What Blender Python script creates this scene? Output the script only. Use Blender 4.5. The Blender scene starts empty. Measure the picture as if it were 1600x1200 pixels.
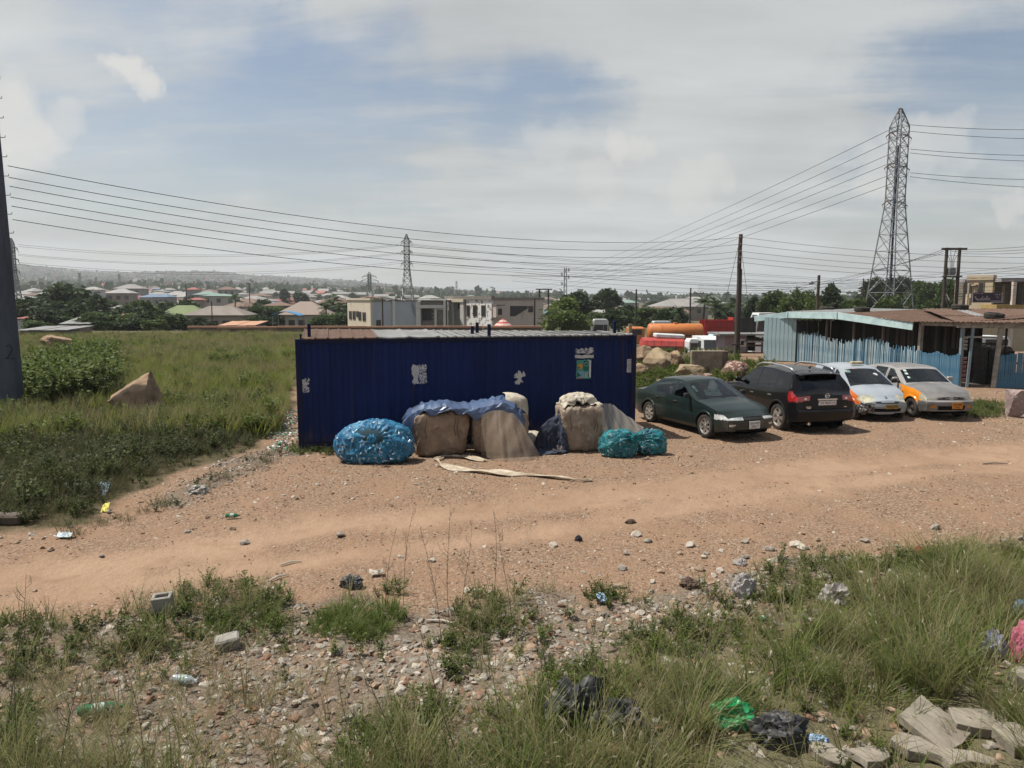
import bpy, bmesh, math, random
import numpy as np
from mathutils import Vector, Matrix, Euler
from mathutils import noise as mnoise
random.seed(7)
RNG = np.random.default_rng(7)
R = math.radians
scene = bpy.context.scene
COL = scene.collection
# ---- camera
CAM_H = 3.5
PITCH = R(6.7)
FPX = 1150.0                       # focal length in pixels of the 1600 px wide photograph
cam_d = bpy.data.cameras.new('camera')
cam = bpy.data.objects.new('camera', cam_d)
COL.objects.link(cam)
cam.location = (0,0, CAM_H)
cam.rotation_euler = (R(90) - PITCH, 0,0)
cam_d.sensor_width = 36
cam_d.lens = FPX / 1600 * 36
cam_d.clip_start = 0.05
cam_d.clip_end = 20000
scene.camera = cam
# ---- light
SUN = Vector((-0.52,0.09,1.0)).normalized()
sl = bpy.data.lights.new('sun', 'SUN')
sl.energy = 5.0
sl.angle = R(0.55)
sl.color = (1.0,0.95,0.86)
so = bpy.data.objects.new('sun', sl)
COL.objects.link(so)
so.rotation_euler = SUN.to_track_quat('Z', 'Y').to_euler()
so.location = (-20,10,60)
scene.view_settings.view_transform = 'Standard'
scene.view_settings.look = 'None'
scene.view_settings.exposure = 0.36
scene.view_settings.gamma = 1
scene.view_settings.use_curve_mapping = False
scene.cycles.max_bounces = 6
scene.cycles.transparent_max_bounces = 12
scene.cycles.volume_bounces = 0
scene.cycles.use_denoising = True
def px_dir(px, py):
 """world direction of a photo pixel; length 1 along the optical axis"""
 a = (px - 800) / FPX
 b = (600 - py) / FPX
 c, s = math.cos(PITCH), math.sin(PITCH)
 return Vector((a, c + b * s, -s + b * c))
def world_sky():
 w = bpy.data.worlds.new('World')
 scene.world = w
 w.use_nodes = True
 nt = w.node_tree
 N, L = nt.nodes, nt.links
 N.clear()
 out = N.new('ShaderNodeOutputWorld')
 bg = N.new('ShaderNodeBackground')
 bg.inputs['Strength'].default_value = 0.082
 L.new(bg.outputs[0], out.inputs[0])
 sky = N.new('ShaderNodeTexSky')
 sky.sky_type = 'NISHITA'
 sky.sun_disc = False
 sky.sun_elevation = math.asin(SUN.z)
 sky.sun_rotation = math.atan2(SUN.x, SUN.y)
 sky.air_density = 1.2
 sky.dust_density = 1.5
 tc = N.new('ShaderNodeTexCoord')
 sep = N.new('ShaderNodeSeparateXYZ')
 L.new(tc.outputs['Generated'], sep.inputs[0])
 def math_(op, a, b=None, c=None, clamp=False):
  n = N.new('ShaderNodeMath')
  n.operation = op
  n.use_clamp = clamp
  for i, v in enumerate((a, b, c)):
   if v is None:
    continue
   if isinstance(v, (int, float)):
    n.inputs[i].default_value = v
   else:
    L.new(v, n.inputs[i])
  return n.outputs[0]
 zc = math_('MAXIMUM', sep.outputs['Z'], 0.0)
 zz = math_('ADD', zc, 0.13)
 u = math_('DIVIDE', sep.outputs['X'], zz)
 v = math_('DIVIDE', sep.outputs['Y'], zz)
 cmb = N.new('ShaderNodeCombineXYZ')
 L.new(u, cmb.inputs[0])
 L.new(v, cmb.inputs[1])
 def noise_(scale, detail, rough, loc, sc=(1,1,1), vec=None, dist=0.0):
  mp = N.new('ShaderNodeMapping')
  L.new(vec or cmb.outputs[0], mp.inputs[0])
  mp.inputs['Location'].default_value = loc
  mp.inputs['Scale'].default_value = sc
  n = N.new('ShaderNodeTexNoise')
  n.inputs['Scale'].default_value = scale
  n.inputs['Detail'].default_value = detail
  n.inputs['Roughness'].default_value = rough
  n.inputs['Distortion'].default_value = dist
  L.new(mp.outputs[0], n.inputs['Vector'])
  return n.outputs['Fac']
 n1 = noise_(0.62,10,0.58, (3.1,1.7,0),(0.75,1.7,1), dist=0.7)
 n2 = noise_(2.2,9,0.62, (8.1,4.2,0),(0.6,1.7,1), dist=0.6)
 cov = math_('ADD', math_('MULTIPLY_ADD', n1,1.25,-0.28), math_('MULTIPLY_ADD', n2,0.65,-0.20))
 # a slow warp of the direction makes the large cloud banks irregular
 wn = N.new('ShaderNodeTexNoise')
 wn.inputs['Scale'].default_value = 5.0
 wn.inputs['Detail'].default_value = 6
 wn.inputs['Roughness'].default_value = 0.6
 L.new(tc.outputs['Generated'], wn.inputs['Vector'])
 vm = N.new('ShaderNodeVectorMath'); vm.operation = 'SUBTRACT'
 L.new(wn.outputs['Color'], vm.inputs[0]); vm.inputs[1].default_value = (0.5,0.5,0.5)
 vs = N.new('ShaderNodeVectorMath'); vs.operation = 'SCALE'
 L.new(vm.outputs[0], vs.inputs[0]); vs.inputs['Scale'].default_value = 0.30
 va = N.new('ShaderNodeVectorMath'); va.operation = 'ADD'
 L.new(tc.outputs['Generated'], va.inputs[0]); L.new(vs.outputs[0], va.inputs[1])
 vn = N.new('ShaderNodeVectorMath'); vn.operation = 'NORMALIZE'
 L.new(va.outputs[0], vn.inputs[0])
 def blob(px, py, rad_deg, amount, src):
  d = px_dir(px, py).normalized()
  dt = N.new('ShaderNodeVectorMath'); dt.operation = 'DOT_PRODUCT'
  L.new(src, dt.inputs[0]); dt.inputs[1].default_value = d
  mr = N.new('ShaderNodeMapRange')
  mr.interpolation_type = 'SMOOTHSTEP'
  L.new(dt.outputs['Value'], mr.inputs['Value'])
  mr.inputs['From Min'].default_value = math.cos(R(rad_deg))
  mr.inputs['From Max'].default_value = 1.0
  mr.inputs['To Min'].default_value = 0
  mr.inputs['To Max'].default_value = amount
  return mr.outputs[0]
 for (x, y, r, a) in ((1000,110,20,0.34),(1350,60,20,0.16),(250,130,12,-0.30),(450,200,9,-0.12),(600,190,12,-0.28),(420,10,9,0.15),(560,290,12,0.14),(300,280,12,0.12),
       (870,195,8,-0.34),(1560,200,11,-0.16),(60,10,14,0.14),(450,330,16,0.02),(900,370,24,0.10),
       (1280,290,8,-0.10),(700,-300,25,0.1),(830,10,6,-0.20)):
  cov = math_('ADD', cov, blob(x, y, r, a, vn.outputs[0]))
 fac = N.new('ShaderNodeMapRange')
 fac.interpolation_type = 'SMOOTHSTEP'
 L.new(cov, fac.inputs['Value'])
 fac.inputs['From Min'].default_value = 0.20
 fac.inputs['From Max'].default_value = 0.80
 fac.inputs['To Min'].default_value = 0.03
 fac.inputs['To Max'].default_value = 0.95
 low = N.new('ShaderNodeMapRange'); low.interpolation_type = 'SMOOTHSTEP'
 L.new(sep.outputs['Z'], low.inputs['Value'])
 low.inputs['From Min'].default_value = 0.34; low.inputs['From Max'].default_value = 0.06
 low.inputs['To Max'].default_value = 0.55
 f = math_('MAXIMUM', fac.outputs[0], low.outputs[0])
 f = math_('ADD', math_('MULTIPLY', fac.outputs[0], 0.75), math_('MULTIPLY', f, 0.25))
 f = math_('ADD', f, math_('MULTIPLY', low.outputs[0], 0.35), clamp=True)
 # small bright cumulus heads
 wn2 = N.new('ShaderNodeTexNoise')
 wn2.inputs['Scale'].default_value = 24.0
 wn2.inputs['Detail'].default_value = 5
 L.new(tc.outputs['Generated'], wn2.inputs['Vector'])
 vm2 = N.new('ShaderNodeVectorMath'); vm2.operation = 'SUBTRACT'
 L.new(wn2.outputs['Color'], vm2.inputs[0]); vm2.inputs[1].default_value = (0.5,0.5,0.5)
 vs2 = N.new('ShaderNodeVectorMath'); vs2.operation = 'SCALE'
 L.new(vm2.outputs[0], vs2.inputs[0]); vs2.inputs['Scale'].default_value = 0.085
 va2 = N.new('ShaderNodeVectorMath'); va2.operation = 'ADD'
 L.new(tc.outputs['Generated'], va2.inputs[0]); L.new(vs2.outputs[0], va2.inputs[1])
 vn2 = N.new('ShaderNodeVectorMath'); vn2.operation = 'NORMALIZE'
 L.new(va2.outputs[0], vn2.inputs[0])
 cu = None
 for (x, y, r, a) in ((203,101,1.5,1.3),(234,122,1.5,1.1),(18,195,3.6,1.1),(60,215,2.2,0.9),(105,190,2.0,0.7),(970,230,1.9,0.9),
       (1000,238,1.5,0.7),(1095,285,2.4,0.7),(1060,300,2.2,0.6),(1370,262,2.6,0.8),(1430,225,3.0,0.8),(1480,215,2.6,0.7),(1590,322,1.4,0.8),
       (940,290,2.0,0.5),(870,225,2.6,0.5)):
  b = blob(x, y, r, a, vn2.outputs[0])
  cu = b if cu is None else math_('MAXIMUM', cu, b)
 cu = math_('MULTIPLY', math_('SUBTRACT', cu, 0.18, clamp=True), 1.1, clamp=True)
 # cloud brightness varies with its own thickness noise
 n3 = noise_(1.3,7,0.55, (1.3,9.2,0),(0.7,1.4,1))
 br = N.new('ShaderNodeMapRange')
 L.new(n3, br.inputs['Value'])
 br.inputs['From Min'].default_value = 0.3
 br.inputs['From Max'].default_value = 0.7
 br.inputs['To Min'].default_value = 0.84
 br.inputs['To Max'].default_value = 1.14
 cc = N.new('ShaderNodeVectorMath'); cc.operation = 'SCALE'
 cc.inputs[0].default_value = (5.5,5.68,5.66)
 L.new(br.outputs[0], cc.inputs['Scale'])
 skyb = N.new('ShaderNodeVectorMath'); skyb.operation = 'MULTIPLY'
 L.new(sky.outputs[0], skyb.inputs[0])
 skyb.inputs[1].default_value = (0.92,0.90,0.92)
 mx = N.new('ShaderNodeMix'); mx.data_type = 'RGBA'
 L.new(f, mx.inputs['Factor'])
 L.new(skyb.outputs[0], mx.inputs['A'])
 L.new(cc.outputs[0], mx.inputs['B'])
 mx2 = N.new('ShaderNodeMix'); mx2.data_type = 'RGBA'
 L.new(math_('MULTIPLY', cu, 0.85), mx2.inputs['Factor'])
 L.new(mx.outputs['Result'], mx2.inputs['A'])
 mx2.inputs['B'].default_value = (6.9,6.8,6.5,1)
 L.new(mx2.outputs['Result'], bg.inputs['Color'])
world_sky()
# ---- helpers
def link(o, parent=None):
 COL.objects.link(o)
 if parent is not None:
  o.parent = parent
 return o
LANDMARKS = ((20, 'left concrete pole'),(95, 'broad dark tree'),(240, 'faded blue roofs'),(290, 'lime green roof'),(345, 'grey brown hip roof'),(478, 'tan hip roof'),(545, 'cream house'),(635, 'middle pylon'),(711, 'porch tower'),
    (790, 'striped parasol'),(885, 'bright leafy tree'),(994, 'container corner pole'),(1055, 'orange tank lorry'),(1120, 'red tipper lorry'),(1152, 'wooden pole'),(1220, 'shack left end'),(1279, 'street lamp pole'),(1349, 'thin pole by the pylon'),(1414, 'big pylon'),(1484, 'transformer frame'),(1540, 'shop building'))
_used = {}
def placed(label, px, D=None):
 """label with the landmark it stands beside, and the depth where two share one"""
 lx, nm = min(LANDMARKS, key=lambda q: abs(q[0] - px))
 s = 'behind' if abs(px - lx) < 7 else ('just left of' if px < lx else 'just right of')
 if abs(px - lx) > 28: s = s.replace('just ', 'some way ')
 l = '%s %s the %s' % (label, s, nm)
 n = _used.get(l, 0); _used[l] = n + 1
 return l if n == 0 else l + (', farther one', ', third one back', ', hindmost one', ', last one')[min(n - 1,3)]
def tag(o, label=None, cat=None, group=None, kind=None):
 if label: o['label'] = label
 if cat: o['category'] = cat
 if group: o['group'] = group
 if kind: o['kind'] = kind
 return o
def thing(name, label, cat, loc=(0,0,0), rz=0.0, group=None):
 o = bpy.data.objects.new(name, None)
 o.empty_display_size = 0.2
 COL.objects.link(o)
 o.location = loc
 o.rotation_euler = (0,0, rz)
 return tag(o, label, cat, group)
def copy_tree(o, parent=None):
 c = o.copy()
 COL.objects.link(c)
 if parent is not None:
  c.parent = parent
 for ch in list(o.children):
  copy_tree(ch, c)
 return c
def mesh_from(name, V, F, mats, fm=None, smooth=False, sharp=None):
 me = bpy.data.meshes.new(name)
 me.from_pydata([tuple(v) for v in V], [], [tuple(f) for f in F])
 for m in (mats if isinstance(mats, (list, tuple)) else [mats]):
  me.materials.append(m)
 if fm is not None:
  me.polygons.foreach_set('material_index', np.asarray(fm, dtype=np.int32))
 if smooth:
  me.polygons.foreach_set('use_smooth', np.ones(len(me.polygons), dtype=bool))
  if sharp is not None:
   me.set_sharp_from_angle(angle=R(sharp))
 me.update()
 return me
def quads_mesh(name, V, Q, mats, smooth=False):
 """fast mesh of all-quad faces from numpy arrays"""
 V = np.asarray(V, dtype=np.float32)
 Q = np.asarray(Q, dtype=np.int32)
 me = bpy.data.meshes.new(name)
 k = Q.shape[1]
 me.vertices.add(len(V)); me.vertices.foreach_set('co', V.ravel())
 me.loops.add(Q.size); me.loops.foreach_set('vertex_index', Q.ravel())
 me.polygons.add(len(Q))
 me.polygons.foreach_set('loop_start', np.arange(0, Q.size, k, dtype=np.int32))
 me.polygons.foreach_set('loop_total', np.full(len(Q), k, dtype=np.int32))
 if smooth:
  me.polygons.foreach_set('use_smooth', np.ones(len(Q), dtype=bool))
 for m in (mats if isinstance(mats, (list, tuple)) else [mats]):
  me.materials.append(m)
 me.update(calc_edges=True)
 me.validate()
 return me
class MB:
 def __init__(s):
  s.v, s.f, s.m = [], [], []
 def add(s, V, F, m=0):
  b = len(s.v)
  s.v.extend([tuple(p) for p in V])
  for f in F:
   s.f.append(tuple(i + b for i in f)); s.m.append(m)
  return s
 def box(s, c, size, rot=None, m=0, taper=None):
  hx, hy, hz = size[0] / 2, size[1] / 2, size[2] / 2
  P = []
  for z in (-1,1):
   t = 1.0 if (taper is None or z < 0) else taper
   for (x, y) in ((-1,-1),(1,-1),(1,1),(-1,1)):
    P.append(Vector((x * hx * t, y * hy * t, z * hz)))
  if rot is not None:
   M_ = Euler(rot).to_matrix() if not isinstance(rot, Matrix) else rot
   P = [M_ @ p for p in P]
  c = Vector(c)
  P = [p + c for p in P]
  return s.add(P, [(3,2,1,0),(4,5,6,7),(0,1,5,4),(1,2,6,5),(2,3,7,6),(3,0,4,7)], m)
 def bbox(s, c, size, bev=0.02, rot=None, m=0):
  """box with chamfered edges"""
  hx, hy, hz = size[0] / 2, size[1] / 2, size[2] / 2
  b = min(bev, hx * .45, hy * .45, hz * .45)
  bm = bmesh.new()
  bmesh.ops.create_cube(bm, size=1)
  for v in bm.verts:
   v.co = Vector((v.co.x * 2 * hx, v.co.y * 2 * hy, v.co.z * 2 * hz))
  bmesh.ops.bevel(bm, geom=list(bm.edges), offset=b, segments=1, affect='EDGES', profile=0.5)
  bm.verts.index_update()
  M_ = None
  if rot is not None:
   M_ = Euler(rot).to_matrix() if not isinstance(rot, Matrix) else rot
  c = Vector(c)
  P = [((M_ @ v.co) if M_ else v.co) + c for v in bm.verts]
  F = [[v.index for v in f.verts] for f in bm.faces]
  bm.free()
  return s.add(P, F, m)
 def cyl(s, p0, p1, r0, r1=None, n=10, caps=True, m=0):
  r1 = r0 if r1 is None else r1
  p0, p1 = Vector(p0), Vector(p1)
  d = (p1 - p0)
  if d.length < 1e-9: return s
  d.normalize()
  a = d.orthogonal().normalized(); b = d.cross(a)
  P = []
  for (p, r) in ((p0, r0),(p1, r1)):
   for i in range(n):
    t = 2 * math.pi * i / n
    P.append(p + (a * math.cos(t) + b * math.sin(t)) * r)
  F = [(i, (i + 1) % n, n + (i + 1) % n, n + i) for i in range(n)]
  if caps:
   F.append(tuple(range(n - 1,-1,-1))); F.append(tuple(range(n, 2 * n)))
  return s.add(P, F, m)
 def tube(s, pts, r, n=5, m=0, caps=True):
  pts = [Vector(p) for p in pts]
  rs = r if isinstance(r, (list, tuple)) else [r] * len(pts)
  P = []
  up = None
  for i, p in enumerate(pts):
   d = (pts[min(i + 1, len(pts) - 1)] - pts[max(i - 1,0)])
   if d.length < 1e-9: d = Vector((0,0,1))
   d.normalize()
   if up is None:
    a = d.orthogonal().normalized()
   else:
    a = (up - d * up.dot(d))
    a = a.normalized() if a.length > 1e-6 else d.orthogonal().normalized()
   up = a
   b = d.cross(a)
   for k in range(n):
    t = 2 * math.pi * k / n
    P.append(p + (a * math.cos(t) + b * math.sin(t)) * rs[i])
  F = []
  for i in range(len(pts) - 1):
   for k in range(n):
    F.append((i * n + k, i * n + (k + 1) % n, (i + 1) * n + (k + 1) % n, (i + 1) * n + k))
  if caps:
   F.append(tuple(range(n - 1,-1,-1)))
   F.append(tuple(range((len(pts) - 1) * n, len(pts) * n)))
  return s.add(P, F, m)
 def lathe(s, prof, c=(0,0,0), axis='z', n=24, m=0, close=False):
  """prof: (radius, height) pairs"""
  P, F = [], []
  c = Vector(c)
  for (r, h) in prof:
   for k in range(n):
    t = 2 * math.pi * k / n
    x, y = r * math.cos(t), r * math.sin(t)
    q = {'z': Vector((x, y, h)), 'y': Vector((x, h, -y)), 'x': Vector((h, x, y))}[axis]
    P.append(c + q)
  np_ = len(prof)
  for i in range(np_ - 1 if not close else np_):
   j = (i + 1) % np_
   for k in range(n):
    k2 = (k + 1) % n
    F.append((i * n + k, i * n + k2, j * n + k2, j * n + k))
  return s.add(P, F, m)
 def grid(s, G, m=0, flip=False):
  """G[i][j] -> points"""
  nr, nc = len(G), len(G[0])
  P = [p for row in G for p in row]
  F = []
  for i in range(nr - 1):
   for j in range(nc - 1):
    f = (i * nc + j, i * nc + j + 1, (i + 1) * nc + j + 1, (i + 1) * nc + j)
    F.append(f[::-1] if flip else f)
  return s.add(P, F, m)
 def mesh(s, name, mat, smooth=False, sharp=None):
  return mesh_from(name, s.v, s.f, mat, s.m, smooth, sharp)
 def build(s, name, mat, parent=None, smooth=False, sharp=None, loc=None, rot=None):
  o = bpy.data.objects.new(name, s.mesh(name, mat, smooth, sharp))
  link(o, parent)
  if loc is not None: o.location = loc
  if rot is not None: o.rotation_euler = rot
  return o
def inst(name, me, parent=None, loc=(0,0,0), rot=(0,0,0), scale=(1,1,1)):
 o = bpy.data.objects.new(name, me)
 link(o, parent)
 o.location = loc; o.rotation_euler = rot
 o.scale = scale if isinstance(scale, (tuple, list)) else (scale,) * 3
 return o
def zax(px, py, d):
 """point seen at pixel (px, py) whose ground distance along y is d"""
 v = px_dir(px, py)
 return Vector((0,0, CAM_H)) + v * (d / v.y)
def gp(px, py, z=0.0):
 """point at height z seen at pixel (px, py)"""
 v = px_dir(px, py)
 return Vector((0,0, CAM_H)) + v * ((z - CAM_H) / v.z)
def smooth01(t):
 t = np.clip(t, 0,1)
 return t * t * (3 - 2 * t)
# cheap vectorised value noise (2-D) for terrain and cloth
_perm = RNG.random((256,256)).astype(np.float32)
def vnoise(x, y):
 x = np.asarray(x, dtype=np.float64); y = np.asarray(y, dtype=np.float64)
 xi = np.floor(x).astype(int); yi = np.floor(y).astype(int)
 fx, fy = x - xi, y - yi
 fx = fx * fx * (3 - 2 * fx); fy = fy * fy * (3 - 2 * fy)
 a = _perm[xi & 255, yi & 255]; b = _perm[(xi + 1) & 255, yi & 255]
 c = _perm[xi & 255, (yi + 1) & 255]; d = _perm[(xi + 1) & 255, (yi + 1) & 255]
 return (a * (1 - fx) + b * fx) * (1 - fy) + (c * (1 - fx) + d * fx) * fy
def fbm(x, y, o=4, g=0.5):
 s, a, t = 0,1,0
 for i in range(o):
  s = s + a * vnoise(x * 2 ** i + 17.3 * i, y * 2 ** i + 9.1 * i); t += a; a *= g
 return s / t
# ---- materials
def M(name, col, col2=None, scale=4.0, rough=0.85, bump=0.0, bscale=40.0, metal=0.0, spec=0.3,
  detail=5, sc=(1,1,1), lo=0.35, hi=0.65, col3=None, c3lo=0.6, c3hi=0.7, c3scale=9.0, sc3=None, coat=0.0, bdist=0.02):
 m = bpy.data.materials.new(name)
 m.use_nodes = True
 nt = m.node_tree; N, L = nt.nodes, nt.links
 b = N['Principled BSDF']
 b.inputs['Roughness'].default_value = rough
 b.inputs['Metallic'].default_value = metal
 b.inputs['Specular IOR Level'].default_value = spec
 if coat:
  b.inputs['Coat Weight'].default_value = coat
  b.inputs['Coat Roughness'].default_value = 0.06
 b.inputs['Base Color'].default_value = (*col, 1)
 tc = N.new('ShaderNodeTexCoord')
 def nz(scale_, sc_, det=detail):
  mp = N.new('ShaderNodeMapping'); mp.inputs['Scale'].default_value = sc_
  L.new(tc.outputs['Object'], mp.inputs[0])
  n = N.new('ShaderNodeTexNoise'); n.inputs['Scale'].default_value = scale_
  n.inputs['Detail'].default_value = det; n.inputs['Roughness'].default_value = 0.62
  L.new(mp.outputs[0], n.inputs['Vector'])
  return n.outputs['Fac']
 def mr(v, a, b_):
  r = N.new('ShaderNodeMapRange'); r.interpolation_type = 'SMOOTHSTEP'
  L.new(v, r.inputs['Value']); r.inputs['From Min'].default_value = a; r.inputs['From Max'].default_value = b_
  return r.outputs[0]
 c = None
 if col2 is not None:
  mx = N.new('ShaderNodeMix'); mx.data_type = 'RGBA'
  L.new(mr(nz(scale, sc), lo, hi), mx.inputs['Factor'])
  mx.inputs['A'].default_value = (*col, 1); mx.inputs['B'].default_value = (*col2,1)
  c = mx.outputs['Result']
  if col3 is not None:
   m3 = N.new('ShaderNodeMix'); m3.data_type = 'RGBA'
   L.new(mr(nz(c3scale, sc3 or sc), c3lo, c3hi), m3.inputs['Factor'])
   L.new(c, m3.inputs['A']); m3.inputs['B'].default_value = (*col3,1)
   c = m3.outputs['Result']
  L.new(c, b.inputs['Base Color'])
 if bump:
  bp = N.new('ShaderNodeBump'); bp.inputs['Strength'].default_value = bump
  bp.inputs['Distance'].default_value = bdist
  L.new(nz(bscale, sc, 8), bp.inputs['Height']); L.new(bp.outputs[0], b.inputs['Normal'])
 return m
def leaf_mat(name, c1, c2, trans=0.35, rnd=True, rough=0.6):
 m = bpy.data.materials.new(name); m.use_nodes = True
 nt = m.node_tree; N, L = nt.nodes, nt.links
 N.clear()
 out = N.new('ShaderNodeOutputMaterial')
 oi = N.new('ShaderNodeObjectInfo')
 geo = N.new('ShaderNodeNewGeometry')
 add = N.new('ShaderNodeMath'); add.operation = 'MULTIPLY_ADD'
 L.new(geo.outputs['Random Per Island'], add.inputs[0]); add.inputs[1].default_value = 0.55
 mul = N.new('ShaderNodeMath'); mul.operation = 'MULTIPLY'
 L.new(oi.outputs['Random'], mul.inputs[0]); mul.inputs[1].default_value = 0.45 if rnd else 0.0
 L.new(mul.outputs[0], add.inputs[2])
 mx = N.new('ShaderNodeMix'); mx.data_type = 'RGBA'
 L.new(add.outputs[0], mx.inputs['Factor'])
 mx.inputs['A'].default_value = (*c1,1); mx.inputs['B'].default_value = (*c2,1)
 d = N.new('ShaderNodeBsdfPrincipled')
 d.inputs['Roughness'].default_value = rough
 d.inputs['Specular IOR Level'].default_value = 0.25
 t = N.new('ShaderNodeBsdfTranslucent')
 L.new(mx.outputs['Result'], d.inputs['Base Color']); L.new(mx.outputs['Result'], t.inputs['Color'])
 ms = N.new('ShaderNodeMixShader'); ms.inputs[0].default_value = trans
 L.new(d.outputs[0], ms.inputs[1]); L.new(t.outputs[0], ms.inputs[2])
 L.new(ms.outputs[0], out.inputs[0])
 return m
def film_mat(name, col, alpha, rough=0.25, spec=0.5):
 """thin plastic film, net or tinted glass: part see-through, part glossy"""
 m = bpy.data.materials.new(name); m.use_nodes = True
 nt = m.node_tree; N, L = nt.nodes, nt.links
 b = N['Principled BSDF']
 b.inputs['Base Color'].default_value = (*col, 1)
 b.inputs['Roughness'].default_value = rough
 b.inputs['Specular IOR Level'].default_value = spec
 out = N['Material Output']
 tr = N.new('ShaderNodeBsdfTransparent')
 ms = N.new('ShaderNodeMixShader')
 ms.inputs[0].default_value = alpha
 L.new(tr.outputs[0], ms.inputs[1]); L.new(b.outputs[0], ms.inputs[2])
 L.new(ms.outputs[0], out.inputs[0])
 return m
def glass_mat(name, tint=(0.55,0.62,0.6), refl=0.16):
 m = bpy.data.materials.new(name); m.use_nodes = True
 nt = m.node_tree; N, L = nt.nodes, nt.links
 N.clear()
 out = N.new('ShaderNodeOutputMaterial')
 tr = N.new('ShaderNodeBsdfTransparent'); tr.inputs[0].default_value = (*tint, 1)
 gl = N.new('ShaderNodeBsdfGlossy'); gl.inputs['Roughness'].default_value = 0.03
 gl.inputs['Color'].default_value = (0.95,0.98,1.0,1)
 fr = N.new('ShaderNodeFresnel'); fr.inputs['IOR'].default_value = 1.5
 ad = N.new('ShaderNodeMath'); ad.operation = 'MULTIPLY_ADD'
 L.new(fr.outputs[0], ad.inputs[0]); ad.inputs[1].default_value = 1.0; ad.inputs[2].default_value = refl - 0.04
 ms = N.new('ShaderNodeMixShader')
 L.new(ad.outputs[0], ms.inputs[0]); L.new(tr.outputs[0], ms.inputs[1]); L.new(gl.outputs[0], ms.inputs[2])
 L.new(ms.outputs[0], out.inputs[0])
 return m
# ---- instanced scatter (only for kind = stuff)
def proto_collection(name, meshes):
 c = bpy.data.collections.new(name)
 for i, me in enumerate(meshes):
  o = bpy.data.objects.new('%s_%02d' % (name, i), me)
  c.objects.link(o)
 return c
def scatter(name, coll, pts, rots, scl, label=None):
 pts = np.asarray(pts, dtype=np.float32)
 n = len(pts)
 me = bpy.data.meshes.new(name)
 me.vertices.add(n); me.vertices.foreach_set('co', pts.ravel())
 a = me.attributes.new('rot', 'FLOAT_VECTOR', 'POINT'); a.data.foreach_set('vector', np.asarray(rots, np.float32).ravel())
 a = me.attributes.new('scl', 'FLOAT_VECTOR', 'POINT'); a.data.foreach_set('vector', np.asarray(scl, np.float32).ravel())
 a = me.attributes.new('idx', 'INT', 'POINT'); a.data.foreach_set('value', RNG.integers(0, len(coll.objects), n).astype(np.int32))
 o = bpy.data.objects.new(name, me); link(o)
 tag(o, label, None, None, 'stuff')
 g = bpy.data.node_groups.new(name + '_nodes', 'GeometryNodeTree')
 g.interface.new_socket('Geometry', in_out='INPUT', socket_type='NodeSocketGeometry')
 g.interface.new_socket('Geometry', in_out='OUTPUT', socket_type='NodeSocketGeometry')
 N, L = g.nodes, g.links
 gi = N.new('NodeGroupInput'); go = N.new('NodeGroupOutput')
 ip = N.new('GeometryNodeInstanceOnPoints')
 ci = N.new('GeometryNodeCollectionInfo')
 ci.inputs['Collection'].default_value = coll
 ci.inputs['Separate Children'].default_value = True
 ci.inputs['Reset Children'].default_value = True
 def att(nm, t):
  q = N.new('GeometryNodeInputNamedAttribute'); q.data_type = t
  q.inputs['Name'].default_value = nm
  return q.outputs['Attribute']
 L.new(gi.outputs[0], ip.inputs['Points'])
 L.new(ci.outputs[0], ip.inputs['Instance'])
 ip.inputs['Pick Instance'].default_value = True
 L.new(att('idx', 'INT'), ip.inputs['Instance Index'])
 L.new(att('rot', 'FLOAT_VECTOR'), ip.inputs['Rotation'])
 L.new(att('scl', 'FLOAT_VECTOR'), ip.inputs['Scale'])
 L.new(ip.outputs[0], go.inputs[0])
 md = o.modifiers.new('scatter', 'NODES'); md.node_group = g
 return o
# ---- terrain
AZP = np.array([-60,-33.8,-29.5,-22,-19.2,-11.8,-5.5,5,14.6,60.0])
HZP = np.array([105,100,78,82,68,56,24,4,2,2.0])
def terrain(x, y):
 x = np.asarray(x, float); y = np.asarray(y, float)
 r = np.hypot(x, y)
 az = np.degrees(np.arctan2(x, np.maximum(y, 1e-6)))
 az = np.where(y <= 0, np.sign(x) * 60, az)
 edge = 46 + 16 * smooth01((6 - x) / 8) + 15 * smooth01((-x - 2) / 10)
 drop = -3.6 * smooth01((y - edge) / 30)
 A = smooth01((12 - az) / 36)
 rise1 = smooth01((r - 220) / 1100) * (2 + 19 * A)
 hz = np.interp(az, AZP, HZP)
 rise2 = smooth01((r - 1200) / 1900) * np.maximum(hz - 10 * A, 0)
 rough = (fbm(x / 260, y / 260,4) - 0.5) * 14 * smooth01((r - 500) / 1500) * A
 near = np.exp(-(r / 90) ** 2)
 bumps = (fbm(x * 0.35, y * 0.35,3) - 0.5) * 0.16 + (fbm(x * 1.7 + 40, y * 1.7,4) - 0.5) * 0.085
 return drop + np.where(y > 0, rise1 + rise2 + rough, 0) + bumps * near
def wpoly(pts):
 out = []
 for (a, b) in pts:
  p = gp(a, b)
  out.append((p.x, p.y))
 return np.array(out)
def psdf(poly, x, y):
 """signed distance to a polygon, positive inside"""
 x = np.asarray(x, float); y = np.asarray(y, float)
 d = np.full(x.shape, 1e18); ins = np.zeros(x.shape, bool)
 n = len(poly)
 for i in range(n):
  ax, ay = poly[i]; bx, by = poly[(i + 1) % n]
  ex, ey = bx - ax, by - ay
  t = np.clip(((x - ax) * ex + (y - ay) * ey) / max(ex * ex + ey * ey, 1e-12), 0,1)
  d = np.minimum(d, (x - ax - t * ex) ** 2 + (y - ay - t * ey) ** 2)
  c = ((ay > y) != (by > y)) & (x < (bx - ax) * (y - ay) / (by - ay + 1e-30) + ax)
  ins ^= c
 return np.where(ins, 1,-1) * np.sqrt(d)
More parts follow.
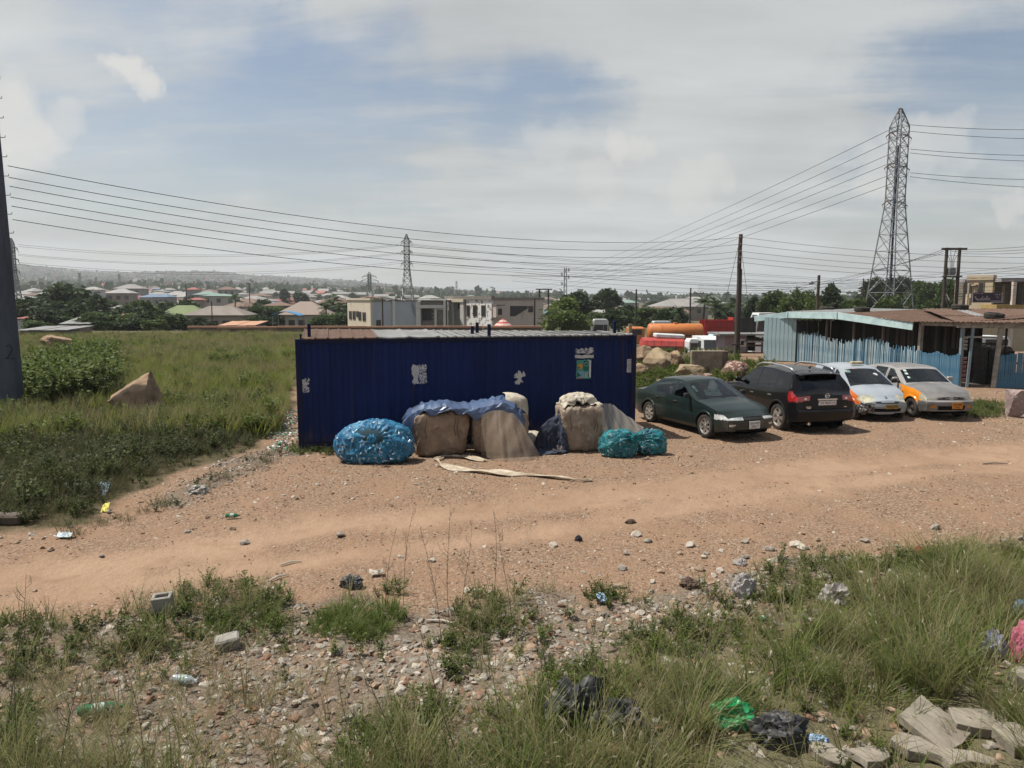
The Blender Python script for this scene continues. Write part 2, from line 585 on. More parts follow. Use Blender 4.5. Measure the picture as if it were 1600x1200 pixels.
def pline(pts, x, y):
 """distance to a polyline"""
 d = np.full(np.shape(x), 1e18)
 for i in range(len(pts) - 1):
  ax, ay = pts[i]; bx, by = pts[i + 1]
  ex, ey = bx - ax, by - ay
  t = np.clip(((x - ax) * ex + (y - ay) * ey) / (ex * ex + ey * ey), 0,1)
  d = np.minimum(d, (x - ax - t * ex) ** 2 + (y - ay - t * ey) ** 2)
 return np.sqrt(d)
G_LEFT = wpoly([(-700,850),(-60,838),(60,832),(150,815),(215,780),(262,752),(330,722),(400,700),(440,672),(455,640),(463,600),(470,560),(475,523),(-900,523)])
G_BACK = np.array([(-6,24.5),(3.5,24.5),(6,27),(7.5,32),(13.0,40),(13,60),(-6,64)])
FORE = wpoly([(-900,985),(0,968),(130,962),(250,945),(400,935),(520,925),(640,935),(720,950),(800,945),(900,915),(1010,925),(1130,905),(1200,870),(1300,858),(1420,862),(1600,838),(2300,800),(2600,1800),(800,2600),(-1200,1800)])
G_RIGHT = wpoly([(1190,960),(1260,900),(1330,880),(1450,865),(1600,850),(2300,800),(2600,1800),(1000,2400),(760,1260),(800,1130),(900,1060),(1020,990),(1120,960)])
DEBRIS = wpoly([(215,800),(270,762),(340,722),(410,705),(445,680),(475,690),(480,712),(420,742),(350,765),(290,800)])
TRACK1 = [tuple(gp(a, b).xy) for a, b in ((-700,940),(0,905),(250,868),(500,820),(760,795),(1000,768),(1250,735),(1450,712),(1700,695),(2400,680))]
TRACK2 = [tuple(gp(a, b).xy) for a, b in ((-700,1000),(0,945),(250,905),(480,870),(700,850),(900,815),(1100,782),(1300,755),(1500,733),(1900,715))]
def masks(x, y):
 w = (fbm(x * 0.9, y * 0.9,4) - 0.5)
 w2 = (fbm(x * 0.35 + 9, y * 0.35,3) - 0.5)
 gl = smooth01((psdf(G_LEFT, x, y) + w * 1.2) / 0.6 + 0.5)
 gb = smooth01((psdf(G_BACK, x, y) + w * 1.2) / 0.6 + 0.5)
 far = smooth01((np.hypot(x, y) - 62) / 8)
 grass = np.maximum(np.maximum(gl, gb), far)
 fore = smooth01((psdf(FORE, x, y) + w * 1.3) / 0.7 + 0.5)
 fore = np.maximum(fore, .85 * smooth01((psdf(DEBRIS, x, y) + w * 1.6) / 0.9 + 0.4))
 gr = smooth01((psdf(G_RIGHT, x, y) + w * 1.0) / 0.6 + 0.5)
 tr = np.maximum(np.exp(-(pline(TRACK1, x, y) / (0.95 + w2 + w)) ** 2), .9 * np.exp(-(pline(TRACK2, x, y) / (0.65 + 0.7 * w2 + .6 * w)) ** 2))
 return grass, fore, gr, tr * (1 - grass)
def build_ground():
 az = np.concatenate([np.arange(-46,46.01,0.3), np.arange(48,312,4.0)])
 na = len(az)
 r = [0.4]
 while r[-1] < 90: r.append(r[-1] * 1.0135 + 0.002)
 while r[-1] < 9000: r.append(r[-1] * 1.045)
 r = np.array(r); nr = len(r)
 A_, R_ = np.meshgrid(np.radians(az), r)
 X = R_ * np.sin(A_); Y = R_ * np.cos(A_)
 Z = terrain(X, Y)
 g, fo, gr, tr = masks(X, Y)
 Z = Z - 0.05 * tr * np.exp(-(R_ / 60) ** 2) + fo * (fbm(X * 0.8, Y * 0.8,4) - 0.45) * 0.22
 Z = np.where(R_ > 4500, Z - (R_ - 4500) * 0.02, Z)
 V = np.stack([X, Y, Z], -1).reshape(-1,3)
 V = np.concatenate([V, [[0,0, float(terrain(0,0.1))]]])
 i = np.arange(nr - 1)[:, None]; j = np.arange(na)[None, :]
 j2 = (j + 1) % na
 Q = np.stack([i * na + j, i * na + j2, (i + 1) * na + j2, (i + 1) * na + j], -1).reshape(-1,4)[:, ::-1]
 m = ground_mat()
 me = quads_mesh('ground', V, Q, m, smooth=True)
 ca = me.color_attributes.new('mask', 'FLOAT_COLOR', 'POINT')
 c = np.stack([g, fo, tr, gr], -1).reshape(-1,4)
 c = np.concatenate([c, [[0,1,0,0]]])
 ca.data.foreach_set('color', c.astype(np.float32).ravel())
 o = bpy.data.objects.new('ground', me); link(o)
 tag(o, 'reddish sandy yard with vehicle tracks, running out to the far plain', None, None, 'structure')
def ground_mat():
 m = bpy.data.materials.new('ground'); m.use_nodes = True
 nt = m.node_tree; N, L = nt.nodes, nt.links
 b = N['Principled BSDF']; b.inputs['Roughness'].default_value = 0.95
 b.inputs['Specular IOR Level'].default_value = 0.12
 tc = N.new('ShaderNodeTexCoord')
 at = N.new('ShaderNodeVertexColor'); at.layer_name = 'mask'
 sp = N.new('ShaderNodeSeparateColor'); L.new(at.outputs['Color'], sp.inputs[0])
 def nz(scale, det=6, rough=0.6, loc=(0,0,0)):
  mp = N.new('ShaderNodeMapping'); mp.inputs['Location'].default_value = loc
  L.new(tc.outputs['Object'], mp.inputs[0])
  n = N.new('ShaderNodeTexNoise'); n.inputs['Scale'].default_value = scale
  n.inputs['Detail'].default_value = det; n.inputs['Roughness'].default_value = rough
  L.new(mp.outputs[0], n.inputs['Vector']); return n.outputs['Fac']
 def mr(v, a, c, t0=0.0, t1=1.0):
  r = N.new('ShaderNodeMapRange'); r.interpolation_type = 'SMOOTHSTEP'
  L.new(v, r.inputs['Value']); r.inputs['From Min'].default_value = a; r.inputs['From Max'].default_value = c
  r.inputs['To Min'].default_value = t0; r.inputs['To Max'].default_value = t1
  return r.outputs[0]
 def mix(f, a, c, mode='MIX'):
  n = N.new('ShaderNodeMix'); n.data_type = 'RGBA'; n.blend_type = mode
  for s, v in (('Factor', f),('A', a),('B', c)):
   if isinstance(v, tuple): n.inputs[s].default_value = (*v, 1)
   elif isinstance(v, float): n.inputs[s].default_value = v
   else: L.new(v, n.inputs[s])
  return n.outputs['Result']
 big = nz(0.35,5); mid = nz(2.2,7,0.65); fine = nz(30,6,0.7); patch = nz(0.9,6,0.6, (5,3,0))
 sand = mix(mr(big, 0.35,0.65),(0.262,0.171,0.112),(0.315,0.213,0.144))
 sand = mix(mr(mid, 0.48,0.72,0,0.6), sand, (0.19,0.118,0.074))
 # gravelly dirt beside the wheel tracks
 vo = N.new('ShaderNodeTexVoronoi'); vo.inputs['Scale'].default_value = 34
 L.new(tc.outputs['Object'], vo.inputs['Vector'])
 vsp = N.new('ShaderNodeSeparateColor'); L.new(vo.outputs['Color'], vsp.inputs[0])
 gravel = mix(vsp.outputs[0], (0.145,0.093,0.061),(0.245,0.162,0.108))
 gravel = mix(mr(vsp.outputs[1], 0.72,0.9,0,0.8), gravel, (0.29,0.22,0.16))
 gravel = mix(mr(fine, 0.54,0.80,0,0.5), gravel, (0.11,0.072,0.05))
 gravel = mix(mr(patch, 0.42,0.66,0,0.8), gravel, (0.235,0.150,0.097))
 tm = N.new('ShaderNodeMath'); tm.operation = 'MULTIPLY_ADD'; L.new(mid, tm.inputs[0]); tm.inputs[1].default_value = 0.9; tm.inputs[2].default_value = -0.45
 tn = N.new('ShaderNodeMath'); tn.operation = 'ADD'; L.new(tm.outputs[0], tn.inputs[0]); L.new(sp.outputs[2], tn.inputs[1])
 tq = N.new('ShaderNodeMath'); tq.operation = 'MULTIPLY_ADD'; L.new(patch, tq.inputs[0]); tq.inputs[1].default_value = 0.8; tq.inputs[2].default_value = -0.40
 ts = N.new('ShaderNodeMath'); ts.operation = 'ADD'; L.new(tq.outputs[0], ts.inputs[0]); L.new(tn.outputs[0], ts.inputs[1])
 tr = mr(ts.outputs[0], 0.20,1.0,0,0.85)
 base = mix(tr, gravel, sand)
 # grey rubble soil
 rub = mix(vsp.outputs[2], (0.090,0.075,0.058),(0.21,0.178,0.14))
 rub = mix(mr(mid, 0.4,0.65,0,0.7), rub, (0.155,0.105,0.072))
 base = mix(mr(sp.outputs[1], 0.2,0.8,0,0.92), base, rub)
 # earth under the grass
 gs = mix(mr(mid, 0.35,0.65),(0.105,0.078,0.048),(0.075,0.066,0.034))
 base = mix(mr(sp.outputs[0], 0.2,0.9), base, gs)
 al = N.new('ShaderNodeMath'); al.operation = 'MULTIPLY'; L.new(at.outputs['Alpha'], al.inputs[0]); al.inputs[1].default_value = 0.75
 base = mix(al.outputs[0], base, (0.10,0.095,0.05))
 # far plain beyond the wall: dry green brown scrub
 geo = N.new('ShaderNodeNewGeometry')
 ln = N.new('ShaderNodeVectorMath'); ln.operation = 'LENGTH'; L.new(geo.outputs['Position'], ln.inputs[0])
 farc = mix(mr(nz(0.02,8,0.7), 0.4,0.6),(0.055,0.065,0.03),(0.12,0.10,0.065))
 base = mix(mr(ln.outputs['Value'], 70,130), base, farc)
 L.new(base, b.inputs['Base Color'])
 bp = N.new('ShaderNodeBump'); bp.inputs['Strength'].default_value = 0.6; bp.inputs['Distance'].default_value = 0.02
 h = N.new('ShaderNodeMath'); h.operation = 'MULTIPLY_ADD'
 L.new(vo.outputs['Distance'], h.inputs[0])
 k = N.new('ShaderNodeMath'); k.operation = 'SUBTRACT'; k.inputs[0].default_value = 0.2
 k2 = N.new('ShaderNodeMath'); k2.operation = 'MULTIPLY'; L.new(tr, k2.inputs[0]); k2.inputs[1].default_value = 0.85
 k3 = N.new('ShaderNodeMath'); k3.operation = 'SUBTRACT'; L.new(k2.outputs[0], k3.inputs[0]); k3.inputs[1].default_value = 1.0
 L.new(k3.outputs[0], h.inputs[1]); L.new(mid, h.inputs[2])
 h2 = N.new('ShaderNodeMath'); h2.operation = 'MULTIPLY_ADD'; L.new(fine, h2.inputs[0]); h2.inputs[1].default_value = 0.35; L.new(h.outputs[0], h2.inputs[2])
 bp2 = N.new('ShaderNodeBump'); bp2.inputs['Strength'].default_value = 0.7; bp2.inputs['Distance'].default_value = 0.10
 L.new(mid, bp2.inputs['Height']); L.new(bp2.outputs[0], bp.inputs['Normal'])
 L.new(h2.outputs[0], bp.inputs['Height']); L.new(bp.outputs[0], b.inputs['Normal'])
 return m
build_ground()
def ground_z(x, y):
 X = np.array([x], float); Y = np.array([y], float)
 g, fo, gr, tr = masks(X, Y)
 z = terrain(X, Y) - 0.05 * tr * np.exp(-(np.hypot(X, Y) / 60) ** 2) + fo * (fbm(X * 0.8, Y * 0.8,4) - 0.45) * 0.22
 return float(z[0])
def ground_zv(X, Y):
 g, fo, gr, tr = masks(X, Y)
 return terrain(X, Y) - 0.05 * tr * np.exp(-(np.hypot(X, Y) / 60) ** 2) + fo * (fbm(X * 0.8, Y * 0.8,4) - 0.45) * 0.22
def gpt(px, py):
 """ground point seen at a pixel, on the real relief"""
 p = gp(px, py)
 for _ in range(4):
  p = gp(px, py, ground_z(p.x, p.y))
 return p
def build_haze():
 mb = MB(); mb.box((0,2000,59),(7200,5200,150))
 m = bpy.data.materials.new('haze'); m.use_nodes = True
 nt = m.node_tree; nt.nodes.clear()
 out = nt.nodes.new('ShaderNodeOutputMaterial'); v = nt.nodes.new('ShaderNodeVolumePrincipled')
 v.inputs['Color'].default_value = (0.93,0.97,1.0,1)
 v.inputs['Density'].default_value = 0.00024
 v.inputs['Anisotropy'].default_value = 0.25
 nt.links.new(v.outputs[0], out.inputs['Volume'])
 o = mb.build('haze', m); tag(o, 'pale dusty haze lying over the plain', None, None, 'stuff')
HAZE = True
if HAZE: build_haze()
# ---- blue container workshop
C_YAW = R(13.5)
C_LEN = 8.25
C_H = 2.57
C_DEP = 2.44
C0 = gp(467,705)                     # near left bottom corner
navy = M('container_paint', (0.0035,0.0125,0.066),(0.0055,0.017,0.086), 0.9, rough=0.6, spec=0.14, bump=0.06, bscale=14, sc=(1,1,.35),
   col3=(0.012,0.018,0.05), c3lo=0.62, c3hi=0.8, c3scale=3.5, sc3=(1.5,1.5,.25))
def soil(m, col, z1=0.55):
 """mud splash rising unevenly from the ground and thin rust runs"""
 nt = m.node_tree; N, L = nt.nodes, nt.links; b = N['Principled BSDF']
 tc = N.new('ShaderNodeTexCoord'); sp = N.new('ShaderNodeSeparateXYZ'); L.new(tc.outputs['Object'], sp.inputs[0])
 def nz(sc, s, d=6):
  mp = N.new('ShaderNodeMapping'); mp.inputs['Scale'].default_value = sc; L.new(tc.outputs['Object'], mp.inputs[0])
  n = N.new('ShaderNodeTexNoise'); n.inputs['Scale'].default_value = s; n.inputs['Detail'].default_value = d; L.new(mp.outputs[0], n.inputs['Vector']); return n.outputs['Fac']
 def mt(op, a, c):
  q = N.new('ShaderNodeMath'); q.operation = op
  for i, v in enumerate((a, c)):
   if isinstance(v, float): q.inputs[i].default_value = v
   else: L.new(v, q.inputs[i])
  return q.outputs[0]
 def mr(v, a, c, t1):
  r = N.new('ShaderNodeMapRange'); r.interpolation_type = 'SMOOTHSTEP'; L.new(v, r.inputs['Value']); r.inputs['From Min'].default_value = a; r.inputs['From Max'].default_value = c; r.inputs['To Max'].default_value = t1; return r.outputs[0]
 h = mt('ADD', sp.outputs['Z'], mt('MULTIPLY', nz((1,1,.5), 5), 0.9))
 f1 = mr(h, z1 + .45, z1 - .05,.45)
 f2 = mr(nz((1,1,.035), 7,4), .63,.74,.5)
 src = b.inputs['Base Color'].links[0].from_socket
 for f, c in ((f2, (.055,.032,.028)),(f1, col)):
  mx = N.new('ShaderNodeMix'); mx.data_type = 'RGBA'; L.new(f, mx.inputs['Factor']); L.new(src, mx.inputs['A']); mx.inputs['B'].default_value = (*c, 1); src = mx.outputs['Result']
 L.new(src, b.inputs['Base Color'])
soil(navy, (.085,.062,.05))
navy_dk = M('container_frame_paint', (0.004,0.010,0.05),(0.012,0.012,0.03), 3.0, rough=0.6, spec=.15)
roof_grey = M('weathered_zinc', (0.215,0.215,0.21),(0.145,0.142,0.137), 2.2, rough=0.6, spec=0.4, bump=0.1, bscale=20, col3=(0.20,0.13,0.09), c3lo=0.62, c3hi=0.78, c3scale=3)
roof_rust = M('rusty_sheet', (0.115,0.068,0.046),(0.085,0.05,0.036), 2.6, rough=0.85, bump=0.15, bscale=30, col3=(0.20,0.135,0.10), c3lo=0.6, c3hi=0.75, c3scale=2.0)
paper = M('old_paper', (0.52,0.51,0.49),(0.36,0.36,0.37), 30, rough=0.9, sc=(1,1,2))
paper_b = M('torn_paper', (0.47,0.46,0.45),(0.05,0.06,0.13), 26, rough=0.9, lo=0.5, hi=0.56, detail=3)
ink = M('print_ink', (0.06,0.06,0.07), rough=0.8)
def corrugated(w, h, n, amp=0.012, per=4, axis_len=None, jag=0.0):
 """wavy sheet in the local xz plane, x 0..w, z 0..h"""
 xs = np.linspace(0, w, n * per + 1)
 G = []
 for zz in (0, h):
  row = []
  for i, x in enumerate(xs):
   row.append(Vector((x, amp * math.sin(2 * math.pi * i / per), zz)))
  G.append(row)
 return G
def build_container():
 t = thing('shipping_container', 'long navy blue metal container workshop with torn posters and a low sheet roof', 'container', (C0.x, C0.y, 0), C_YAW)
 # front wall: pressed panels, trapezoid ribs with uneven spacing
 def ribbed(length, y, sign, name, z0=0.16, z1=C_H - 0.10):
  mb = MB(); rng = random.Random(3)
  prof = []
  x = 0.10
  while x < length - 0.12:
   p = 0.27 + rng.uniform(-.012,.012)
   prof += [(x, 0),(x + p * .36,0),(x + p * .5,-0.032 * sign),(x + p * .86,-0.032 * sign)]
   x += p
  prof = [(a, b) for a, b in prof if a < length - .1] + [(length - .1,0)]
  G = []
  for k in range(7):
   z = z0 + (z1 - z0) * k / 6
   G.append([Vector((a, y - b * 1.0 + 0.008 * math.sin(a * 2.3 + k * 1.1) * math.sin(k / 6 * math.pi), z)) for a, b in prof])
  mb.grid(G, flip=(sign < 0))
  return mb.build(name, navy, t)
 ribbed(C_LEN, 0.03,1, 'wall_panel')
 ribbed(C_LEN, C_DEP - 0.03,-1, 'wall_panel')
 # end walls
 for (x, s) in ((0.03,1),(C_LEN - 0.03,-1)):
  mb = MB(); n = 9; prof = []
  for k in range(n):
   y = 0.12 + (C_DEP - 0.24) * k / n; p = (C_DEP - 0.24) / n
   prof += [(y, 0),(y + p * .4,0),(y + p * .5,.03),(y + p * .9,.03)]
  G = [[Vector((x + s * b, a, z)) for a, b in prof] for z in (0.16, C_H - 0.1)]
  mb.grid(G, flip=(s > 0)); mb.build('end_wall', navy, t)
 for (x, y) in ((0.06,0.06),(C_LEN - 0.06,0.06),(0.06, C_DEP - .06),(C_LEN - .06, C_DEP - .06)):
  mb = MB(); mb.bbox((x, y, C_H / 2),(0.13,0.13, C_H), 0.012); mb.build('corner_post', navy_dk, t)
 for (y, z, h) in ((0.045, C_H - 0.06,.1),(0.05,0.12,0.15),(C_DEP - .045, C_H - .06,.1),(C_DEP - .05,.12,.15)):
  mb = MB(); mb.bbox((C_LEN / 2, y, z),(C_LEN - 0.27,0.085, h), 0.01); mb.build('rail', navy_dk, t)
 # roof of separate sheets, first five rusty, then two bare, then narrow grey ones
 n = 30; x = 0.12
 rng = random.Random(11)
 widths = [0.36] * 6 + [0.95] + [0.90] + [0.262] * 24
 total = sum(widths); widths = [w * (C_LEN - 0.3) / total for w in widths]
 for i, w in enumerate(widths):
  mb = MB()
  zb = C_H + 0.11 - 0.15 * x / C_LEN
  ln = C_DEP + rng.uniform(0.02,0.08)
  G = []
  for k in range(4):
   f = k / 3
   row = []
   for q in range(7):
    xx = x + (w + 0.03) * q / 6
    bump_ = 0.022 if q in (0,6) else (0.004 * math.sin(q * 2.1))
    row.append(Vector((xx + 0.02 * (1 - f), -0.05 + ln * f + rng.uniform(-.006,.006), C_H + 0.012 + (zb - C_H) * f + bump_ + rng.uniform(-.004,.004) + 0.004 * (i % 2))))
   G.append(row)
  mb.grid(G)
  # folded front lip gives the sheet thickness
  mb.grid([[p + Vector((0,-0.002,-0.03)) for p in G[0]], G[0]])
  mb.build('roof_sheet', roof_rust if i < 6 else roof_grey, t)
  x += w
 mb = MB(); mb.box((C_LEN / 2, C_DEP / 2, C_H - 0.02),(C_LEN - .3, C_DEP - .2,.03)); mb.build('ceiling_panel', navy_dk, t)
 # stub posts on the roof
 for (x, y, z, h, mm) in ((0.30,0.35, C_H, .33, navy_dk),(4.46,-0.015, C_H - .12,.42, navy_dk),(4.42,1.3, C_H, .30, navy_dk),(4.22,0.9, C_H, .22, navy_dk),(7.85,0.5, C_H, 0.34, navy_dk)):
  mb = MB(); mb.bbox((x, y, z + h / 2),(0.075,0.075, h), 0.008); mb.build('roof_post', mm, t)
 mb = MB(); mb.bbox((C_LEN - 0.12,0.15, C_H + .12),(0.08,0.06,.30), 0.01); mb.build('roof_post', M('bare_wood', (.28,.22,.16),(.2,.15,.1), 8), t)
 # papers glued to the front
 def notice(name, lab, x, z, w, h, mat, jag=0.03, seed=1):
  rng = random.Random(seed); mb = MB()
  pts = []
  nn = 9
  for k in range(nn): pts.append((x + w * k / nn, z + rng.uniform(-jag, jag) * .6))
  for k in range(nn): pts.append((x + w + rng.uniform(-jag, jag), z + h * k / nn))
  for k in range(nn): pts.append((x + w - w * k / nn, z + h + rng.uniform(-jag, jag)))
  for k in range(nn): pts.append((x + rng.uniform(-jag, jag), z + h - h * k / nn))
  F = [Vector((a, -0.012, b)) for a, b in pts]; Bk = [Vector((a, -0.009, b)) for a, b in pts]
  m_ = len(pts)
  mb.add(F + Bk, [tuple(range(m_))] + [(i, i + m_, (i + 1) % m_ + m_, (i + 1) % m_) for i in range(m_)])
  o = mb.build(name, mat, t, loc=(0,0.03,0))
  o['label'] = lab
  return o
 # front-plane coordinates of a pixel
 ca, sa = math.cos(C_YAW), math.sin(C_YAW)
 def fx(px, py):
  d = px_dir(px, py); o = Vector((0,0, CAM_H))
  nrm = Vector((sa, -ca, 0))
  k = (Vector((C0.x, C0.y, 0)) - o).dot(nrm) / d.dot(nrm)
  p = o + d * k - Vector((C0.x, C0.y, 0))
  return p.x * ca + p.y * sa, p.z
 def rect(x0, y0, x1, y1):
  a = fx(x0, y1); b = fx(x1, y0)
  return a[0], a[1], b[0] - a[0], b[1] - a[1]
 notice('paper_notice', 'shredded strip of grey paper', *rect(471,592,482,614), paper_b, 0.035,1)
 o = notice('paper_notice', 'two torn white sheets side by side', *rect(645,570,654,600), paper, 0.03,2)
 notice('paper_notice', 'two torn white sheets side by side', *rect(655,570,666,600), paper_b, 0.03,3)
 notice('paper_notice', 'small scraped patch of white paper', *rect(806,582,818,599), paper, 0.07,4)
 notice('paper_notice', 'ragged remains of a printed white poster', *rect(900,544,928,553), paper_b, 0.03,5)
 notice('paper_notice', 'long strip of white paper above the green poster', *rect(899,554.5,928,560), paper, 0.012,6)
 teal = M('poster_green', (0.05,0.20,0.17),(0.07,0.27,0.25), 3, rough=0.8)
 q = rect(901,562,924,592)
 po = notice('poster', 'green poster with an orange spot and a white torn edge', *rect(901,562,924,592), teal, 0.012,7)
 def patch(pts, mat, dy):
  mb = MB(); P = []
  for (u, v) in pts:
   P.append(Vector((q[0] + u * q[2], dy, q[1] + v * q[3])))
  Bk = [p + Vector((0,.0015,0)) for p in P]; m_ = len(P)
  mb.add(P + Bk, [tuple(range(m_))] + [(i, i + m_, (i + 1) % m_ + m_, (i + 1) % m_) for i in range(m_)])
  o = mb.build('poster_print', mat, po)
  return o
 orange = M('poster_orange', (0.45,0.24,0.03), rough=0.8)
 white = M('poster_white', (0.55,0.56,0.56),(0.40,0.42,0.44), 20, rough=0.8)
 pale = M('poster_pale_blue', (0.16,0.30,0.36), rough=0.8)
 dkg = M('poster_dark_green', (0.01,0.10,0.075), rough=0.8)
 patch([(.02,.06),(.55,.06),(.55,.40),(.02,.40)], pale, -0.0145)
 patch([(.03,.08),(.34,.16),(.04,.38)], dkg, -0.016)
 patch([(.48,.42),(.84,.42),(.84,.95),(.48,.95)], dkg, -0.0145)
 patch([(.12,.52),(.30,.50),(.42,.62),(.42,.78),(.18,.80),(.06,.70)], orange, -0.016)
 patch([(.08,.56),(.2,.54),(.24,.62),(.12,.65)], ink, -0.0175)
 for k in range(7):
  a = k / 7 * 2 * math.pi; u, v = .66 + .13 * math.cos(a), .74 + .10 * math.sin(a)
  patch([(u, v),(u + .05, v),(u + .05, v + .035),(u, v + .035)], white, -0.016)
 patch([(.86,.10),(.99,.04),(1.0,.95),(.78,.99),(.80,.93),(.88,.9)], white, -0.016)
 patch([(.05,.01),(.45,.01),(.45,.055),(.05,.055)], M('poster_red', (.4,.12,.08)), -0.016)
 for (u, v, h) in ((.60,.06,.26),(.70,.05,.30),(.78,.10,.15)):
  patch([(u, v),(u + .05, v),(u + .05, v + h),(u, v + h)], white if u < .75 else ink, -0.016)
 r2 = rect(980,561,994,582)
 no = notice('paper_notice', 'printed white page near the right edge', *r2, paper, 0.006,8)
 rng = random.Random(5)
 for k in range(9):
  mb = MB(); w = r2[2] * rng.uniform(.45,.78)
  mb.box((r2[0] + r2[2] * .12 + w / 2,-0.0135, r2[1] + r2[3] * (0.1 + .1 * k)),(w, .002,0.010)); mb.build('print_line', ink, no)
 return t
build_container()
# ---- cars
def paint(name, c, c2=None, dusty=(0.30,0.22,0.16), rough=0.32, coat=0.4, dust=0.5, spec=.4):
 m = M(name, c, c2 or tuple(v * 0.85 for v in c), 2.0, rough=rough, spec=spec, coat=coat, col3=tuple(a * (1 - dust * .35) + b * dust * .35 for a, b in zip(c, dusty)), c3lo=0.5, c3hi=0.72, c3scale=2.4)
 return m
K_rubber = M('tyre_rubber', (0.022,0.021,0.020),(0.06,0.05,0.042), 6, rough=0.9, spec=0.2)
K_dark = M('underbody_black', (0.008,0.008,0.008), rough=0.9, spec=0.1)
K_trim = M('black_plastic', (0.02,0.02,0.021),(0.035,0.032,0.03), 8, rough=0.6)
K_alloy = M('alloy_metal', (0.62,0.60,0.57),(0.42,0.38,0.33), 7, rough=0.35, metal=0.75)
K_steel = M('steel_wheel', (0.035,0.033,0.032),(0.07,0.06,0.05), 9, rough=0.55, metal=0.3)
K_chrome = M('chrome', (0.75,0.75,0.76), rough=0.15, metal=1.0)
K_glass = glass_mat('car_glass', (0.60,0.68,0.66), 0.05)
K_glass_dk = glass_mat('tinted_glass', (0.10,0.11,0.12), 0.05)
K_head = M('headlamp_lens', (0.62,0.63,0.60),(0.30,0.31,0.30), 9, rough=0.12, spec=0.8, coat=1.0)
K_head_y = M('headlamp_yellowed', (0.50,0.47,0.33),(0.28,0.27,0.20), 9, rough=0.2, spec=0.8, coat=1.0)
K_tail = M('taillamp_red', (0.42,0.010,0.010),(0.22,0.004,0.005), 9, rough=0.12, spec=0.8, coat=1.0)
K_amber = M('amber_lens', (0.45,0.16,0.02), rough=0.2)
K_seat = M('seat_fabric', (0.06,0.062,0.066),(0.10,0.10,0.105), 9, rough=0.95)
K_plate = M('plate_white', (0.62,0.61,0.60),(0.50,0.48,0.46), 14, rough=0.6)
K_plate_o = M('plate_orange', (0.50,0.19,0.02),(0.36,0.14,0.02), 14, rough=0.6)
K_ink = M('plate_ink', (0.02,0.02,0.022), rough=0.7)
K_ink_r = M('plate_ink_red', (0.16,0.02,0.035), rough=0.7)
K_sticker = M('sticker_paper', (0.50,0.60,0.55),(0.40,0.52,0.47), 14, rough=0.8)
K_stick_g = M('sticker_green', (0.10,0.34,0.26), rough=0.8)
K_stick_p = M('sticker_pink', (0.60,0.25,0.32), rough=0.8)
def text_mesh(body, size, ext=0.001):
 cu = bpy.data.curves.new('lettering', 'FONT')
 cu.body = body; cu.size = size; cu.extrude = ext; cu.align_x = 'CENTER'; cu.align_y = 'CENTER'
 cu.resolution_u = 2
 o = bpy.data.objects.new('lettering_tmp', cu); COL.objects.link(o)
 dg = bpy.context.evaluated_depsgraph_get()
 me = bpy.data.meshes.new_from_object(o.evaluated_get(dg))
 bpy.data.objects.remove(o); bpy.data.curves.remove(cu)
 return me
def lettering(body, size, mat, parent, M4, name='lettering'):
 me = text_mesh(body, size); me.materials.clear(); me.materials.append(mat); me.transform(M4)
 return link(bpy.data.objects.new(name, me), parent)
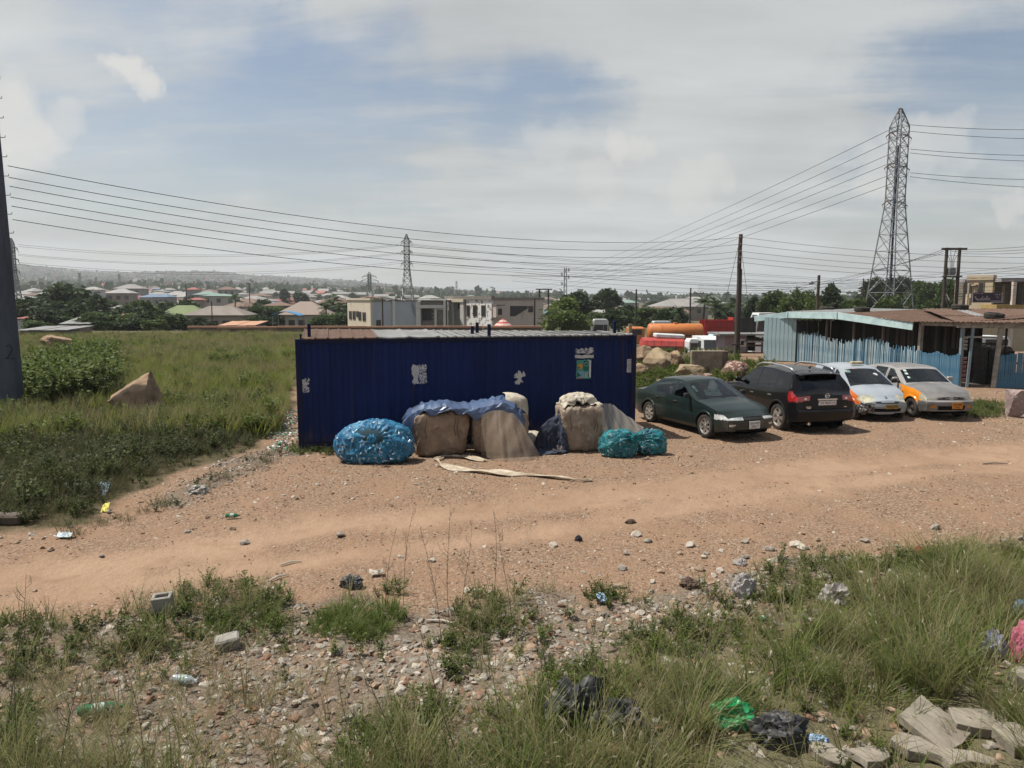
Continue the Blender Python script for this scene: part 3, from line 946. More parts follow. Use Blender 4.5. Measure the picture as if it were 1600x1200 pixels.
def wheel_meshes(kind, Rw, wd):
 """tyre and rim, axis along y, outer face towards -y"""
 rr = Rw * (0.70 if kind != 'steel' else 0.64)
 t = MB()
 h = wd / 2
 t.lathe([(rr - .005,-h * .82),(rr + .012,-h),(Rw * .90,-h * 1.04),(Rw * .965,-h * .93),(Rw, -h * .72),(Rw, -h * .25),(Rw - .008,-h * .22),(Rw - .008,-h * .16),(Rw, -h * .13),
    (Rw, h * .13),(Rw - .008, h * .16),(Rw - .008, h * .22),(Rw, h * .25),(Rw, h * .72),(Rw * .965, h * .93),(Rw * .90, h),(rr, h * .9),(rr - .005, h * .6)], axis='y', n=40)
 r = MB()
 m_l = K_alloy if kind != 'steel' else K_steel
 r.lathe([(rr, -h * .86),(rr - .012,-h * .90),(rr - .03,-h * .78),(rr - .045,-h * .35),(rr - .05, h * .5)], axis='y', n=40, m=0)
 r.lathe([(rr - .05,-h * .05),(0.02,-h * .05)], axis='y', n=24, m=1)
 if kind == 'steel':
  r.lathe([(rr - .02,-h * .45),(rr * .74,-h * .62),(rr * .6,-h * .30),(rr * .42,-h * .5),(rr * .3,-h * .55),(0.0,-h * .55)], axis='y', n=28, m=0)
  for k in range(10):
   a = 2 * math.pi * k / 10
   r.cyl((math.cos(a) * rr * .68,-h * .44, math.sin(a) * rr * .68),(math.cos(a) * rr * .68,-h * .56, math.sin(a) * rr * .68), rr * .07, n=8, m=1)
  r.lathe([(0.001,-h * .78),(rr * .20,-h * .72),(rr * .22,-h * .5)], axis='y', n=14, m=2)
 else:
  n = 7 if kind == 'alloy7' else 5
  for k in range(n):
   a = 2 * math.pi * (k + .25) / n
   def spoke(a0, wi, wo):
    ca, sa = math.cos(a0), math.sin(a0); pa, qa = -sa, ca
    P = []
    for (rad, w_, y0, y1) in ((rr * .16, wi, -h * .80,-h * .3),(rr * .6, (wi + wo) / 2,-h * .78,-h * .4),(rr - .028, wo, -h * .84,-h * .45)):
     for (s, yy) in ((-1, y0),(1, y0),(1.25, y1),(-1.25, y1)):
      P.append(Vector((ca * rad + pa * w_ * s, yy, sa * rad + qa * w_ * s)))
    F = []
    for i in (0,4):
     for q in range(4):
      F.append((i + q, i + (q + 1) % 4, i + 4 + (q + 1) % 4, i + 4 + q))
    r.add(P, F, 0)
   if kind == 'alloy7': spoke(a, rr * .085, rr * .12)
   else:
    spoke(a - .14, rr * .06, rr * .085); spoke(a + .14, rr * .06, rr * .085)
  r.lathe([(0.001,-h * .86),(rr * .15,-h * .84),(rr * .2,-h * .74),(rr * .21,-h * .4)], axis='y', n=16, m=0)
 return t.mesh('tyre', K_rubber, True, 35), r.mesh('rim', [m_l, K_dark, K_chrome if kind == 'steel' else m_l], True, 35)
def interp(tab, x):
 a = np.array(tab, float)
 return np.interp(x, a[:, 0], a[:, 1])
def smooth_tab(tab, n=7):
 """rounds the corners of a polyline table"""
 a = np.array(tab, float)
 xs = np.linspace(a[0,0], a[-1,0], 900)
 ys = np.interp(xs, a[:, 0], a[:, 1])
 k = np.hanning(2 * n + 3); k /= k.sum()
 pad = len(k) // 2
 yp = np.concatenate([np.full(pad, ys[0]) , ys, np.full(pad, ys[-1])])
 y2 = np.convolve(yp, k, 'valid')
 return np.stack([xs, y2], -1)
def build_car(p):
 t = thing(p['name'], p['label'], 'car', p['loc'], p['rz'])
 W, xf, xr = p['W'], p['xf'], p['xr']
 top = smooth_tab(p['top'], p.get('round', 9)); belt = smooth_tab(p['belt'], 20)
 wb, wr = p['wb'], p['wr']; zroof = p['zroof']
 Rw = p['Rw']; Ra = p.get('Ra', Rw + 0.06); zc = Rw
 seams = p['doors']                                   # x of the door edges, front to rear
 xs = set(np.round(np.arange(xr, xf + 1e-6,0.022), 4).tolist())
 xs.add(round(xf, 4)); xs.add(round(xr, 4))
 for s in seams:
  xs = {v for v in xs if abs(v - s) > 0.009}; xs |= {s - .005, s + .005}
 for xw in p['wheels']:
  for k in range(25):
   xs.add(round(xw + Ra * math.cos(math.pi * k / 24), 4))
 xs = np.array(sorted(xs))
 keep = [0]
 for i in range(1, len(xs)):
  if xs[i] - xs[keep[-1]] > 0.003: keep.append(i)
 xs = xs[keep]
 sill = p.get('sill', 0.20)
 nA, nB, nC = 18,16,12
 ftap, rtap = p.get('ftap', .14), p.get('rtap', .10)
 crown_h = p.get('crown', 0.035)
 side = np.array(p.get('side', [(0.15,.93),(0.3,.975),(0.5,1.0),(0.7,.99),(0.95,.965),(1.4,.96)]))
 def plan(x):
  f = smooth01((x - (xf - p.get('ftl', .75))) / p.get('ftl', .75)) ** 2
  r = smooth01(((xr + p.get('rtl', .7)) - x) / p.get('rtl', .7)) ** 2
  return 1 - ftap * f - rtap * r
 gf, gr = np.array(p['gf']), np.array(p['gr'])
 def deform(P):
  x, y, z = P[...,0], P[...,1], P[...,2]
  F = smooth01((x - (xf - .45)) / .45); B = smooth01(((xr + .45) - x) / .45)
  dx = F * (np.interp(z, gf[:, 0], gf[:, 1]) - p.get('bowf', .13) * (y / W) ** 2) - B * (np.interp(z, gr[:, 0], gr[:, 1]) - p.get('bowr', .09) * (y / W) ** 2)
  # windscreen and rear window bow outwards in plan
  zt = np.clip((z - p['zcowl']) / max(zroof - p['zcowl'], .01), 0,1)
  wsx = p['header'] * zt + p['cowl'] * (1 - zt)
  near = np.exp(-((x - wsx) / .35) ** 2) * smooth01((z - p['zcowl'] + .10) / .12) * (1 - 0.6 * zt)
  dx = dx + near * p.get('bows', .10) * (1 - (y / wb) ** 2)
  return np.stack([x + dx, y, z], -1)
 N = len(xs); rows = []; info = []
 for x in xs:
  ft = plan(x); ztop = float(interp(top, x)); zb = float(interp(belt, x))
  gh = ztop - zb
  cr = crown_h if gh > .25 else p.get('hood_crown', .05) * 1.0
  cr = crown_h * min(1, max(0, gh) / .25) + p.get('hood_crown', .05) * (1 - min(1, max(0, gh) / .25))
  zb = min(zb, ztop - cr)
  ze = max(ztop - cr, zb + 1e-4)
  zl = sill + p.get('frise', .06) * float(smooth01((x - (xf - .5)) / .5)) + p.get('rrise', .08) * float(smooth01(((xr + .5) - x) / .5))
  inarch = False
  for xw in p['wheels']:
   if abs(x - xw) < Ra - 1e-4:
    z_ = zc + math.sqrt(Ra ** 2 - (x - xw) ** 2)
    if z_ > zl: zl = z_; inarch = True
  zl = min(zl, zb - .02)
  row = [(0,.19),(W * .55,.19),(W * .62,.19 if not inarch else .19),(W * .62, zl),(W * .9 * ft, zl)]
  tg = ['u'] * 4
  A = [zl + (zb - zl) * (k / nA) for k in range(nA + 1)]
  for z in A:
   bel = np.interp(z, side[:, 0], side[:, 1])
   # the shoulder blends to the belt width
   s = np.clip((z - (zb - .12)) / .12,0,1) ** 2
   lip = p.get('flare', .015) * (1 if inarch and z - zl < .05 else 0)
   row.append(((W * bel * (1 - s) + wb * s) * ft + lip, z))
  tg += ['u'] + ['A'] * nA
  wtop = wb + (wr - wb) * np.clip((ze - zb) / max(zroof - crown_h - zb, .05), 0,1)
  for k in range(1, nB + 1):
   q = k / nB
   z = zb + (ze - zb) * q
   w_ = (wb + (wtop - wb) * q + .018 * math.sin(math.pi * q) * min(1, gh / .3)) * ft
   row.append((w_, z))
  tg += ['B'] * nB
  we = row[-1][0]
  for k in range(1, nC + 1):
   a = k / nC * math.pi / 2
   y = we * math.cos(a) if False else we * (1 - k / nC) ** 1.0
   uu = 1 - (y / we)
   row.append((y, ze + cr * (1 - (1 - uu) ** 2.6)))
  tg += ['C'] * nC
  rows.append(row); info = tg
 nP = len(rows[0])
 G = np.zeros((N, nP, 3))
 for i, row in enumerate(rows):
  for j, (y, z) in enumerate(row):
   G[i, j] = (xs[i], y, z)
 faces = {}                # key -> (V list, F list)
 store = {}
 def put(key, quad):
  d = store.setdefault(key, ([], [], {}))
  idx = []
  for v in quad:
   k = (round(v[0], 5), round(v[1], 5), round(v[2], 5))
   q = d[2].get(k)
   if q is None:
    q = len(d[0]); d[2][k] = q; d[0].append(v)
   idx.append(q)
  u = []
  for q in idx:
   if q not in u: u.append(q)
  if len(u) >= 3: d[1].append(tuple(u))
 cls = p['cls']
 for sgn in (1,-1):
  H = G.copy(); H[...,1] *= sgn
  Dm = deform(H)
  for i in range(N - 1):
   xm = (xs[i] + xs[i + 1]) / 2
   for j in range(nP - 1):
    c = G[i:i + 2, j:j + 2].reshape(4,3).mean(0)
    tgk = info[j]
    if tgk == 'u': key = 'underbody'
    else:
     d = np.array([Dm[i, j], Dm[i + 1, j], Dm[i + 1, j + 1], Dm[i, j + 1]]).mean(0)
     key = cls(tgk, xm, c[1], c[2], sgn, float(interp(top, xm)), float(interp(belt, xm)), d)
    quad = [tuple(Dm[i, j]), tuple(Dm[i + 1, j]), tuple(Dm[i + 1, j + 1]), tuple(Dm[i, j + 1])]
    if sgn > 0: quad = quad[::-1]
    put(key, quad[::-1] if False else quad)
 # front and rear caps
 nT = 44
 for (i, fr) in ((N - 1,1),(0,-1)):
  sec = G[i]
  side_pts = [(sec[j, 1], sec[j, 2]) for j in range(4,5 + nA + nB)]
  # refine rows
  fine = []
  for a, b in zip(side_pts[:-1], side_pts[1:]):
   fine += [a, ((a[0] + b[0]) / 2, (a[1] + b[1]) / 2)]
  fine.append(side_pts[-1])
  zt_end = sec[-1,2]; ze_ = sec[4 + nA + nB, 2]; we = sec[4 + nA + nB, 1]
  grid = []
  for (w_, z) in fine:
   grid.append([(xs[i], w_ * (2 * k / nT - 1), z) for k in range(nT + 1)])
  for f in (.35,.7,1.0):
   rowp = []
   for k in range(nT + 1):
    y = we * (2 * k / nT - 1)
    rowp.append((xs[i], y, ze_ + (zt_end - ze_) * (1 - (abs(y) / we) ** 2.6) * f))
   grid.append(rowp)
  Q = deform(np.array(grid))
  for a in range(len(grid) - 1):
   for k in range(nT):
    quad = [tuple(Q[a, k]), tuple(Q[a, k + 1]), tuple(Q[a + 1, k + 1]), tuple(Q[a + 1, k])]
    c = np.array([grid[a][k], grid[a][k + 1], grid[a + 1][k + 1], grid[a + 1][k]]).mean(0)
    key = cls('F' if fr > 0 else 'R', xs[i], abs(c[1]), c[2], 1 if c[1] > 0 else -1, zt_end, float(interp(belt, xs[i])), np.array(quad).mean(0))
    if fr < 0: quad = quad[::-1]
    put(key, quad)
 # wing panels, doors, panes and lamps become objects of their own
 objs = {}
 order = sorted(store, key=lambda k: (len(k.split('>')), k))
 mats = p['mats']
 for key in order:
  V, F, _ = store[key]
  name = key.split('>')[-1].split('#')[0]
  par = t if '>' not in key else objs.get(key.split('>')[0], t)
  mat = mats.get(name, mats['body'])
  me = mesh_from(name, V, F, mat, None, True, 32)
  me.validate()
  o = bpy.data.objects.new(name, me); link(o, par)
  objs[key] = o
 # wheels
 ty, ri = wheel_meshes(p['rim'], Rw, p.get('tw', .19))
 for xw in p['wheels']:
  for s in (1,-1):
   yy = s * (W * .985 - p.get('tw', .19) / 2 - .005)
   w_ = bpy.data.objects.new('wheel', None); link(w_, t)
   w_.empty_display_size = .1
   w_.location = (xw, yy, Rw); w_.rotation_euler = (0, random.uniform(0,6), 0 if s < 0 else math.pi)
   if s > 0: w_.rotation_euler = Euler((0, random.uniform(0,6), math.pi))
   inst('tyre', ty, w_); inst('rim', ri, w_)
 # interior
 xsF = p['cowl'] - .85
 mb = MB()
 mb.box((p['cowl'] - .30,0, p['zcowl'] - .10),(.46, W * 1.62,.16))
 mb.box((p['cowl'] - .45,0, p['zcowl'] - .22),(.2, W * 1.6,.26))
 mb.build('dashboard', K_trim, t)
 mb = MB(); mb.box(((p['cowl'] + p['rear_glass']) / 2,0,.40),(abs(p['cowl'] - p['rear_glass']) + .2, W * 1.5,.06)); mb.build('cabin_floor', K_dark, t)
 for s in (1,-1):
  mb = MB()
  mb.bbox((xsF - .28, s * W * .42,.56),(.50,.48,.18), .05)
  mb.bbox((xsF - .58, s * W * .42,.82),(.15,.46,.56), .05, rot=(0,-.2,0))
  mb.bbox((xsF - .67, s * W * .42, min(1.19, zroof - .30)),(.10,.24,.16), .04)
  mb.build('seat', K_seat, t)
 mb = MB()
 mb.bbox((xsF - 1.12,0,.56),(.48, W * 1.42,.18), .05)
 mb.bbox((xsF - 1.40,0,.82),(.15, W * 1.42,.52), .05, rot=(0,-.25,0))
 mb.build('rear_seat', K_seat, t)
 mb = MB()
 Mx = Matrix.Rotation(R(62), 4, 'Y')
 ring = []
 for k in range(19):
  a = 2 * math.pi * k / 18
  ring.append(Mx @ Vector((math.cos(a) * .175, math.sin(a) * .175,0)))
 sx = Vector((p['cowl'] - .62, p.get('steer', 1) * W * .42, p['zcowl'] - .05))
 mb.tube([sx + q for q in ring], .014,5, caps=False)
 mb.tube([sx + Mx @ Vector((0,-.17,0)), sx, sx + Mx @ Vector((0,.17,0))], .014,4)
 mb.build('steering_wheel', K_trim, t)
 # door mirrors
 for s in (1,-1):
  mb = MB()
  mx = p['cowl'] - .30
  yb = float(wb) - .005
  mb.bbox((mx, s * (yb + .115), p['zcowl'] + .075),(.085,.17,.125), .03, rot=(0,0,-s * .15))
  mb.cyl((mx, s * (yb - .02), p['zcowl'] + .02),(mx, s * (yb + .08), p['zcowl'] + .05), .025,.025,8)
  mb.build('wing_mirror', p.get('mirror', K_trim), t, True, 40)
 # wipers
 def ws(y, f):
  """point on the windscreen at height fraction f"""
  z = p['zcowl'] + (zroof - crown_h - p['zcowl']) * f
  x = np.interp(z, [p['zcowl'], zroof], [p['cowl'], p['header']])
  q = deform(np.array([[x, y, z]]))[0]
  # stand proud of the true section
  zz = float(interp(top, x)) - crown_h * 0.3
  return Vector((q[0] + .035, y, q[2] + .03))
 if p.get('wipers', True):
  for (ya, yb_) in ((-.05,-.55),(.45,-.03)):
   mb = MB()
   pts = [ws(ya + (yb_ - ya) * k / 5,.03 + .10 * k / 5) for k in range(6)]
   mb.tube(pts, .009,5); mb.build('wiper', K_trim, t)
 # door handles
 for hx in p['handles']:
  for s in (1,-1):
   mb = MB(); zb = float(interp(belt, hx))
   zh = zb - p.get('hdrop', .12)
   bel = np.interp(zh, side[:, 0], side[:, 1])
   mb.bbox((hx, s * (W * bel + .008), zh),(.17,.03,.032), .01)
   mb.build('door_handle', p.get('handle_mat', K_trim), t)
 p['deform'] = deform; p['ws'] = ws
 return t
def std_cls(p):
 """usual regions of a car shell"""
 pil = p['pillars']                      # (x0, x1, name) of the side panes
 doors = p['door_spans']                 # (x0, x1, name)
 hatch = p.get('hatch', False)
 def cls(tg, x, y, z, s, zt, zb, d):
  sd = '#l' if s > 0 else '#r'
  e = p['extra'](tg, x, y, z, s, zt, zb, d)
  if e: return e
  if tg == 'A':
   for (a, b, n) in doors:
    if b <= x <= a and z > p.get('sill', .2) + .09:
     if min(abs(x - a), abs(x - b)) < .0065: return 'door_gap' + sd + str(int((a if abs(x - a) < abs(x - b) else b) * 100))
     return n + sd
   return 'body'
  if tg == 'B':
   gh = zt - zb
   if gh > .12:
    tops = min(float(np.interp(x + .075, p['_t'][:, 0], p['_t'][:, 1])), float(np.interp(x - .075, p['_t'][:, 0], p['_t'][:, 1])))
    if z > zb + .03 and z < min(tops, zt) - p.get('crown', .035) - .045:
     for (a, b, n, owner) in pil:
      sh = (z - zb) * p.get('pil_lean', 0.0)
      if b + sh <= x <= a + (sh if n != 'front' else 0):
       return (owner + sd + '>window_pane' + sd + n) if owner else ('window_pane' + sd + n)
    for (a, b, n) in doors:
     if b <= x <= a and z < min(tops, zt) - p.get('crown', .035) - .012:
      if min(abs(x - a), abs(x - b)) < .0065: return 'door_gap' + sd + str(int((a if abs(x - a) < abs(x - b) else b) * 100))
      return n + sd
   return 'body'
  if tg == 'C':
   ch = p['cowl']; hd = p['header']
   if hd + .06 < x < ch - .02 and y < (p['wr'] + (p['wb'] - p['wr']) * np.clip((x - hd) / (ch - hd), 0,1)) - .055:
    return 'windscreen'
   if p['rear_glass'] + .04 < x < p['rear_header'] - .05 and y < p['wr'] - .055 and not hatch:
    return 'rear_window'
   if hatch and p['rear_glass'] < x < p['rear_header'] - .02 and y < p['wr'] - .06:
    return 'rear_window'
  return 'body'
 p['_t'] = smooth_tab(p['top'], p.get('round', 9))
 return cls
def plate(t, x, y, z, w, h, mat, rows, ink_, rz, tilt=0.0):
 mb = MB(); mb.bbox((0,0,0),(.012, w, h), .004)
 o = mb.build('number_plate', mat, t, loc=(x, y, z), rot=(0, tilt, rz))
 for (txt, size, dy, dz) in rows:
  M4 = Matrix.Translation((.008, dy, dz)) @ Matrix(((0,0,1,0),(1,0,0,0),(0,1,0,0),(0,0,0,1)))
  lettering(txt, size, ink_, o, M4)
 return o
# ---- dark green four door saloon
def sedan():
 a = gpt(1103,684); b = gpt(1008,657)
 hd = (a - b).xy.normalized()
 rz = math.atan2(hd.y, hd.x)
 right = Vector((hd.y, -hd.x))
 green = paint('green_car_paint', (0.008,0.0165,0.0155),(0.011,0.0205,0.019), dust=.10, coat=.25, spec=.25)
 W = .835
 p = dict(name='sedan_car', label='dark green saloon car with a pale paper notice behind its windscreen', W=W, xf=2.12, xr=-2.22, Rw=.30, wheels=(1.26,-1.24), rim='alloy7', Ra=.345,
    zroof=1.39, zcowl=.93, cowl=.92, header=.17, rear_header=-.88, rear_glass=-1.52, wb=.80, wr=.58,
    top=[(-2.22,.86),(-2.05,.93),(-1.55,.965),(-.90,1.335),(-.45,1.385),(-.1,1.388),(.14,1.355),(.92,.945),(1.4,.86),(1.85,.745),(2.05,.665),(2.12,.62)],
    belt=[(-2.22,.84),(-1.6,.93),(-.4,.905),(.9,.885),(1.5,.80),(2.12,.60)],
    gf=[(.1,-.08),(.28,.0),(.45,.035),(.55,.03),(.6,-.02),(.75,-.06)], gr=[(.1,-.1),(.35,.02),(.55,.02),(.75,-.02),(.9,-.05)],
    doors=[.80,-.13,-1.0], door_spans=[(.80,-.13, 'front_door'),(-.13,-1.0, 'rear_door')], handles=(.02,-.82), ftap=.16, rtap=.12, hood_crown=.045, bowf=.20,
    pillars=[(.78,-.08, 'front', 'front_door'),(-.18,-.95, 'rear', 'rear_door')], loc=(0,0,0), rz=rz, steer=-1, crown=.05,
    side=[(0.15,.90),(0.28,.965),(0.45,.995),(0.55,1.0),(0.57,.985),(0.75,.985),(0.95,.965),(1.4,.96)])
 ctr = Vector((a.x, a.y)) - right * (W * .9) - hd * 1.26
 p['loc'] = (ctr.x, ctr.y, ground_z(ctr.x, ctr.y))
 def extra(tg, x, y, z, s, zt, zb, d):
  sd = '#l' if s > 0 else '#r'
  if tg in 'AF' and d[0] > 1.62 and .535 < z < .655:
   if y > .30: return 'headlamp' + sd
  if tg == 'F':
   if .545 < z < .625 and y <= .27: return 'grille'
   if .385 < z < .44 and .52 < y < .66: return 'indicator' + sd
   if .24 < z < .30 and y < .5: return 'air_intake'
   if z < .525: return 'front_bumper'
  if tg == 'A' and x > 1.63 and z < .525: return 'front_bumper'
  if tg == 'R':
   if .55 < z < .74 and y > .35: return 'taillamp' + sd
   if z < .52: return 'rear_bumper'
  if tg == 'A' and x < -1.63 and z < .52: return 'rear_bumper'
  if tg == 'A' and .535 < z < .56 and abs(x - 1.26) > .36 and abs(x + 1.24) > .36: return 'rubbing_strip' + sd + ('f' if x > 1.26 else 'm' if x > -1.24 else 'b')
  return None
 p['extra'] = extra; p['cls'] = std_cls(p)
 bump = paint('green_bumper', (0.016,0.024,0.020), dust=.5, rough=.5)
 p['mats'] = dict(body=green, windscreen=K_glass, rear_window=K_glass, window_pane=K_glass, underbody=K_dark, headlamp=K_head, grille=K_trim, indicator=K_head, taillamp=K_tail,
      front_bumper=bump, rear_bumper=bump, seam=K_dark, door_gap=K_dark, air_intake=K_dark, rubbing_strip=K_trim)
 # every pane key carries its place; look the material up by its plain name
 for n in ('front', 'rear', 'quarter'):
  for sd in 'lr': p['mats']['window_pane#%s%s' % (sd, n)] = K_glass
 t = build_car(p)
 q = p['deform'](np.array([[2.12,0.0,.40]]))[0]
 plate(t, q[0] + .014,0.0,.415,.33,.185, K_plate, [('GE EVAW', .066,0,.040),('5006 T', .076,0,-.042)], K_ink, 0)
 # sale notice and licence discs behind the glass
 mb = MB(); mb.box((0,0,0),(.006,.50,.20)); o = mb.build('paper_notice', K_sticker, t, loc=(.60,-.06,1.03), rot=(0,-.75,0))
 for (txt, dz) in (('CAR FOR', .045),('SALE', -.045)):
  M4 = Matrix.Translation((.006,0, dz)) @ Matrix(((0,0,1,0),(1,0,0,0),(0,1,0,0),(0,0,0,1)))
  lettering(txt, .10, K_stick_g if dz < 0 else K_ink, o, M4)
 mb = MB(); mb.box((0,0,0),(.004,.10,.12)); mb.build('licence_disc', K_sticker, t, loc=(.42,-.52,1.17), rot=(0,-.95,0))
 mb = MB(); mb.box((0,0,0),(.004,.09,.10)); mb.build('licence_disc', K_sticker, t, loc=(.50,-.50,1.10), rot=(0,-.95,0))
 return t
sedan()
# ---- black sport utility
def suv():
 a = gpt(1217,671)
 view = Vector((a.x, a.y)).normalized()
 hang = math.atan2(view.x, view.y) - R(31)
 hd = Vector((math.sin(hang), math.cos(hang)))
 rz = math.atan2(hd.y, hd.x)
 left = Vector((-hd.y, hd.x))
 blk = paint('black_car_paint', (0.005,0.0048,0.0055),(0.008,0.0075,0.009), dust=.04, rough=.26, coat=.2, spec=.2)
 W = .90
 p = dict(name='suv_car', label='black sport utility car with silver roof rails seen from behind', W=W, xf=2.30, xr=-2.22, Rw=.36, wheels=(1.36,-1.33), rim='alloy5', Ra=.42, tw=.23,
    zroof=1.66, zcowl=1.09, cowl=.98, header=.22, rear_header=-1.60, rear_glass=-2.04, wb=.865, wr=.63, hatch=True, sill=.27,
    top=[(-2.22,1.03),(-2.15,1.06),(-2.06,1.12),(-1.66,1.56),(-1.4,1.615),(-.6,1.66),(-.1,1.65),(.2,1.60),(.98,1.10),(1.6,1.02),(2.1,.88),(2.3,.76)],
    belt=[(-2.22,1.17),(-1.6,1.16),(-.9,1.08),(0,1.04),(1,1.0),(1.7,.9),(2.3,.7)],
    gf=[(.1,-.1),(.3,.0),(.5,.03),(.7,.0),(.9,-.08)], gr=[(.15,-.14),(.30,-.03),(.48,.05),(.62,.055),(.66,.0),(.9,-.02),(1.15,-.05)],
    doors=[.86,-.18,-1.12], door_spans=[(.86,-.18, 'front_door'),(-.18,-1.12, 'rear_door')], handles=(.02,-.93), hdrop=.17, handle_mat=K_chrome,
    pillars=[(.84,-.12, 'front', 'front_door'),(-.25,-1.02, 'rear', 'rear_door'),(-1.17,-1.58, 'quarter', None)], rz=rz, crown=.05, ftap=.14, rtap=.10, bowr=.13, round=7, rtl=.5,
    side=[(0.2,.93),(0.35,.96),(0.55,.985),(0.8,1.0),(1.0,.985),(1.2,.965),(1.7,.96)], mirror=blk, flare=.02)
 ctr = Vector((a.x, a.y)) - left * (W * .9) + hd * 1.33
 p['loc'] = (ctr.x, ctr.y, ground_z(ctr.x, ctr.y))
 def extra(tg, x, y, z, s, zt, zb, d):
  sd = '#l' if s > 0 else '#r'
  if tg == 'B' and x < -1.17:
   # upswept quarter pane
   if -1.56 + .9 * (z - zb) < x < -1.17 and zb + .05 + .1 * (-1.17 - x) < z < zt - .05 - .08 - .28 * max(0,-1.25 - x): return 'window_pane' + sd + 'quarter'
   return 'body'
  if tg in 'ABR' and d[0] < -1.80:
   top_ = 1.09 - .02 * (y < .5); lo_ = .90 - .05 * smooth01((y - .5) / .3)
   if y > .46 and lo_ < z < top_ + .03 and d[0] < -1.83 + .3 * (y - .8) - .25 * abs(z - .99): return 'taillamp' + sd
  if tg == 'R':
   if z < .62: return 'rear_bumper'
   if .665 < z < .68 and y < .62: return 'seam'
  if tg == 'A' and x < -1.70 and z < .62: return 'rear_bumper'
  if tg in 'AF' and d[0] > 1.80 and .68 < z < .86 and y > .42: return 'headlamp' + sd
  if tg == 'F' and z < .55: return 'front_bumper'
  return None
 p['extra'] = extra; p['cls'] = std_cls(p)
 p['mats'] = dict(body=blk, windscreen=K_glass, rear_window=K_glass_dk, window_pane=K_glass_dk, underbody=K_dark, headlamp=K_head, taillamp=K_tail, front_bumper=blk,
      rear_bumper=blk, seam=K_dark, door_gap=K_dark)
 for n in ('front', 'rear', 'quarter'):
  for sd in 'lr': p['mats']['window_pane#%s%s' % (sd, n)] = K_glass_dk
 t = build_car(p)
 silver = M('rail_silver', (.55,.55,.56), rough=.3, metal=.8)
 for s in (1,-1):
  mb = MB()
  pts = [Vector((x, s * (.60 - .03 * (abs(x + .6) / 1.1) ** 4), z)) for x, z in ((.33,1.585),(.22,1.64),(0,1.70),(-.5,1.725),(-1.05,1.705),(-1.42,1.665),(-1.58,1.60))]
  mb.tube(pts, [.018,.024,.024,.024,.024,.024,.018], 8); mb.build('roof_rail', silver, t, True)
 # spoiler over the rear window
 mb = MB(); G = []
 for (x, z, w) in ((-1.50,1.605,.57),(-1.76,1.595,.60),(-1.91,1.565,.585),(-1.89,1.535,.58),(-1.68,1.550,.56)):
  G.append([Vector((x + .05 * (k / 4 - 1) ** 2 * 1.2, w * (k / 4 - 1), z - .028 * (k / 4 - 1) ** 2 - .02 * (abs(k / 4 - 1) ** 5))) for k in range(9)])
 mb.grid(G); mb.build('spoiler', blk, t, True, 40)
 xr_ = lambda z, y=0: float(p['deform'](np.array([[-2.22, y, z]]))[0][0])
 plate(t, xr_(.84) - .016,0,.835,.50,.115, K_plate, [('GT 8422 14', .085,0,0)], K_ink_r, math.pi)
 mb = MB(); mb.bbox((xr_(.93) - .012,0,.925),(.03,.56,.04), .01); mb.build('chrome_bar', K_chrome, t)
 mb = MB(); pts = []
 for k in range(15):
  a_ = 2 * math.pi * k / 14; pts.append((xr_(1.0) - .012,.055 * math.cos(a_), 1.02 + .055 * math.sin(a_)))
 mb.tube(pts, .009,5, caps=False); mb.bbox((xr_(1.0) - .012,0,1.02),(.012,.15,.02), .004); mb.build('badge', K_chrome, t)
 for (y, z, w) in ((.50,.735,.17),(.50,.70,.11),(-.55,.72,.08)):
  mb = MB(); mb.bbox((xr_(z, y) - .006, y, z),(.008, w, .018), .003); mb.build('badge', K_chrome, t)
 for s in (1,-1):
  q = p['deform'](np.array([[-2.22, s * .58,.93]]))[0]
  mb = MB(); mb.lathe([(.001,-.012),(.030,-.010),(.034,0.0)], axis='x', n=14, c=(q[0] - .004, q[1], q[2])); mb.build('reverse_lamp', K_head, t, True)
 # rear wiper and exhausts
 mb = MB(); mb.tube([(-2.15,-.02,1.16),(-2.175,.16,1.165),(-2.165,.34,1.17)], [.016,.012,.008], 5); mb.build('rear_wiper', K_trim, t)
 for s in (1,-1):
  mb = MB(); mb.cyl((-2.05, s * .50,.30),(-2.22, s * .50,.30), .038,.042,12, caps=False); mb.cyl((-2.06, s * .5,.30),(-2.20, s * .5,.30), .034,.036,12); mb.build('exhaust', [K_chrome], t, True, 40)
 mb = MB(); mb.tube([(-1.35,0,1.66),(-1.38,0,1.70),(-1.48,0,1.735)], [.035,.02,.006], 6); mb.build('antenna', K_trim, t)
 return t
suv()
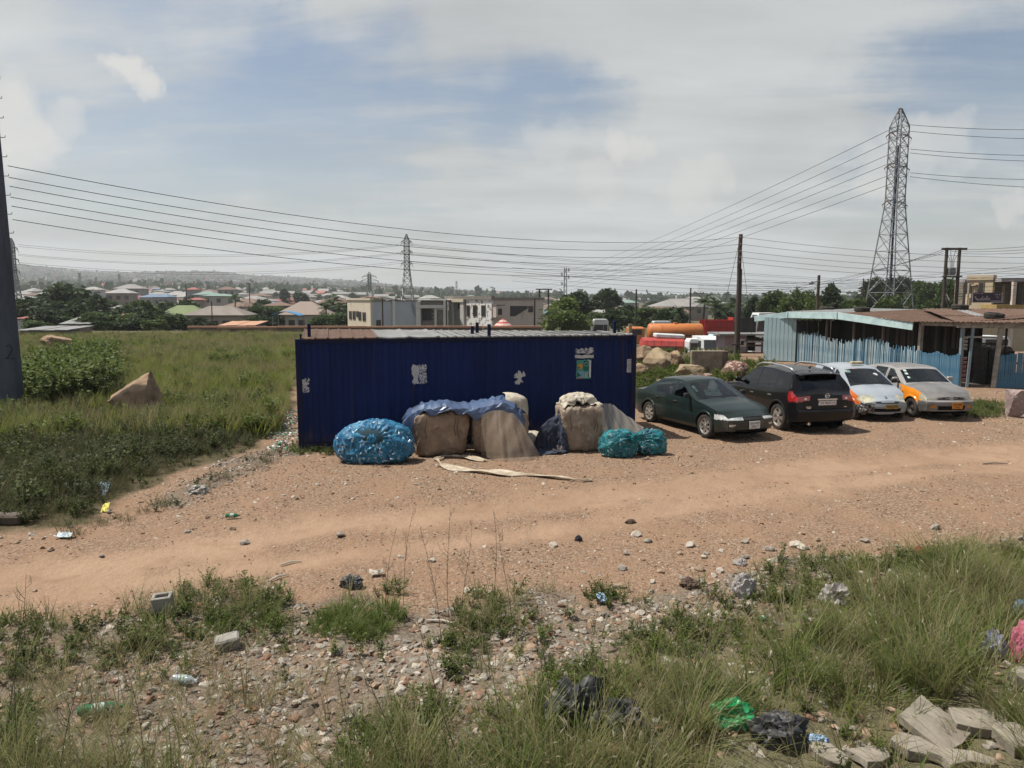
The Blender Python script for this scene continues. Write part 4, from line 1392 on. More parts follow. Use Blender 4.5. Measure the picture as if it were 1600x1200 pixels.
# ---- two small taxis with orange front wings
def taxi_round():
 a = gpt(1331,655)
 rz = math.atan2(-math.cos(R(4)), math.sin(R(4)))
 hd = Vector((math.cos(rz), math.sin(rz))); right = Vector((hd.y, -hd.x))
 silver = paint('silver_blue_paint', (0.30,0.33,0.36),(0.26,0.29,0.32), dust=.4)
 orange = paint('taxi_orange', (0.62,0.15,0.028),(0.55,0.13,0.025), dust=.3)
 W = .76
 p = dict(name='taxi_car', label='silver taxi with a smashed front corner between the black car and the grey taxi', W=W, xf=1.78, xr=-1.75, Rw=.275, wheels=(1.17,-1.17), rim='steel', tw=.165, Ra=.325,
    zroof=1.49, zcowl=.98, cowl=.95, header=.17, rear_header=-1.30, rear_glass=-1.6, wb=.72, wr=.54, hatch=True,
    top=[(-1.75,.95),(-1.62,1.0),(-1.32,1.42),(-.8,1.485),(-.2,1.49),(.14,1.44),(.95,.99),(1.3,.87),(1.6,.74),(1.78,.62)],
    belt=[(-1.75,1.0),(-.5,.96),(.9,.92),(1.4,.80),(1.78,.60)],
    gf=[(.1,-.08),(.28,.0),(.45,.05),(.56,.03),(.7,-.05)], gr=[(.1,-.1),(.4,.03),(.6,0),(1,-.03)],
    doors=[.82,-.08,-.92], door_spans=[(.82,-.08, 'front_door'),(-.08,-.92, 'rear_door')], handles=(.06,-.75), ftap=.17, rtap=.12, bowf=.22, hood_crown=.09,
    pillars=[(.80,-.03, 'front', 'front_door'),(-.13,-.85, 'rear', 'rear_door')], loc=(0,0,0), rz=rz, crown=.06)
 ctr = Vector((a.x, a.y)) - right * (W * .9) - hd * 1.17
 p['loc'] = (ctr.x, ctr.y, ground_z(ctr.x, ctr.y))
 def extra(tg, x, y, z, s, zt, zb, d):
  sd = '#l' if s > 0 else '#r'
  if tg in 'ABCF' and d[0] > 1.28 and y > .30:
   if (y - .52) ** 2 / .19 ** 2 + (z - .655 + .12 * (y - .5)) ** 2 / .085 ** 2 < 1: return 'headlamp' + sd
  if tg == 'A' and .83 < x < 1.62 and z > .48: return 'front_wing' + sd
  if tg == 'F':
   if z < .545 and s < 0 and y > .36: return 'broken_corner'
   if .30 < z < .40 and y < .42: return 'air_intake'
   if z < .545: return 'front_bumper'
   if .548 < z < .58 and y < .34: return 'grille'
  if tg == 'A' and x > 1.45 and z < .545: return 'broken_corner' if s < 0 else 'front_bumper'
  if tg == 'R' and z < .5: return 'rear_bumper'
  if tg == 'R' and .6 < z < .9 and y > .5: return 'taillamp' + sd
  return None
 p['extra'] = extra; p['cls'] = std_cls(p)
 grey = paint('silver_bumper', (0.24,0.27,0.29), dust=.6, rough=.5)
 brk = M('torn_plastic', (0.018,0.018,0.018),(0.20,0.20,0.20), 11, rough=.7, lo=.48, hi=.52, bump=.6, bscale=16)
 p['mats'] = dict(body=silver, windscreen=K_glass, rear_window=K_glass, window_pane=K_glass, underbody=K_dark, headlamp=K_head_y, grille=K_trim, taillamp=K_tail,
      front_bumper=grey, rear_bumper=grey, seam=K_dark, door_gap=K_dark, air_intake=K_dark, front_wing=orange, broken_corner=brk)
 for n in ('front', 'rear'):
  for sd in 'lr': p['mats']['window_pane#%s%s' % (sd, n)] = K_glass
 t = build_car(p)
 q = p['deform'](np.array([[1.78,0.1,.45]]))[0]
 plate(t, q[0] + .012,.10,.45,.36,.12, M('plate_dull_yellow', (.30,.20,.05),(.18,.12,.04), 10), [('GT 1157 V', .07,0,0)], K_ink, 0)
 # hanging wreck pieces at the smashed corner
 mb = MB(); rng = random.Random(4)
 for k in range(10):
  c = Vector((1.60 + rng.uniform(-.12,.10), -.52 + rng.uniform(-.16,.16), .42 + rng.uniform(-.18,.12)))
  mb.box(c, (rng.uniform(.03,.14), rng.uniform(.03,.16), rng.uniform(.02,.06)), rot=(rng.uniform(-1,1), rng.uniform(-1,1), rng.uniform(-1,1)))
 mb.build('bent_bracket', M('bare_metal', (.26,.26,.26),(.06,.055,.05), 12, rough=.5, metal=.4), t)
 mb = MB(); mb.tube([(1.40,-.66,.52),(1.58,-.64,.44),(1.66,-.50,.28),(1.74,-.2,.24),(1.76,.2,.25)], .02,6); mb.build('torn_bumper_strip', grey, t)
 # roof sign
 mb = MB(); mb.bbox((.02,0,1.535),(.13,.36,.085), .025); mb.build('roof_sign', M('cream_plastic', (.50,.42,.28),(.36,.3,.2), 9), t)
 mb = MB(); mb.box((0,0,0),(.004,.13,.11)); mb.build('licence_disc', K_sticker, t, loc=(.34,-.42,1.31), rot=(0,-.98,0))
 mb = MB(); mb.box((0,0,0),(.004,.26,.05)); mb.build('sun_strip', K_stick_p, t, loc=(.27,-.12,1.385), rot=(0,-1.0,0))
 mb = MB(); mb.lathe([(0.001,0),(.07,0),(.07,.004),(.001,.004)], axis='x', n=16); mb.build('sticker', K_plate, t, loc=(.55,.30,1.23), rot=(0,-.98,0))
 mb = MB(); mb.lathe([(0.001,0),(.04,0),(.04,.01),(.001,.014)], axis='x', n=12); mb.build('badge', K_chrome, t, loc=(1.66,0,.70), rot=(0,-.8,0))
 return t
taxi_round()
def taxi_hatch():
 a = gpt(1425,651)
 view = math.atan2(a.x, a.y)
 fa = -view + R(33)
 hd = Vector((math.sin(fa), -math.cos(fa))); rz = math.atan2(hd.y, hd.x); right = Vector((hd.y, -hd.x))
 grey = paint('dull_silver_paint', (0.17,0.165,0.16),(0.12,0.118,0.115), dust=.7, rough=.55, coat=.1)
 lite = paint('light_silver_paint', (0.30,0.29,0.28),(0.24,0.235,0.23), dust=.6, rough=.45)
 orange = paint('taxi_amber', (0.72,0.245,0.012),(0.66,0.22,0.012), dust=.25)
 W = .79
 p = dict(name='taxi_car', label='boxy grey taxi with a bright orange front wing parked beside the blue picket wall', W=W, xf=1.86, xr=-1.84, Rw=.285, wheels=(1.19,-1.17), rim='steel', tw=.165, Ra=.33,
    zroof=1.43, zcowl=.965, cowl=.78, header=.16, rear_header=-1.25, rear_glass=-1.62, wb=.755, wr=.60, hatch=True,
    top=[(-1.84,.92),(-1.70,.98),(-1.30,1.35),(-.9,1.42),(-.2,1.43),(.13,1.39),(.78,.975),(1.3,.90),(1.66,.79),(1.82,.70),(1.86,.66)],
    belt=[(-1.84,.94),(-.5,.92),(.7,.90),(1.4,.83),(1.86,.64)],
    gf=[(.1,-.08),(.28,.02),(.47,.06),(.53,.055),(.56,0),(.8,-.04)], gr=[(.1,-.1),(.4,.04),(.55,.04),(.6,0),(1,-.03)],
    doors=[.66,-.20,-.95], door_spans=[(.66,-.20, 'front_door'),(-.20,-.95, 'rear_door')], handles=(-.05,-.8), ftap=.13, rtap=.12, bowf=.15, hood_crown=.05,
    pillars=[(.64,-.14, 'front', 'front_door'),(-.26,-.88, 'rear', 'rear_door')], loc=(0,0,0), rz=rz, crown=.045, mirror=lite)
 ctr = Vector((a.x, a.y)) - right * (W * .9) - hd * 1.19
 p['loc'] = (ctr.x, ctr.y, ground_z(ctr.x, ctr.y))
 def extra(tg, x, y, z, s, zt, zb, d):
  sd = '#l' if s > 0 else '#r'
  if tg in 'ABF' and d[0] > 1.52 and .565 < z < .735 and y > .44 and (y > .40 + 0.35 * max(0, z - .68)):
   return 'headlamp' + sd
  if tg == 'F':
   if .59 < z < .625 and .06 < y < .40 or .64 < z < .67 and .06 < y < .38: return 'grille'
   if .36 < z < .43 and .45 < y < .6: return 'indicator' + sd
   if .30 < z < .42 and y < .40: return 'air_intake'
   if z < .55: return 'front_bumper'
  if tg == 'A' and x > 1.50 and z < .55: return 'front_bumper'
  if tg == 'A' and .665 < x < 1.64 and z > .50: return 'front_wing' + sd
  if tg in 'AB' and .52 < x < .70 and z > .86 and tg == 'A': return 'front_wing' + sd
  if tg == 'R' and z < .55: return 'rear_bumper'
  if tg == 'R' and .6 < z < .9 and y > .55: return 'taillamp' + sd
  if tg == 'C' and x > .80: return 'bonnet'
  if tg == 'C' and -1.25 < x < .14: return 'roof_panel'
  return None
 p['extra'] = extra; p['cls'] = std_cls(p)
 bump = paint('grey_bumper', (0.16,0.155,0.15),(0.07,0.065,0.06), dust=.6, rough=.6)
 p['mats'] = dict(body=lite, windscreen=K_glass, rear_window=K_glass, window_pane=K_glass, underbody=K_dark, headlamp=K_head_y, grille=K_trim, taillamp=K_tail, indicator=K_amber,
      front_bumper=bump, rear_bumper=bump, seam=K_dark, door_gap=K_dark, air_intake=K_dark, front_wing=orange, bonnet=grey, roof_panel=grey)
 for n in ('front', 'rear'):
  for sd in 'lr': p['mats']['window_pane#%s%s' % (sd, n)] = K_glass
 t = build_car(p)
 q = p['deform'](np.array([[1.86,0.10,.42]]))[0]
 plate(t, q[0] + .012,.14,.425,.33,.18, K_plate_o, [('GT 492', .075,0,.036),('2 W', .075,0,-.045)], K_ink, .05)
 for (yy, z, x) in ((-.50,1.10,.62),(-.50,1.20,.48),(-.49,1.28,.37)):
  mb = MB(); mb.box((0,0,0),(.004,.09,.085)); mb.build('licence_disc', K_sticker, t, loc=(x - .02, yy, z), rot=(0,-1.0,0))
 mb = MB(); mb.tube([(1.80,-.05,.675),(1.80,0,.60),(1.80,.05,.675)], .012,5); mb.build('badge', K_chrome, t)
 return t
taxi_hatch()
# ---- bales, tarps and bags by the container
burlap = M('woven_sack', (0.30,0.215,0.15),(0.21,0.145,0.10), 3.5, rough=.62, bump=1.0, bscale=6, bdist=.07, spec=.4, col3=(0.36,0.29,0.22), c3lo=.60, c3hi=.7, c3scale=6)
burlap2 = M('woven_sack_grey', (0.31,0.25,0.19),(0.22,0.165,0.12), 3.5, rough=.6, bump=1.0, bscale=6, bdist=.07, spec=.4, col3=(0.40,0.34,0.27), c3lo=.56, c3hi=.7, c3scale=6)
tarp_blue = M('blue_tarpaulin', (0.065,0.105,0.195),(0.042,0.068,0.135), 2.2, rough=.42, spec=.5, bump=.25, bscale=9, col3=(0.16,0.20,0.29), c3lo=.6, c3hi=.75, c3scale=4)
tarp_edge = M('tarpaulin_underside', (0.03,0.045,0.09), rough=.7)
cloth_dk = M('dark_blue_cloth', (0.028,0.034,0.055),(0.045,0.053,0.08), 5, rough=.9, bump=.4, bscale=14)
cloth_wh = M('dirty_white_sheet', (0.46,0.42,0.34),(0.32,0.28,0.22), 5, rough=.75, bump=.4, bscale=12)
strap_m = M('lifting_strap', (0.10,0.075,0.055), rough=.9)
net_film = film_mat('clear_plastic_film', (0.50,0.45,0.38), 0.34,.4,.5)
net_brown = film_mat('brownish_net', (0.36,0.28,0.21), 0.34,.5,.4)
class SE:
 """superellipsoid obstacle and mesh"""
 def __init__(s, c, h, p=5.0, rz=0.0):
  s.c = np.array(c, float); s.h = np.array(h, float); s.p = p; s.rz = rz
  s.M = np.array([[math.cos(rz), -math.sin(rz), 0], [math.sin(rz), math.cos(rz), 0], [0,0,1]])
 def push(s, P, eps=0.012):
  q = (P - s.c) @ s.M
  a = np.abs(q) / (s.h + eps)
  f = (a ** s.p).sum(-1) ** (1 / s.p)
  ins = f < 1
  if ins.any():
   # leave along the steepest axis
   g = np.sign(q) * (a ** (s.p - 1)) / (s.h + eps)
   gn = g / (np.linalg.norm(g, axis=-1, keepdims=True) + 1e-9)
   d = (1 - f) * np.min(s.h) * 0.9
   q2 = q + gn * d[..., None]
   P[ins] = (q2[ins] @ s.M.T) + s.c
  return ins
 def mesh(s, name, mat, n=40, amp=.04, seed=0, sag=.0, fr=1.0, fold=0.0):
  th = np.linspace(-math.pi / 2, math.pi / 2, n // 2 + 1); ph = np.linspace(0,2 * math.pi, n + 1)[:-1]
  T, P_ = np.meshgrid(th, ph, indexing='ij')
  d = np.stack([np.cos(T) * np.cos(P_), np.cos(T) * np.sin(P_), np.sin(T)], -1)
  r = 1 / ((np.abs(d) ** s.p).sum(-1) ** (1 / s.p))
  q = d * r[..., None]
  nz = fbm(q[...,0] * 2.1 * fr + q[...,2] * 1.3 + seed * 3.1 + 20, q[...,1] * 2.1 * fr - q[...,2] * 1.7 * fr + seed + 20,4) - .5
  q = q * (1 + amp * 2 * nz)[..., None]
  if fold:
   rd = np.abs(fbm(np.cos(P_) * 5 + 30 + seed, np.sin(P_) * 5 + q[...,2] * 1.6 + 30,3) - .5) + .6 * np.abs(fbm(q[...,2] * 5 + 40 + seed, P_ * 2.2 + 7,3) - .5)
   q = q * (1 + fold * (rd - .12) * 2)[..., None]
  q = q * s.h
  z01 = (q[...,2] / s.h[2] + 1) / 2
  q[..., :2] *= (1 + sag * (.35 - z01))[..., None]
  V = (q @ s.M.T + s.c).reshape(-1,3)
  m, k = q.shape[:2]
  F = [(i * k + j, i * k + (j + 1) % k, (i + 1) * k + (j + 1) % k, (i + 1) * k + j) for i in range(m - 1) for j in range(k)]
  return mesh_from(name, V, F, mat, None, True)
def drape(origin, u, v, nu, nv, obst, iters=260, stiff=1.0, wind=(0,0,0), pins=(), zmin=0.015, zstart=None, grav=0.0016, seed=3, shrink=1.0, wrinkle=.012, slack=.05, wave=0.0):
 """position based cloth; returns the (nu, nv, 3) grid at rest on the obstacles"""
 rng = np.random.default_rng(seed)
 o = np.array(origin, float); u = np.array(u, float); v = np.array(v, float)
 a = np.linspace(0,1, nu)[:, None, None]; b = np.linspace(0,1, nv)[None, :, None]
 P = o + u * a + v * b
 if wave:
  k = np.linspace(0,1, nu)
  e = wave * (np.abs(((k * 4.6 + .3) % 1) * 2 - 1) - .5 + .6 * (vnoise(k * 9 + seed, k * 0 + 3) - .5))
  P = P + (v / np.linalg.norm(v)) * (e[:, None, None] * np.exp(-np.linspace(0,1, nv) * 5)[None, :, None])
 P00 = P.reshape(-1,3).copy()
 P = P + rng.normal(0, wrinkle, P.shape)
 Lu, Lv = np.linalg.norm(u) / (nu - 1), np.linalg.norm(v) / (nv - 1)
 Ld = math.hypot(Lu, Lv)
 prev = P.copy()
 def con(A, B, L0, k=1.0, comp=1.0):
  d = P[B] - P[A]
  l = np.linalg.norm(d, axis=-1, keepdims=True) + 1e-9
  e = (l - L0)
  e = np.where(e < 0, e * comp, e)
  c = d / l * (e * 0.5 * k)
  P[A] += c; P[B] -= c
 S = slice
 pairs = []
 for st in (0,1):
  pairs.append((np.s_[st:nu - 1:2, :], np.s_[st + 1:nu:2, :], Lu, 1.0,.6))
  pairs.append((np.s_[:, st:nv - 1:2], np.s_[:, st + 1:nv:2], Lv, 1.0,.6))
 for st in (0,1):
  pairs.append((np.s_[st:nu - 1:2,0:nv - 1], np.s_[st + 1:nu:2,1:nv], Ld, .5,.25))
  pairs.append((np.s_[st:nu - 1:2,1:nv], np.s_[st + 1:nu:2,0:nv - 1], Ld, .5,.25))
 def fix(A, B):
  # equal shapes for the alternating slices
  pa, pb = P[A], P[B]
  m = min(pa.shape[0], pb.shape[0]); n = min(pa.shape[1], pb.shape[1])
  return m, n
 idx = []
 I = np.arange(nu * nv).reshape(nu, nv)
 for A, B, L0, k, cp in pairs:
  ia, ib = I[A], I[B]
  m = min(ia.shape[0], ib.shape[0]); n = min(ia.shape[1], ib.shape[1])
  ia, ib = ia[:m, :n].ravel(), ib[:m, :n].ravel()
  L0 = np.linalg.norm(P00[ib] - P00[ia], axis=-1, keepdims=True) * (1 + slack * rng.random((len(ia), 1)))
  idx.append((ia, ib, L0, k, cp))
 P = P.reshape(-1,3); prev = prev.reshape(-1,3)
 pin = [(i * nv + j, P[i * nv + j].copy()) for (i, j) in pins]
 w = np.array(wind, float)
 for it in range(iters):
  vel = (P - prev) * 0.90
  prev = P.copy()
  P = P + vel
  P[:, 2] -= grav
  P += w * (1 - it / iters)
  for rep in range(5):
   for (ia, ib, L0, k, cp) in idx:
    d = P[ib] - P[ia]; l = np.linalg.norm(d, axis=-1, keepdims=True) + 1e-9
    e = l - L0; e = np.where(e < 0, e * cp, e)
    c = d / l * (e * .5 * k)
    # diagonal sets share points: average through add.at
    if k < 1:
     np.add.at(P, ia, c * .6); np.add.at(P, ib, -c * .6)
    else:
     P[ia] += c; P[ib] -= c
   for ob in obst:
    ins = ob.push(P)
    prev[ins] = P[ins]
   lowm = P[:, 2] < zmin
   P[lowm, 2] = zmin
   if rep == 4: prev[lowm] = P[lowm]
   for k_, q in pin: P[k_] = q
 return P.reshape(nu, nv, 3)
def cloth_obj(name, G, mat, parent=None, thick=.006, subdiv=True, keep=None, crease=.014, cf=1.0):
 nu, nv = G.shape[:2]
 if crease:
  a = np.gradient(G, axis=0); b = np.gradient(G, axis=1); n_ = np.cross(a, b); n_ /= np.linalg.norm(n_, axis=-1, keepdims=True) + 1e-9
  n_ *= np.sign(n_[...,2:3] + 1e-6)
  s_ = len(name) * 1.7 + nu
  I_, J_ = np.meshgrid(np.arange(nu), np.arange(nv), indexing='ij')
  r1 = np.abs(fbm(I_ * .11 * cf + J_ * .05 + s_, J_ * .13 * cf - I_ * .03 + 8,3) - .5); r2 = np.abs(fbm(I_ * .28 * cf + s_ + 9, J_ * .30 * cf + 4,2) - .5)
  G = G + n_ * (crease * (1.5 - 9 * r1) * .6 + crease * (1 - 7 * r2) * .35)[..., None]
  G[...,2] = np.maximum(G[...,2], .008)
 V = G.reshape(-1,3)
 F = []
 for i in range(nu - 1):
  for j in range(nv - 1):
   if keep is not None and not keep(i / (nu - 1), j / (nv - 1)): continue
   F.append((i * nv + j, (i + 1) * nv + j, (i + 1) * nv + j + 1, i * nv + j + 1))
 me = mesh_from(name, V, F, mat, None, True)
 o = link(bpy.data.objects.new(name, me), parent)
 if thick:
  md = o.modifiers.new('thickness', 'SOLIDIFY'); md.thickness = thick; md.offset = 0
 if subdiv:
  md = o.modifiers.new('smooth', 'SUBSURF'); md.levels = 1; md.render_levels = 1
 return o
def build_bales():
 ca, sa = math.cos(C_YAW), math.sin(C_YAW)
 def spot(px, py, w, d, h, p=5.0, dz=0.0, rz=C_YAW, back=0):
  g = gpt(px, py)
  c = Vector((g.x - sa * (d / 2 + back), g.y + ca * (d / 2 + back), h / 2 + dz + g.z))
  return SE(c, (w / 2, d / 2, h / 2), p, rz)
 b1 = spot(690,714,1.20,.74,1.00,7.5, rz=C_YAW + .06)
 b2 = spot(786,713,1.28,.80,1.04,4.2, rz=C_YAW - .05)
 b3 = spot(914,707,1.02,.80,1.08,8.0, rz=C_YAW - .08)
 b4 = spot(836,703,.50,.5,.40,2.6)
 for s, lab, mt, seed in ((b1, 'brown woven sack bale under the left half of the blue tarpaulin', burlap, 1),(b2, 'rounded brown sack bale wrapped in brownish film', burlap, 2),
        (b3, 'upright greyish brown sack bale between dark cloth and clear film', burlap2,3)):
  t = thing('sack_bale', lab, 'bale', s.c - np.array([0,0, s.h[2]]), 0, 'sack bales in front of the blue container')
  s0 = SE((0,0, s.h[2]), s.h * .965, s.p, s.rz)
  link(bpy.data.objects.new('sack', s0.mesh('sack', mt, 110,.055, seed, -.10,2.4,.10)), t)
  # open rim with folded hem and lifting straps
  rng = random.Random(seed)
  mb = MB(); pts = []
  for k in range(33):
   a = 2 * math.pi * k / 32
   d = np.array([math.cos(a), math.sin(a)]); r = 1 / ((abs(d[0]) ** 6 + abs(d[1]) ** 6) ** (1 / 6)) * .97
   q = s0.M[:2, :2] @ (d * r * s0.h[:2])
   pts.append((q[0], q[1], s0.h[2] * (1.83 + rng.uniform(-.03,.05))))
  mb.tube(pts, [.010 + rng.uniform(-.004,.006) for _ in pts], 6, caps=False); mb.build('hem', mt, t, True)
  for (fx_, ln) in ((-.62,.42),(.62,.45),(.50,.40)):
   mb = MB()
   q0 = s0.M @ np.array([fx_ * s0.h[0], -s0.h[1] * 1.0,0])
   pts = [(q0[0] + .02 * math.sin(k * 1.1 + seed), q0[1] - .045 - .01 * math.sin(k * .9), s0.h[2] * 1.78 - ln * k / 6) for k in range(7)]
   mb.tube(pts, .008,5); mb.build('strap', strap_m, t)
 t = thing('sack_bale', 'small pale bundle lying low between the tarpaulin and the dark cloth', 'bale', b4.c - np.array([0,0, b4.h[2]]), 0, 'sack bales in front of the blue container')
 s0 = SE((0,0, b4.h[2]), b4.h, 2.6, C_YAW)
 link(bpy.data.objects.new('sack', s0.mesh('sack', cloth_wh, 30,.12,9)), t)
 # filler under the tarp hump
 hump = SE((b2.c[0] + .1, b2.c[1] + .1,1.04),(.50,.34,.22), 2.2, C_YAW)
 lump1 = SE((b1.c[0] - .12, b1.c[1], 1.0),(.42,.3,.13), 2.2, C_YAW)
 obst = [b1, b2, hump, lump1]
 # wall of the container as a plane is a thin obstacle
 wall = SE((C0.x + ca * C_LEN / 2 - sa * .5, C0.y + sa * C_LEN / 2 + ca * .5,1.3),(C_LEN / 2,.52,1.35), 12, C_YAW)
 ux, uy = np.array([ca, sa, 0]), np.array([-sa, ca, 0])
 def curve(pts, n):
  """evenly spaced points along a polyline"""
  P_ = [Vector(p) for p in pts]; L_ = [0]
  for i in range(1, len(P_)): L_.append(L_[-1] + (P_[i] - P_[i - 1]).length)
  out = []
  for k in range(n):
   t_ = L_[-1] * k / (n - 1); i = 1
   while i < len(L_) - 1 and L_[i] < t_: i += 1
   f = (t_ - L_[i - 1]) / max(L_[i] - L_[i - 1], 1e-6); out.append(P_[i - 1].lerp(P_[i], min(max(f, 0), 1)))
  return out
 # stiff creased tarpaulin: back edge by the wall, ridge over the bales, ragged hanging front edge
 rr = random.Random(14)
 fy = lambda x: float(np.interp(x, [b1.c[0], b2.c[0]], [b1.c[1] - .40, b2.c[1] - .44]))
 def fp(px, py, out=0.0):
  x = zax(px, py, 16.4).x; y = fy(x) - out
  return zax(px, py, y)
 ridge = curve([fp(631,655,-.3), fp(641,640,-.3),(fp(662,630,-.3)), fp(700,627,-.3), fp(735,630,-.3), fp(757,626,-.3), fp(785,619,-.3), fp(803,627,-.3), fp(815,642,-.3), fp(821,655,-.3)], 44)
 lip = curve([fp(630,660,.0), fp(644,646,.0), fp(664,638,.0), fp(700,636,.0), fp(735,640,.0), fp(757,636,.0), fp(785,629,.0), fp(803,636,.0), fp(814,650,.0), fp(820,662,.0)], 44)
 front = curve([fp(626,682,.02), fp(641,683,.03), fp(648,660,.03), fp(656,643,.03), fp(664,641,.04), fp(673,652,.05), fp(690,644,.05), fp(707,639.5,.04), fp(716,650,.05), fp(730,645,.05), fp(744,659,.06), fp(757,648,.05), fp(768,645,.05), fp(782,640,.05), fp(797,646,.05), fp(808,659,.04), fp(818,672,.03)], 44)
 Gt = []
 for k in range(44):
  q0, q1, q2 = ridge[k], lip[k], front[k]
  bk = q0 + Vector((-sa * .42, ca * .42,-.07)); bk2 = q0 + Vector((-sa * .62, ca * .62,-.45))
  j = lambda a: Vector((rr.uniform(-a, a), rr.uniform(-a, a), rr.uniform(-a, a)))
  row = [bk2, bk + j(.02), q0.lerp(bk, .5) + j(.04) + Vector((0,0,.03)), q0 + j(.034), q0.lerp(q1,.5) + j(.03) + Vector((0,0,.018)), q1 + j(.014), q1.lerp(q2,.4) + j(.012) + Vector((0,-.012,0)), q1.lerp(q2,.75) + j(.012), q2 + j(.008)]
  Gt.append(row)
 mb = MB(); mb.grid(Gt); tb = mb.build('tarpaulin', tarp_blue, None, True, 16)
 md = tb.modifiers.new('thickness', 'SOLIDIFY'); md.thickness = .005
 tag(tb, 'creased blue tarpaulin draped over two brown sack bales', 'tarpaulin')
 def curtain(name, top, bot, rows, pleats, amp, mat, label, cat, seed, bulge=.0):
  r_ = np.random.default_rng(seed); n = 60; A = curve(top, n); B = curve(bot, n); ph = r_.uniform(0,6,4)
  G = []
  for i in range(rows + 1):
   f = i / rows; row = []
   for k in range(n):
    u = k / (n - 1); w = amp * f ** .6 * (math.sin(u * pleats * 6.28 + ph[0] + .8 * math.sin(u * 9 + ph[1]) + f * 1.2) + .5 * math.sin(u * pleats * 15 + ph[2]))
    q = A[k].lerp(B[k], f) + Vector((sa * w * .6,-abs(w) * .9 - bulge * math.sin(math.pi * f), .012 * math.sin(f * 14 + ph[3] + u * 20)))
    q.z = max(q.z, .012); row.append(tuple(q))
   G.append(row)
  return tag(cloth_obj(name, np.array(G), mat, thick=0, crease=0), label, cat)
 # white sheet scrap lying on the tarp hump
 o = hump.c - ux * .10 - uy * .42; o[2] = 1.6
 G = drape(o, ux * .80, uy * .62,22,18, obst + [wall, SE((b2.c[0] + .1, b2.c[1] + .1,1.06),(.54,.36,.23), 2.2, C_YAW)], 120, seed=8, wrinkle=.02)
 G[...,2] += .035
 tag(cloth_obj('plastic_sheet', G, cloth_wh), 'crumpled off white sheet lying on the hump of the blue tarpaulin', 'sheet')
 # brownish film over the right half of bale two, dragging on the ground
 curtain('plastic_film', [fp(752,648,.05), fp(775,640,.06), fp(800,645,.07), fp(812,655,.06)], [gpt(752,715), gpt(785,721), gpt(818,721), gpt(846,716)], 30,2.3,.035, net_brown,
   'brownish see-through film hanging down the right side of the rounded bale', 'plastic film', 3,.05)
 # dark cloth left of bale three
 lump = SE((b3.c[0] - .62, b3.c[1] + .02,.36),(.46,.34,.62), 1.7, C_YAW)
 o = b3.c - ux * 1.34 - uy * .74; o[2] = 1.22
 G = drape(o, ux * 1.20 + np.array([0,0,.10]), uy * 1.0,44,38, [b3, lump, wall, b4], 200, seed=21, wrinkle=.03, slack=.08)
 tag(cloth_obj('cloth', G, cloth_dk, crease=.03), 'dark blue cloth with a pale torn print hanging left of the upright bale', 'cloth')
 t = bpy.context.scene.objects['cloth']
 # pale torn print on the cloth: a few petals on the front face
 i0, j0 = 12,3
 mb = MB(); rng = random.Random(2)
 cp = Vector(G[20,6]);
 for k in range(7):
  a = k / 7 * 2 * math.pi
  q = cp + Vector((ca * math.cos(a) * .10, sa * math.cos(a) * .10 - .05, math.sin(a) * .10))
  mb.box(q, (.09,.012,.03), rot=(0,-a, C_YAW))
 mb.build('torn_print', M('print_pink', (.42,.30,.24)), t)
 # heaped white sheet on top of bale three
 top = SE((b3.c[0] - .05, b3.c[1], 1.12),(.40,.30,.14), 2.2, C_YAW)
 o = b3.c - ux * .52 - uy * .36; o[2] = 1.5
 G = drape(o, ux * 1.0, uy * .74,44,32, [SE(b3.c, b3.h + .02,6, b3.rz), top, wall], 150, seed=31, wrinkle=.035, slack=.10, wave=.12)
 tag(cloth_obj('plastic_sheet', G, cloth_wh, crease=.04, cf=1.6), 'heaped dirty white sheet on top of the upright bale', 'sheet')
 # clear film falling to the right of bale three
 rb = SE((b3.c[0] + .78, b3.c[1] + .06,.32),(.40,.34,.36), 2.4, C_YAW)
 y3 = b3.c[1]
 curtain('plastic_film', [zax(938,634, y3 - .44), zax(948,630, y3 - .3), zax(958,632, y3 + .05), zax(962,637, y3 + .3)], [zax(945,704, y3 - .50), zax(975,690, y3 - .62), zax(1000,676, y3 - .3), zax(1006,668, y3 + .2)], 30,2.7,.045, net_film,
   'clear plastic film falling from the upright bale onto the teal bag', 'plastic film', 9,-.05)
 # long strip of pale plastic on the ground
 pts = [(760,722),(725,716),(692,715),(682,720),(690,729),(715,735),(750,739),(790,742),(830,744),(872,748),(905,753),(930,752)]
 path = [gpt(a, b) for a, b in pts]
 fine = []
 for i in range(len(path) - 1):
  for k in range(5):
   f = k / 5; fine.append(path[i].lerp(path[i + 1], f))
 rng = random.Random(4); Gs = []
 for i, q in enumerate(fine):
  d = (fine[min(i + 1, len(fine) - 1)] - fine[max(i - 1,0)]); d.z = 0; d.normalize()
  n_ = Vector((-d.y, d.x, 0))
  w = (.05 + .08 * math.exp(-((i - 30) / 9) ** 2) + .04 * math.sin(i * .6)) * (1 if i < 44 else max(.35,1 - (i - 44) / 14))
  row = []
  for k in range(9):
   f = k / 4 - 1
   hz = .03 + .035 * math.sin(k * 2.2 + i * .45) + .03 * math.cos(k * 1.1 - i * .8) * (1 - abs(f))
   row.append(q + n_ * (w * f * 1.1) + Vector((0,0, max(.006, hz + rng.uniform(-.008,.008)))))
  Gs.append(row)
 G = np.array([[tuple(v) for v in r] for r in Gs])
 tag(cloth_obj('plastic_strip', G, M('ivory_plastic', (.40,.34,.25),(.28,.22,.155), 6, rough=.5), None, .004), 'long twisted strip of ivory plastic lying on the gravel before the bales', 'plastic strip')
 # white scraps lying behind the strip
 return b3, rb
